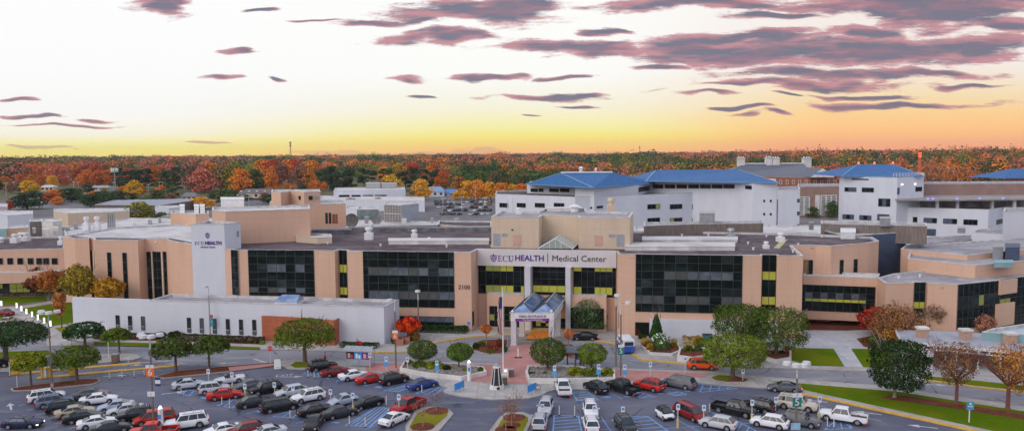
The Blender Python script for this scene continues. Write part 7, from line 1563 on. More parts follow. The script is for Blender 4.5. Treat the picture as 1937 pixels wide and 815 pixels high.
# shuttle van at the entrance
v_ = empty('shuttle_van', G(1183, 662, .03), math.radians(94), 'white and blue shuttle van parked by the yellow kerb', 'van')
b = MB(); b.prism([(-2.6, -.98), (2.2, -.98), (2.6, -.7), (2.6, .7), (2.2, .98), (-2.6, .98)], 1.3, 1.55, whitep); b.prism([(-2.5, -.9), (1.5, -.9), (1.5, .9), (-2.5, .9)], 1.5, 2.25, whitep); b.build('roof', v_)
b = MB(); b.prism([(-2.62, -.99), (2.2, -.99), (2.62, -.7), (2.62, .7), (2.2, .99), (-2.62, .99)], .35, 1.32, mat('van_blue', (.02, .12, .55), None, 1, .3)); b.build('body', v_)
b = MB(); b.box(-2.64, -2.58, -.7, .7, 1.4, 2.0, carglass); b.build('rear_window', v_)
for sy in (-1, 1):
    b = MB(); b.box(-2.1, 1.2, sy * .91 - .02, sy * .91 + .02, 1.6, 2.1, carglass); b.build('side_window', v_); b = MB(); b.box(-2.66, -2.6, sy * .8 - .1, sy * .8 + .1, .8, 1.2, taill); b.build('taillight', v_)
    for sx in (-1.6, 1.6): b = MB(); b.cyl((sx, sy * .75, .36), (sx, sy * 1.0, .36), .36, n=14, m=rubber); b.build('wheel', v_)
# ------------------------------------------------------------------ planters, posts, signs, people
def ring_wall(name, px, wid, h, m, label, z0=.13, cat='planter', fill=None, kids=None):
    pts = ccw([(p.x, p.y) for p in (G(u, v, z0) for u, v in px)]); inn = inset(pts, wid); n = len(pts); c0 = pts[0]; r = empty(name, (c0[0], c0[1], 0), 0, label, cat); b = MB()
    b.add([(x, y, 0) for x, y in pts] + [(x, y, h) for x, y in pts] + [(x, y, h) for x, y in inn] + [(x, y, .1) for x, y in inn],
          [(i, (i + 1) % n, n + (i + 1) % n, n + i) for i in range(n)] + [(n + i, n + (i + 1) % n, 2 * n + (i + 1) % n, 2 * n + i) for i in range(n)] + [(2 * n + i, 2 * n + (i + 1) % n, 3 * n + (i + 1) % n, 3 * n + i) for i in range(n)], m); b.build('wall', r, world=True)
    f = MB(); f.add([(x, y, h * .72) for x, y in inn], [tuple(range(n))], fill or stonem); f.build('stone_bed', r, world=True); return r, inn
def stones(inn, h, n, label, name='river_stones'):
    xs = [p[0] for p in inn]; ys = [p[1] for p in inn]; b = MB(); k = 0; tr = 0
    def inside(x, y):
        c = False
        for i in range(len(inn)):
            a, d = inn[i], inn[i - 1]
            if (a[1] > y) != (d[1] > y) and x < (d[0] - a[0]) * (y - a[1]) / (d[1] - a[1]) + a[0]: c = not c
        return c
    while k < n and tr < n * 9:
        tr += 1; x, y = random.uniform(min(xs), max(xs)), random.uniform(min(ys), max(ys))
        if not inside(x, y): continue
        r = random.uniform(.10, .28); k += 1; z = h * .72; V = [(x + r * math.cos(a) * random.uniform(.8, 1.2), y + r * math.sin(a) * random.uniform(.8, 1.2), z) for a in (0, 1.05, 2.1, 3.14, 4.2, 5.24)] + [(x + r * .5 * math.cos(a), y + r * .5 * math.sin(a), z + r * .7) for a in (0, 1.05, 2.1, 3.14, 4.2, 5.24)]
        b.add(V, [(i, (i + 1) % 6, 6 + (i + 1) % 6, 6 + i) for i in range(6)] + [(6, 7, 8, 9, 10, 11)], stonem)
    tag(b.build(name), label, 'stones', kind='stuff')
r, inn = ring_wall('planter', [(756, 703), (800, 711.5), (873, 720), (921, 709.5), (914, 700), (862, 693), (765, 689)], .3, .75, planterw, 'long white walled planter with two ball trees left of the flagpole'); stones(inn, .75, 260, 'loose stones filling the left planter')
r, inn = ring_wall('planter', [(994, 711), (999, 725), (1060, 725.5), (1164, 723.5), (1163, 708), (1080, 699), (998, 699)], .3, .85, planterw, 'white walled planter with a large ball tree right of the flagpole'); stones(inn, .85, 260, 'loose stones filling the right planter')
ring_wall('planter', [(1210, 656), (1229, 671), (1272, 673), (1290, 666), (1282, 650), (1225, 646)], .3, .55, planterw, 'curved white planter wall around the white-flowered shrub', fill=mulch)
ring_wall('planter', [(1281, 683), (1311, 687), (1345, 682), (1345, 668), (1285, 668)], .3, 1.1, planterw, 'square white planter with clipped olive balls', fill=mulch)
ring_wall('planter', [(1436, 678), (1468, 687), (1497, 682), (1497, 668), (1440, 664)], .3, .7, planterw, 'white angled planter under the right rear flat-topped tree', fill=mulch)
p = G(1230, 670, .13); fn = empty('railing', p, 0, 'black metal railing in front of the white-flowered shrub', 'railing'); q = G(1268, 672, .13); b = MB(); d = q - p
for k in range(9): s_ = p + d * k / 8; b.bar(s_, s_ + Vector((0, 0, 1.0)), .06, .06, black)
b.build('posts', fn, world=True); b = MB()
for z in (.15, .55, 1.0): b.bar(p + Vector((0, 0, z)), q + Vector((0, 0, z)), .05, .05, black)
b.build('rail', fn, world=True)
for i, u in enumerate((1332, 1337.5, 1343)):
    p = G(u, 643, .13); bn = empty('wheeled_bin', p, 0, f'dark green bin against the white wall, {["left", "middle", "right"][i]} of three', 'bin'); b = MB(); b.prism([(-.3, -.3), (.3, -.3), (.3, .3), (-.3, .3)], 0, 1.0, teal); b.build('body', bn); b = MB(); b.box(-.34, .34, -.36, .34, 1.0, 1.08, black); b.build('lid', bn)
# lamp posts
def lamp(u, vb, vt, heads, label, z0=.0, m=polem, r=.13, top=alum, name='lamp_post', dirs=None, nheads=None, group=None):
    p = G(u, vb, z0); h = GY(u, vt, p.y).z - z0; o = empty(name, p, 0, label, 'lamp post', group); b = MB(); b.cyl((0, 0, 0), (0, 0, h - 1.6), r, r * .8, 10, m); b.build('pole', o)
    b = MB(); b.cyl((0, 0, h - 1.6), (0, 0, h), r * .75, r * .6, 8, top); b.build('mast_top', o)
    b = MB(); b.cyl((0, 0, 0), (0, 0, .5), r * 1.9, r * 1.7, 10, concrete); b.build('foot', o)
    for (dx, dy) in heads:
        b = MB(); b.bar((0, 0, h), (dx * .5, dy * .5, h), .07, .07, metal); b.build('arm', o)
        b = MB(); b.cyl((dx, dy, h - .12), (dx, dy, h + .22), .50, .42, 12, alum); b.cyl((dx, dy, h - .16), (dx, dy, h - .12), .4, .4, 12, greydoor); b.build('lamp_head', o)
    return o, h
four = [(-1.1, .2), (-.4, -.7), (.5, -.7), (1.1, .2)]
def board(o, x, y, z0, z1, w_, m, name='sign_board', txt=None, tm=None, size=.5, dpt=.05, tz=None):
    b = MB(); b.box(x - w_ / 2, x + w_ / 2, y - dpt / 2, y + dpt / 2, z0, z1, m); s_ = b.build(name, o)
    if txt:
        me = text_mesh(txt, size, tm or whitep, .008); xs = [v.co.x for v in me.vertices]; R_ = Matrix(((1, 0, 0), (0, 0, -1), (0, 1, 0))).to_4x4()
        me.transform(Matrix.Translation((x, y - dpt / 2 - .012, (z0 + z1) / 2 if tz is None else tz)) @ R_); t = bpy.data.objects.new('lettering', me); COL.objects.link(t); t.parent = s_
    return s_
def pz(u, v, o): return GY(u, v, o.location.y).z - o.location.z
o, h = lamp(291, 808, 634, four, 'tall brown post with four lamp heads and orange number 6 sign')
board(o, -.05, -.2, pz(287, 711, o), pz(287, 695, o), .95, orange, txt='6', size=1.15); board(o, -.05, -.2, pz(287, 695, o) + .01, pz(287, 689, o), .95, whitep, txt='P', tm=signblue, size=.4); board(o, .72, 0, pz(290, 730, o), pz(290, 713, o), .62, navy, name='banner'); board(o, .72, -.03, pz(290, 725, o), pz(290, 718, o), .6, whitep, name='banner_band', dpt=.04); board(o, -.05, -.2, pz(290, 748, o), pz(290, 739, o), .85, whitep, txt='i', tm=signblue, size=.5)
o, h = lamp(1505, 826, 688, four, 'tall post with four lamp heads and green number 5 sign at the right')
board(o, 0, -.2, pz(1510, 768, o), pz(1510, 750, o), 1.0, teal, txt='5', size=1.2); board(o, 0, -.2, pz(1510, 750, o) + .01, pz(1510, 742, o), 1.05, whitep, txt='P', tm=signblue, size=.4); board(o, -.1, -.2, pz(1506, 811, o), pz(1506, 798, o), 1.05, mat('pale_blue_sign', (.30, .52, .72), None, 1, .5), txt='i', tm=whitep, size=.6)
lamp(99, 731, 590, four, 'tall thin post with four white lamp heads on the left mulch island', z0=.14, r=.11)
o, h = lamp(398, 641, 542, [(-.6, 0)], 'single headed post with teal banner before the annex', z0=.13, r=.12, m=metal)
board(o, .35, 0, pz(400, 617, o), pz(400, 600, o), .5, tealb, name='banner', txt='P', size=.4); board(o, .35, 0, pz(400, 600, o) + .02, pz(400, 595, o), .5, redm, name='banner')
o, h = lamp(749, 701, 568, [(-.7, 0)], 'wooden post with orange number sign beside the brick crossing', z0=.14)
board(o, 0, -.2, pz(748, 641, o), pz(748, 629, o), .85, orange, txt='6', size=1.0); board(o, 0, -.2, pz(748, 629, o) + .01, pz(748, 624, o), .8, whitep)
lamp(792, 640, 550, [(0, -.3)], 'single headed brown post beside the 2100 facade', z0=.13)
lamp(1165, 700, 558, [(.1, -.4)], 'bare brown post left of the green number 5 sign post', z0=.14)
o, h = lamp(1174, 717, 573, [(1.0, 0)], 'brown post with green number 5 sign behind the black pickup', z0=.14)
board(o, 0, -.2, pz(1174, 670, o), pz(1174, 656, o), .85, teal, txt='5', size=1.0); board(o, 0, -.2, pz(1174, 656, o) + .01, pz(1174, 651, o), .8, whitep)
# slim sign posts
def post(u, vb, vt, kind, label, group=None, z0=.02):
    p = G(u, vb, z0); h = max(1.0, GY(u, vt, p.y).z - z0); o = empty('sign_post' if kind != 'w' else 'marker_post', p, 0, label, 'sign' if kind != 'w' else 'post', group); b = MB(); r_ = .05 if kind != 'w' else .055
    b.cyl((0, 0, 0), (0, 0, h), r_, n=8, m=alum if kind != 'w' else planterw); b.build('pole', o)
    if kind == 'w': b = MB(); b.cyl((0, 0, 0), (0, 0, .08), .13, n=8, m=trim); b.build('base', o); return o
    if 'y' in kind: b = MB(); b.cyl((0, 0, 0), (0, 0, 1.1), .14, n=10, m=mat('pale_yellow', (.62, .50, .20), None, 1, .6) if 'pale_yellow' not in MATS else MATS['pale_yellow']); b.build('bollard', o)
    s_ = board(o, 0, -.07, h - .72, h, .44, whitep, dpt=.02); b = MB(); b.box(-.13, .13, -.10, -.085, h - .42, h - .14, signblue); b.build('symbol', s_)
    if 'b' in kind: board(o, 0, -.07, h - 1.45, h - .76, .6, mat('sky_sign', (.10, .38, .75), None, 1, .5) if 'sky_sign' not in MATS else MATS['sky_sign'], dpt=.02)
    return o
SG = 'disabled bay signs on white posts'
for u, vb, vt, k, lab in [(731, 703, 674, 'b', 'behind the red sedan on the plaza'), (700, 697, 667, '', 'right of the large bus shelter'), (771, 704, 675, '', 'at the left tip of the left planter'), (827, 716, 681, 'b', 'before the left planter shrubs'), (1049, 725, 691, 'b', 'above the white pickup'), (1132, 723, 688, 'b', 'above the black crossover'), (1181.5, 722, 689, 'b', 'right of the green number post'), (1230, 716, 684, '', 'above the red crossover'), (1296, 706, 674, '', 'left of the driving orange suv'), (1405, 719, 697, '', 'beside the oval tree bed'),
    (1026, 788, 763, '', 'between the two silver suvs'), (1124, 792, 766, '', 'between the two white suvs'), (1178, 793, 768, '', 'left of the large crosshatched bay'), (1282, 809, 763, 'y', 'with yellow foot by the tiny white car'), (1331, 801, 765, '', 'at the nose of the red minivan'), (1422, 800, 755, 'y', 'with yellow foot at the nose of the black pickup'), (1467, 783, 750, '', 'left of the beige suv'), (1549, 797, 749, 'y', 'at the nose of the right white pickup'),
    (395, 725, 697, '', 'leaning one behind the silver sedan'), (440, 740, 703, 'y', 'with yellow foot near the convertible'), (464, 750, 725, 'y', 'with yellow foot near the red sedan nose'), (520, 754, 722, '', 'beside the black suv with door sign'), (555, 757, 728, '', 'left of the middle white suv'), (626, 768, 735, '', 'left of the rounded car'), (668, 783, 742, 'y', 'with yellow foot between rounded car and black sedan'), (755, 785, 745, '', 'before the dark red pickup')]:
    post(u, vb, vt, k, 'white and blue disabled bay sign ' + lab, None, .14 if vb < 727 and u > 560 and 'suv with' not in lab else .02)
for u, vb, vt, lab in [(343, 746, 731, 'behind the lone silver sedan'), (420, 767, 750, 'near the red sedan, left of two'), (434.7, 773, 754, 'near the red sedan, right of two'), (549, 792, 775, 'behind the black minivan'), (583, 713, 700, 'behind the first kerb suv, left of two'), (594.6, 715, 702, 'behind the first kerb suv, right of two'), (661, 803, 786, 'in the empty blue bay, left of two'), (691, 807, 788, 'in the empty blue bay, right of two'), (731, 767, 748, 'near the black sedan tail'), (798, 744, 728, 'behind the blue sedan'),
    (1058, 785, 767, 'at the crosshatched bay, left of two'), (1087, 787, 767, 'at the crosshatched bay, right of two'), (1342, 781, 763, 'left of the black pickup'), (1565, 807, 788, 'by the right white pickup, left of two'), (1577, 809, 795, 'by the right white pickup, right of two'), (18.8, 711, 684, 'at the left edge of the lane'), (33, 734, 710, 'at the tip of the left mulch island'), (206, 678, 647, 'on the concrete island near the litter bin'), (421, 693, 680, 'at the brick end of the long strip'), (207, 717, 705, 'first in the chained lane'), (231, 715, 703, 'second in the chained lane'), (254, 713, 700, 'third in the chained lane'), (273, 710, 698, 'fourth in the chained lane'), (243, 691, 680, 'in the middle of the exit lanes'), (1741, 727, 697, 'on the road bank by the kiosk')]:
    post(u, vb, vt, 'w', 'thin white marker post ' + lab)
b = MB(); cs = [G(u, v, .75) for u, v in ((207, 706.5), (231, 704.5), (254, 702), (273, 700))]
for a_, c_ in zip(cs, cs[1:]): m_ = (a_ + c_) / 2 - Vector((0, 0, .12)); b.bar(a_, m_, .04, .04, planterw); b.bar(m_, c_, .04, .04, planterw)
tag(b.build('chain'), 'white chain hung between the lane marker posts', 'chain')
# stop sign, A-board, blue verge sign
p = G(512, 687, .13); o = empty('stop_sign', p, 0, 'red octagonal STOP sign at the end of the brick strip', 'sign'); h = GY(512, 655, p.y).z; b = MB(); b.cyl((0, 0, 0), (0, 0, h - .3), .05, n=8, m=alum); b.build('pole', o)
b = MB(); b.add([(math.cos(math.radians(22.5 + 45 * k)) * .42, -.08, h - .4 + math.sin(math.radians(22.5 + 45 * k)) * .42) for k in range(8)], [tuple(range(8))], redm); b.build('sign_board', o); me = text_mesh('STOP', .32, whitep, .005); me.transform(Matrix.Translation((0, -.1, h - .4)) @ Matrix(((1, 0, 0), (0, 0, -1), (0, 1, 0))).to_4x4()); t = bpy.data.objects.new('lettering', me); COL.objects.link(t); t.parent = o
p = G(525, 696, .02); o = empty('a_board', p, .3, 'white folding board standing at the plaza corner', 'sign'); b = MB(); b.add([(-.5, -.35, 0), (.5, -.35, 0), (.45, 0, 1.4), (-.45, 0, 1.4), (-.5, .35, 0), (.5, .35, 0)], [(0, 1, 2, 3), (3, 2, 5, 4)], whitep); b.build('board', o); b = MB(); b.box(-.3, .3, -.3, -.28, .2, .25, greydoor); b.build('foot', o)
p = G(1833, 798, .142); o = empty('sign_post', p, 0, 'square blue and white sign on a post in the right lawn', 'sign'); h = GY(1833, 761, p.y).z; b = MB(); b.cyl((0, 0, 0), (0, 0, h - .1), .07, n=8, m=planterw); b.build('pole', o); s_ = board(o, 0, -.1, h - .95, h, .85, mat('cyan_sign', (.03, .36, .55), None, 1, .5)); b = MB(); b.box(-.3, .3, -.14, -.127, h - .6, h - .5, whitep); b.box(-.12, .12, -.14, -.127, h - .35, h - .12, whitep); b.build('symbol', s_)
# flagpole with hanging flag
p = G(952, 711, .14); o = empty('flagpole', p, 0, 'white flagpole before the entrance', 'flagpole'); h = GY(952.5, 548, p.y).z - .14; b = MB(); b.cyl((0, 0, 0), (0, 0, h), .11, .06, 12, whitep); b.build('pole', o); b = MB(); b.cyl((0, 0, h), (0, 0, h + .25), .14, .1, 10, silver); b.cyl((0, 0, 0), (0, 0, .3), .3, .22, 12, planterw); b.build('finial', o)
zt, zb_ = GY(952, 561, p.y).z - .14, GY(952, 633, p.y).z - .14; n_ = 26; b = MB(); fr = mat('flag_red', (.45, .03, .03), None, 1, .8); fw = mat('flag_white', (.65, .64, .64), None, 1, .8); fbm = mat('flag_blue', (.03, .05, .22), None, 1, .8)
for i in range(n_):
    z0_, z1_ = zt + (zb_ - zt) * i / n_, zt + (zb_ - zt) * (i + 1) / n_
    for j in range(6):
        def fx(jj, t): w_ = .28 + .42 * math.sin(math.pi * min(1, t * .95 + .05)) ** .7; return (-.08 - w_ * jj / 6, .12 * math.sin(jj * 1.9 + t * 5), 0)
        a_, c_ = fx(j, i / n_), fx(j + 1, i / n_); e_, f_ = fx(j, (i + 1) / n_), fx(j + 1, (i + 1) / n_)
        b.add([(a_[0], a_[1], z0_), (c_[0], c_[1], z0_), (f_[0], f_[1], z1_), (e_[0], e_[1], z1_)], [(0, 1, 2, 3)], fbm if i < 8 and j < 4 else (fr if (j + i // 5) % 2 else fw))
fl_ = b.build('flag', loc=p); tag(fl_, 'limp striped flag hanging from the white flagpole', 'flag')
# lantern monument
p = G(940, 734, .14); o = empty('lantern_monument', p, .2, 'tapered white and black lantern monument on the plaza', 'monument'); b = MB(); b.cyl((0, 0, 0), (0, 0, .55), 1.05, .95, 8, planterw); b.build('base', o)
def frus(r0, r1, z0, z1, m, nm, n=6): b = MB(); b.cyl((0, 0, z0), (0, 0, z1), r0, r1, n, m); return b.build(nm, o)
frus(.78, .42, .55, 2.9, black, 'panel'); b = MB()
for k in range(6): a = k * math.pi / 3; pass
V_ = Vector((0, 0, 1)); a1 = V_.orthogonal().normalized(); a2 = V_.cross(a1)
for k in range(6): a = 2 * math.pi * k / 6; d = a1 * math.cos(a) + a2 * math.sin(a); b.bar(Vector((0, 0, .5)) + d * .80, Vector((0, 0, 2.95)) + d * .45, .09, .09, planterw)
b.build('rib', o); frus(.55, .5, 2.9, 3.08, planterw, 'collar'); frus(.45, .08, 3.08, 3.5, greydoor, 'cap'); b = MB(); b.cyl((0, -1.02, .28), (0, -.95, .28), .22, n=12, m=ink); b.build('emblem', o)
# bins, call posts, blue racks
def bin_(u, v, label, m=mat('bin_brown', (.20, .14, .10), None, 2, .8), w_=.75, h_=1.0):
    p = G(u, v, .14); o = empty('litter_bin', p, .1, label, 'bin'); b = MB(); b.box(-w_ / 2, w_ / 2, -w_ / 2, w_ / 2, 0, h_, m); b.build('body', o); b = MB(); b.box(-w_ / 2 - .05, w_ / 2 + .05, -w_ / 2 - .05, w_ / 2 + .05, h_, h_ + .1, metal); b.build('lid', o)
bin_(967.5, 711, 'brown litter bin on the brick plaza right of the flagpole'); bin_(954, 726, 'brown litter bin behind the lantern monument'); bin_(219, 684, 'brown litter bin on the left concrete island', h_=1.2, w_=.9)
p = G(955, 714, .14); o = empty('lit_cabinet', p, 0, 'small pale cabinet with light beside the flagpole', 'cabinet'); b = MB(); b.box(-.3, .5, -.2, .2, 0, 1.3, planterw); b.build('body', o); b = MB(); b.box(-.05, .25, -.23, -.2, .95, 1.2, whitelamp); b.build('lamp', o)
def callpost(u, v, vt, label, z0=.14):
    p = G(u, v, z0); h = GY(u, vt, p.y).z - z0; o = empty('emergency_post', p, 0, label, 'call post'); b = MB(); b.cyl((0, 0, 0), (0, 0, h - .3), .28, n=14, m=whitep); b.build('body', o); b = MB(); b.cyl((0, 0, h - .3), (0, 0, h), .24, .1, 12, whitelamp); b.build('lamp', o); b = MB(); b.box(-.16, .16, -.31, -.27, h * .5, h * .68, signblue); b.build('panel', o)
callpost(887.5, 720, 681, 'white cylinder emergency post at the right end of the left planter'); callpost(305, 814, 767, 'white cylinder emergency post beside the red minivan', .02)
for u, v, lab in ((869, 738, 'left'), (1006, 742, 'right')):
    p = G(u, v, .14); o = empty('bicycle_rack', p, .95, f'bright blue bicycle rack panel on the plaza apron, {lab} of two', 'bicycle rack'); b = MB(); b.box(-1.0, 1.0, -.04, .04, .25, 1.15, bluepanel); b.build('panel', o); b = MB()
    for x in (-.9, .9): b.cyl((x, 0, 0), (x, 0, .3), .05, n=8, m=bluepanel)
    b.build('leg', o)
def torus(b, c, R_, r_, m, n=18): 
    for k in range(n): a, e = 2 * math.pi * k / n, 2 * math.pi * (k + 1) / n; b.cyl((c[0] + R_ * math.cos(a), c[1], c[2] + R_ * math.sin(a)), (c[0] + R_ * math.cos(e), c[1], c[2] + R_ * math.sin(e)), r_, n=5, m=m, caps=False)
p = G(1011, 737, .14); o = empty('bicycle', p, .1, 'dark bicycle leaning at the right blue rack', 'bicycle')
for x in (-.52, .52): b = MB(); torus(b, (x, 0, .36), .34, .03, rubber); b.cyl((x, -.03, .36), (x, .03, .36), .05, n=6, m=metal); b.build('wheel', o)
b = MB()
for a_, c_ in (((-.52, 0, .36), (-.15, 0, .38)), ((-.15, 0, .38), (-.25, 0, .85)), ((-.52, 0, .36), (-.23, 0, .78)), ((-.23, 0, .8), (.35, 0, .85)), ((-.15, 0, .38), (.37, 0, .78)), ((.52, 0, .36), (.33, 0, .95))): b.bar(a_, c_, .035, .035, black)
b.build('frame', o); b = MB(); b.bar((.33, -.25, .98), (.33, .25, .98), .03, .03, black); b.build('handlebar', o); b = MB(); b.box(-.38, -.14, -.06, .06, .85, .90, black); b.build('saddle', o)
# bus shelters
p = G(655, 693, .14); o = empty('bus_shelter', p, -.18, 'glass bus shelter with poster panels and arched roof by the crossing', 'bus shelter'); Ls = 3.9; b = MB()
for x in (0, Ls / 2, Ls):
    for y in (0, 1.5): b.cyl((x, y, 0), (x, y, 2.4), .05, n=6, m=metal)
b.build('frame', o); b = MB(); K = 8
for k in range(K): a, e = math.pi * k / K, math.pi * (k + 1) / K; ya, ye = .75 - 1.0 * math.cos(a), .75 - 1.0 * math.cos(e); za, ze = 2.4 + .6 * math.sin(a), 2.4 + .6 * math.sin(e); b.add([(-.2, ya, za), (Ls + .2, ya, za), (Ls + .2, ye, ze), (-.2, ye, ze)], [(0, 1, 2, 3)], greydoor)
for x in (-.2, .6, 1.4, 2.2, 3.0, 3.8, Ls + .2):
    for k in range(K): a, e = math.pi * k / K, math.pi * (k + 1) / K; b.bar((x, .75 - 1.02 * math.cos(a), 2.41 + .62 * math.sin(a)), (x, .75 - 1.02 * math.cos(e), 2.41 + .62 * math.sin(e)), .06, .06, alum)
b.build('roof', o); b = MB(); b.box(0, Ls, -.02, .0, .3, 1.2, greydoor); b.build('lower_panel', o)
for x0, x1_, m_, m2 in ((.1, 1.3, clothd, door), (1.35, 2.5, bluepanel, whitep), (2.55, 3.8, clothp, door)):
    b = MB(); b.box(x0, x1_, -.06, -.02, 1.25, 2.35, m_); s_ = b.build('poster', o); b = MB(); b.box(x0 + .2, x1_ - .6, -.07, -.062, 1.4, 2.1, m2); b.box(x1_ - .5, x1_ - .2, -.07, -.062, 1.35, 1.9, m2 if m_ == bluepanel else redm); b.build('picture', s_)
p = G(1074, 697, .14); o = empty('bus_shelter', p, 0, 'small dark-roofed waiting shelter behind the leafy shrubs', 'bus shelter'); b = MB()
for x in (0, 1.2, 2.4, 3.6):
    for y in (0, 1.5): b.cyl((x, y, 0), (x, y, 2.5), .05, n=6, m=black)
for z in (.35, 1.3): b.bar((0, 1.5, z), (3.6, 1.5, z), .05, .05, black)
b.build('frame', o); b = MB(); b.add([(-.3, -.3, 2.5), (3.9, -.3, 2.5), (3.9, 1.9, 2.95), (-.3, 1.9, 2.95), (-.3, -.3, 2.4), (3.9, -.3, 2.4)], [(0, 1, 2, 3), (4, 5, 1, 0)], slate); b.build('roof', o); b = MB(); b.box(.3, 3.3, 1.0, 1.4, .45, .52, metal); b.build('bench', o); b = MB(); b.box(1.3, 2.3, 1.40, 1.44, 1.0, 1.9, bluepanel); b.build('poster', o)
# lighted bollards along the west path
for i, (u, v) in enumerate([(3, 581), (32, 585), (41, 591), (50.5, 596.5), (61, 602), (72, 608), (84, 614), (96, 620)]):
    p = G(u, v, .03); o = empty('lighted_bollard', p, 0, 'glowing white bollard light along the west path', 'bollard', 'bollard lights along the west path'); b = MB(); b.cyl((0, 0, 0), (0, 0, .35), .16, n=10, m=metal); b.build('base', o); b = MB(); b.cyl((0, 0, .35), (0, 0, 1.35), .15, n=12, m=whitelamp); b.build('lamp', o)
p = G(117.5, 548, .03); o = empty('lighted_bollard', p, 0, 'glowing bollard light at the corner of the peach wing', 'bollard'); b = MB(); b.cyl((0, 0, 0), (0, 0, 1.6), .22, n=12, m=whitelamp); b.build('lamp', o); b = MB(); b.cyl((0, 0, 0), (0, 0, .1), .3, n=12, m=metal); b.build('base', o)
# toll lane equipment
def tbox(u, v, w_, d_, h_, m, label, name='ticket_machine', cap_=None):
    p = G(u, v, .16); o = empty(name, p, .1, label, 'ticket machine'); b = MB(); b.box(-w_ / 2, w_ / 2, -d_ / 2, d_ / 2, 0, h_, m); b.build('body', o); b = MB(); b.box(-w_ / 2 - .06, w_ / 2 + .06, -d_ / 2 - .06, d_ / 2 + .06, h_, h_ + .12, cap_ or m); b.build('cap', o)
tbox(30, 706, .9, .8, 2.3, yellow, 'yellow barrier cabinet with brown cap at the left lane end', 'barrier_cabinet', rust); tbox(90, 702, .8, .7, 2.2, mat('green_cab', (.13, .20, .17), None, 1, .6), 'grey-green cabinet on the nearer yellow median'); tbox(127, 697, .8, .6, 1.9, mat('green_cab2', (.16, .22, .20), None, 1, .6), 'grey-green cabinet right of the first, behind the wider umbrella tree')
tbox(86, 713, .5, .5, 1.3, planterw, 'white ticket machine between yellow posts', 'ticket_machine', yellow); tbox(80, 714, .25, .25, 1.4, yellow, 'yellow guard post left of the white ticket machine', 'guard_post'); tbox(94, 712.5, .25, .25, 1.4, yellow, 'yellow guard post right of the white ticket machine', 'guard_post'); tbox(137, 709, .6, .5, 1.5, yellow, 'yellow barrier box behind the wider umbrella tree trunk', 'barrier_box')
for u, v, lab in ((757, 652, 'left'), (768, 649, 'right')):
    p = G(u, v, .14); o = empty('planter_box', p, 0, f'square terracotta planter box under the red maple, {lab} one', 'planter'); b = MB(); b.box(-.6, .6, -.6, .6, 0, 1.1, mat('terracotta_box', (.48, .2, .13), None, 2, .8) if 'terracotta_box' not in MATS else MATS['terracotta_box']); b.build('body', o); b = MB(); b.box(-.5, .5, -.5, .5, 1.1, 1.13, mulch); b.build('soil', o)
p = G(980, 676, .15); o = empty('crossing_sign', p, 0, 'thin white post on black foot in the crossing', 'sign'); b = MB(); b.box(-.1, .1, -.03, .03, .1, 1.5, whitep); b.build('board', o); b = MB(); b.box(-.6, .6, -.2, .2, 0, .1, black); b.build('foot', o)
# distant light poles
for i, (u, vt, vb) in enumerate([(140, 344, 358), (149, 345, 362), (215, 345, 361), (302, 345, 362), (308, 345, 362), (385, 345, 365), (397, 344, 365), (467, 344, 357), (12, 347, 370), (281, 350, 364), (350, 350, 363), (471, 368, 390), (482, 344, 357), (537, 344, 360), (543, 342, 360), (634, 347, 359), (641, 344, 360), (645, 344, 359), (797, 351, 376), (884, 348, 372), (895, 349, 374), (899, 356, 380), (910, 349, 368), (873, 373, 400), (917, 375, 390), (459, 371, 392), (1534, 366, 412), (1552, 364, 410), (838, 376, 396)]):
    p = G(u, vb); h = GY(u, vt, p.y).z; o = empty('light_pole', p, random.uniform(-.4, .4), 'thin pale light pole with twin heads standing in a far car park', 'light pole', 'light poles in the far car parks'); s_ = p.y / 500; b = MB(); b.cyl((0, 0, 0), (0, 0, h), .14 * s_, .10 * s_, 6, alum); b.build('pole', o); b = MB(); b.box(-1.6, 1.6, -.25, .25, h, h + .3, alum); b.build('lamp_head', o)
p = G(219, 372); h = GY(219, 318, p.y).z; o = empty('antenna_pole', p, 0, 'tall pole with a crown of white antennas above the left shops', 'antenna pole'); b = MB(); b.cyl((0, 0, 0), (0, 0, h), .5, .3, 8, metal); b.build('pole', o); b = MB()
for k in range(9): a = k * .7; b.box(math.cos(a) * 2.2 - .35, math.cos(a) * 2.2 + .35, math.sin(a) * 2.2 - .3, math.sin(a) * 2.2 + .3, h - 3, h, whitep)
b.cyl((0, 0, h - 2), (0, 0, h - 1.7), 2.3, n=12, m=metal); b.build('antenna_ring', o)
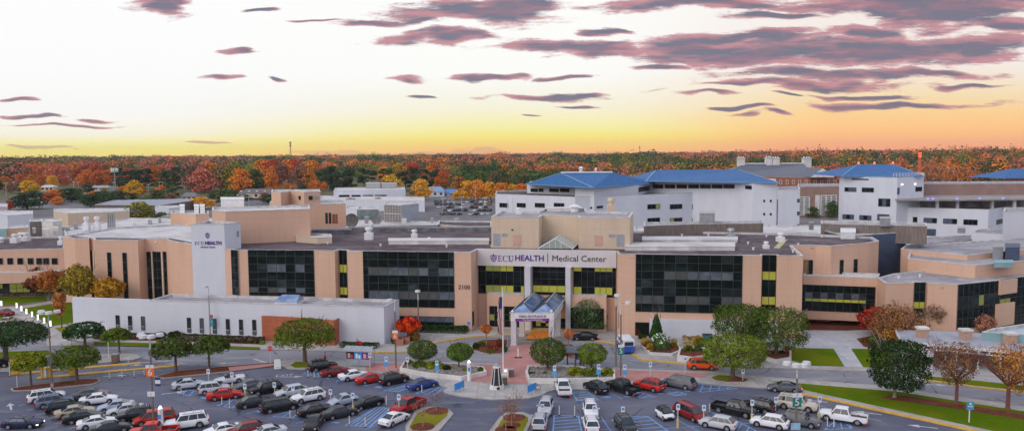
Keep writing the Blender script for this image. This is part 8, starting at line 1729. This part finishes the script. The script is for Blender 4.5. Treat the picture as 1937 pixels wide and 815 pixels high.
# ---- people
def person(u, v, rz, shirt, trousers, label, z0=.14, umb=None, stride=.22, arm=.15):
    p = G(u, v, z0); o = empty('person', p, rz, label, 'person')
    def skinmesh(nm, V, Ed, Rr, m, parent):
        me = bpy.data.meshes.new(nm); me.from_pydata(V, Ed, []); ob = bpy.data.objects.new(nm, me); COL.objects.link(ob); md = ob.modifiers.new('s', 'SKIN'); 
        if not me.skin_vertices: pass
        for i, r_ in enumerate(Rr): me.skin_vertices[0].data[i].radius = (r_, r_ * .85)
        me.skin_vertices[0].data[0].use_root = True; sb_ = ob.modifiers.new('sub', 'SUBSURF'); sb_.levels = 1; sb_.render_levels = 1
        dg = bpy.context.evaluated_depsgraph_get(); nm2 = bpy.data.meshes.new_from_object(ob.evaluated_get(dg)); bpy.data.objects.remove(ob); nm2.materials.clear(); nm2.materials.append(m)
        for pl in nm2.polygons: pl.use_smooth = True; pl.material_index = 0
        q = bpy.data.objects.new(nm, nm2); COL.objects.link(q); q.parent = parent; return q
    s_ = stride
    V = [(0, 0, .95), (0, 0, 1.2), (0, 0, 1.42), (0, 0, 1.52), (0, .01, 1.62), (0, .01, 1.72), (0, -.06, 1.64), (-.18, 0, 1.40), (-.25, -.04, 1.15), (-.22, arm, .92), (-.21, arm + .04, .80), (.18, 0, 1.40), (.25, .02, 1.15), (.23, -arm, .95), (.22, -arm - .03, .83), (-.09, 0, .90), (-.10, s_ * .5, .50), (-.10, s_, .09), (-.10, s_ - .13, .05), (.09, 0, .90), (.10, -s_ * .5, .50), (.10, -s_ + .04, .09), (.10, -s_ - .10, .05)]
    Ed = [(0, 1), (1, 2), (2, 3), (3, 4), (4, 5), (4, 6), (2, 7), (7, 8), (8, 9), (9, 10), (2, 11), (11, 12), (12, 13), (13, 14), (0, 15), (15, 16), (16, 17), (17, 18), (0, 19), (19, 20), (20, 21), (21, 22)]
    Rr = [.15, .15, .14, .055, .095, .085, .03, .06, .045, .035, .04, .06, .045, .035, .04, .09, .06, .045, .045, .09, .06, .045, .045]
    body = skinmesh('body', V, Ed, Rr, skin, o)
    skinmesh('shirt', [V[0], V[1], V[2], V[7], V[8], V[9], V[11], V[12], V[13]], [(0, 1), (1, 2), (2, 3), (3, 4), (4, 5), (2, 6), (6, 7), (7, 8)], [.175, .175, .16, .085, .065, .055, .085, .065, .055], shirt, o)
    skinmesh('trousers', [(0, 0, .97), V[15], V[16], V[17], V[19], V[20], V[21]], [(0, 1), (1, 2), (2, 3), (0, 4), (4, 5), (5, 6)], [.17, .11, .085, .065, .11, .085, .065], trousers, o)
    b = MB()
    for i in range(5):
        r0, r1 = .115 * math.cos(i * .3), .115 * math.cos((i + 1) * .3); b.cyl((0, .025, 1.68 + .11 * math.sin(i * .3)), (0, .025, 1.68 + .11 * math.sin((i + 1) * .3)), r0, max(r1, .01), 10, hairm, False)
    b.build('hair', o, smooth=True)
    if umb:
        q = empty('umbrella', (p.x + .28, p.y - .1, z0 + 1.15), 0, 'red umbrella held at the side of the walker', 'umbrella'); b = MB(); b.cyl((0, 0, -.1), (.65, -.1, .25), .015, n=6, m=black); b.build('shaft', q); b = MB()
        for k in range(8): a, e = k * math.pi / 4, (k + 1) * math.pi / 4; c = Vector((.05, 0, .0)); ax = Vector((.9, -.1, .1)).normalized(); s1 = ax.orthogonal().normalized(); s2 = ax.cross(s1); R_ = .42; b.add([c + ax * .75, c + (s1 * math.cos(a) + s2 * math.sin(a)) * R_, c + (s1 * math.cos(e) + s2 * math.sin(e)) * R_], [(0, 1, 2)], umb)
        b.build('canopy', q)
    return o
person(676.5, 661, 1.2, clothr, clothd, 'person in a red top walking along the path below the annex', umb=clothr); person(615, 687, -1.5, clothr, clothd, 'person in a red jacket behind the first kerb suv'); person(944, 632, .4, clothb, clothd, 'person in a blue shirt on the walk left of the canopy'); person(1098, 697, 1.8, clothp, clothd, 'person in purple waiting in the small shelter', stride=.05)
# roof sheets that differ from the gravel
for px, m, lab in (([(123, 446), (178, 449.5), (262, 450.5), (322, 450.5), (362, 458), (438, 467), (455, 440), (455, 428), (330, 427), (215, 433)], membrane, 'pale membrane'), ([(600, 470), (886, 473), (900, 468), (925, 455), (925, 437), (650, 433), (600, 446)], gravel, 'dark gravel')):
    if lab == 'pale membrane': sheet('roof_membrane', px, ZR + .03, m)
# bits of plant on the rear roofs
for i, (u, v, w_, h_) in enumerate([(520, 440, 8, 1.2), (606, 428, 6, 1.4), (640, 424, 5, 1.1), (690, 423, 7, 1.8), (760, 423, 9, 1.2), (815, 424, 5, 1.5), (860, 421, 7, 1.0), (1350, 433, 8, 1.2), (1410, 434, 6, 1.5), (1530, 435, 9, 1.6), (1565, 438, 6, 1.2)]):
    rbox(u, u + w_, v - 1.5, v, h_, [metal, membrane, greydoor][i % 3], 'small rear roof unit ' + ['above the left curtain wall', 'near the larger dish', 'left of the larger dish', 'beside the teal chiller', 'before the cooling tower', 'right of the cooling tower', 'left of the penthouse', 'before the white ward block', 'below the left brown screen', 'below the white stair block', 'left of the navy block'][i], z=ZM - .4 if v > 430 else 12.3)
# ------------------------------------------------------------------ evening haze in the air
hz = bpy.data.materials.new('haze_air'); hz.use_nodes = True; t_ = hz.node_tree; t_.nodes.clear(); pv = t_.nodes.new('ShaderNodeVolumePrincipled'); ou = t_.nodes.new('ShaderNodeOutputMaterial')
pv.inputs['Color'].default_value = (.85, .80, .86, 1); pv.inputs['Density'].default_value = .00006; pv.inputs['Anisotropy'].default_value = .2; t_.links.new(pv.outputs[0], ou.inputs['Volume'])
b = MB(); b.box(-5600, 5600, -120, 6100, -1.2, 100, hz); o = b.build('haze'); tag(o, 'thin evening haze over the far woods', 'haze', kind='stuff')
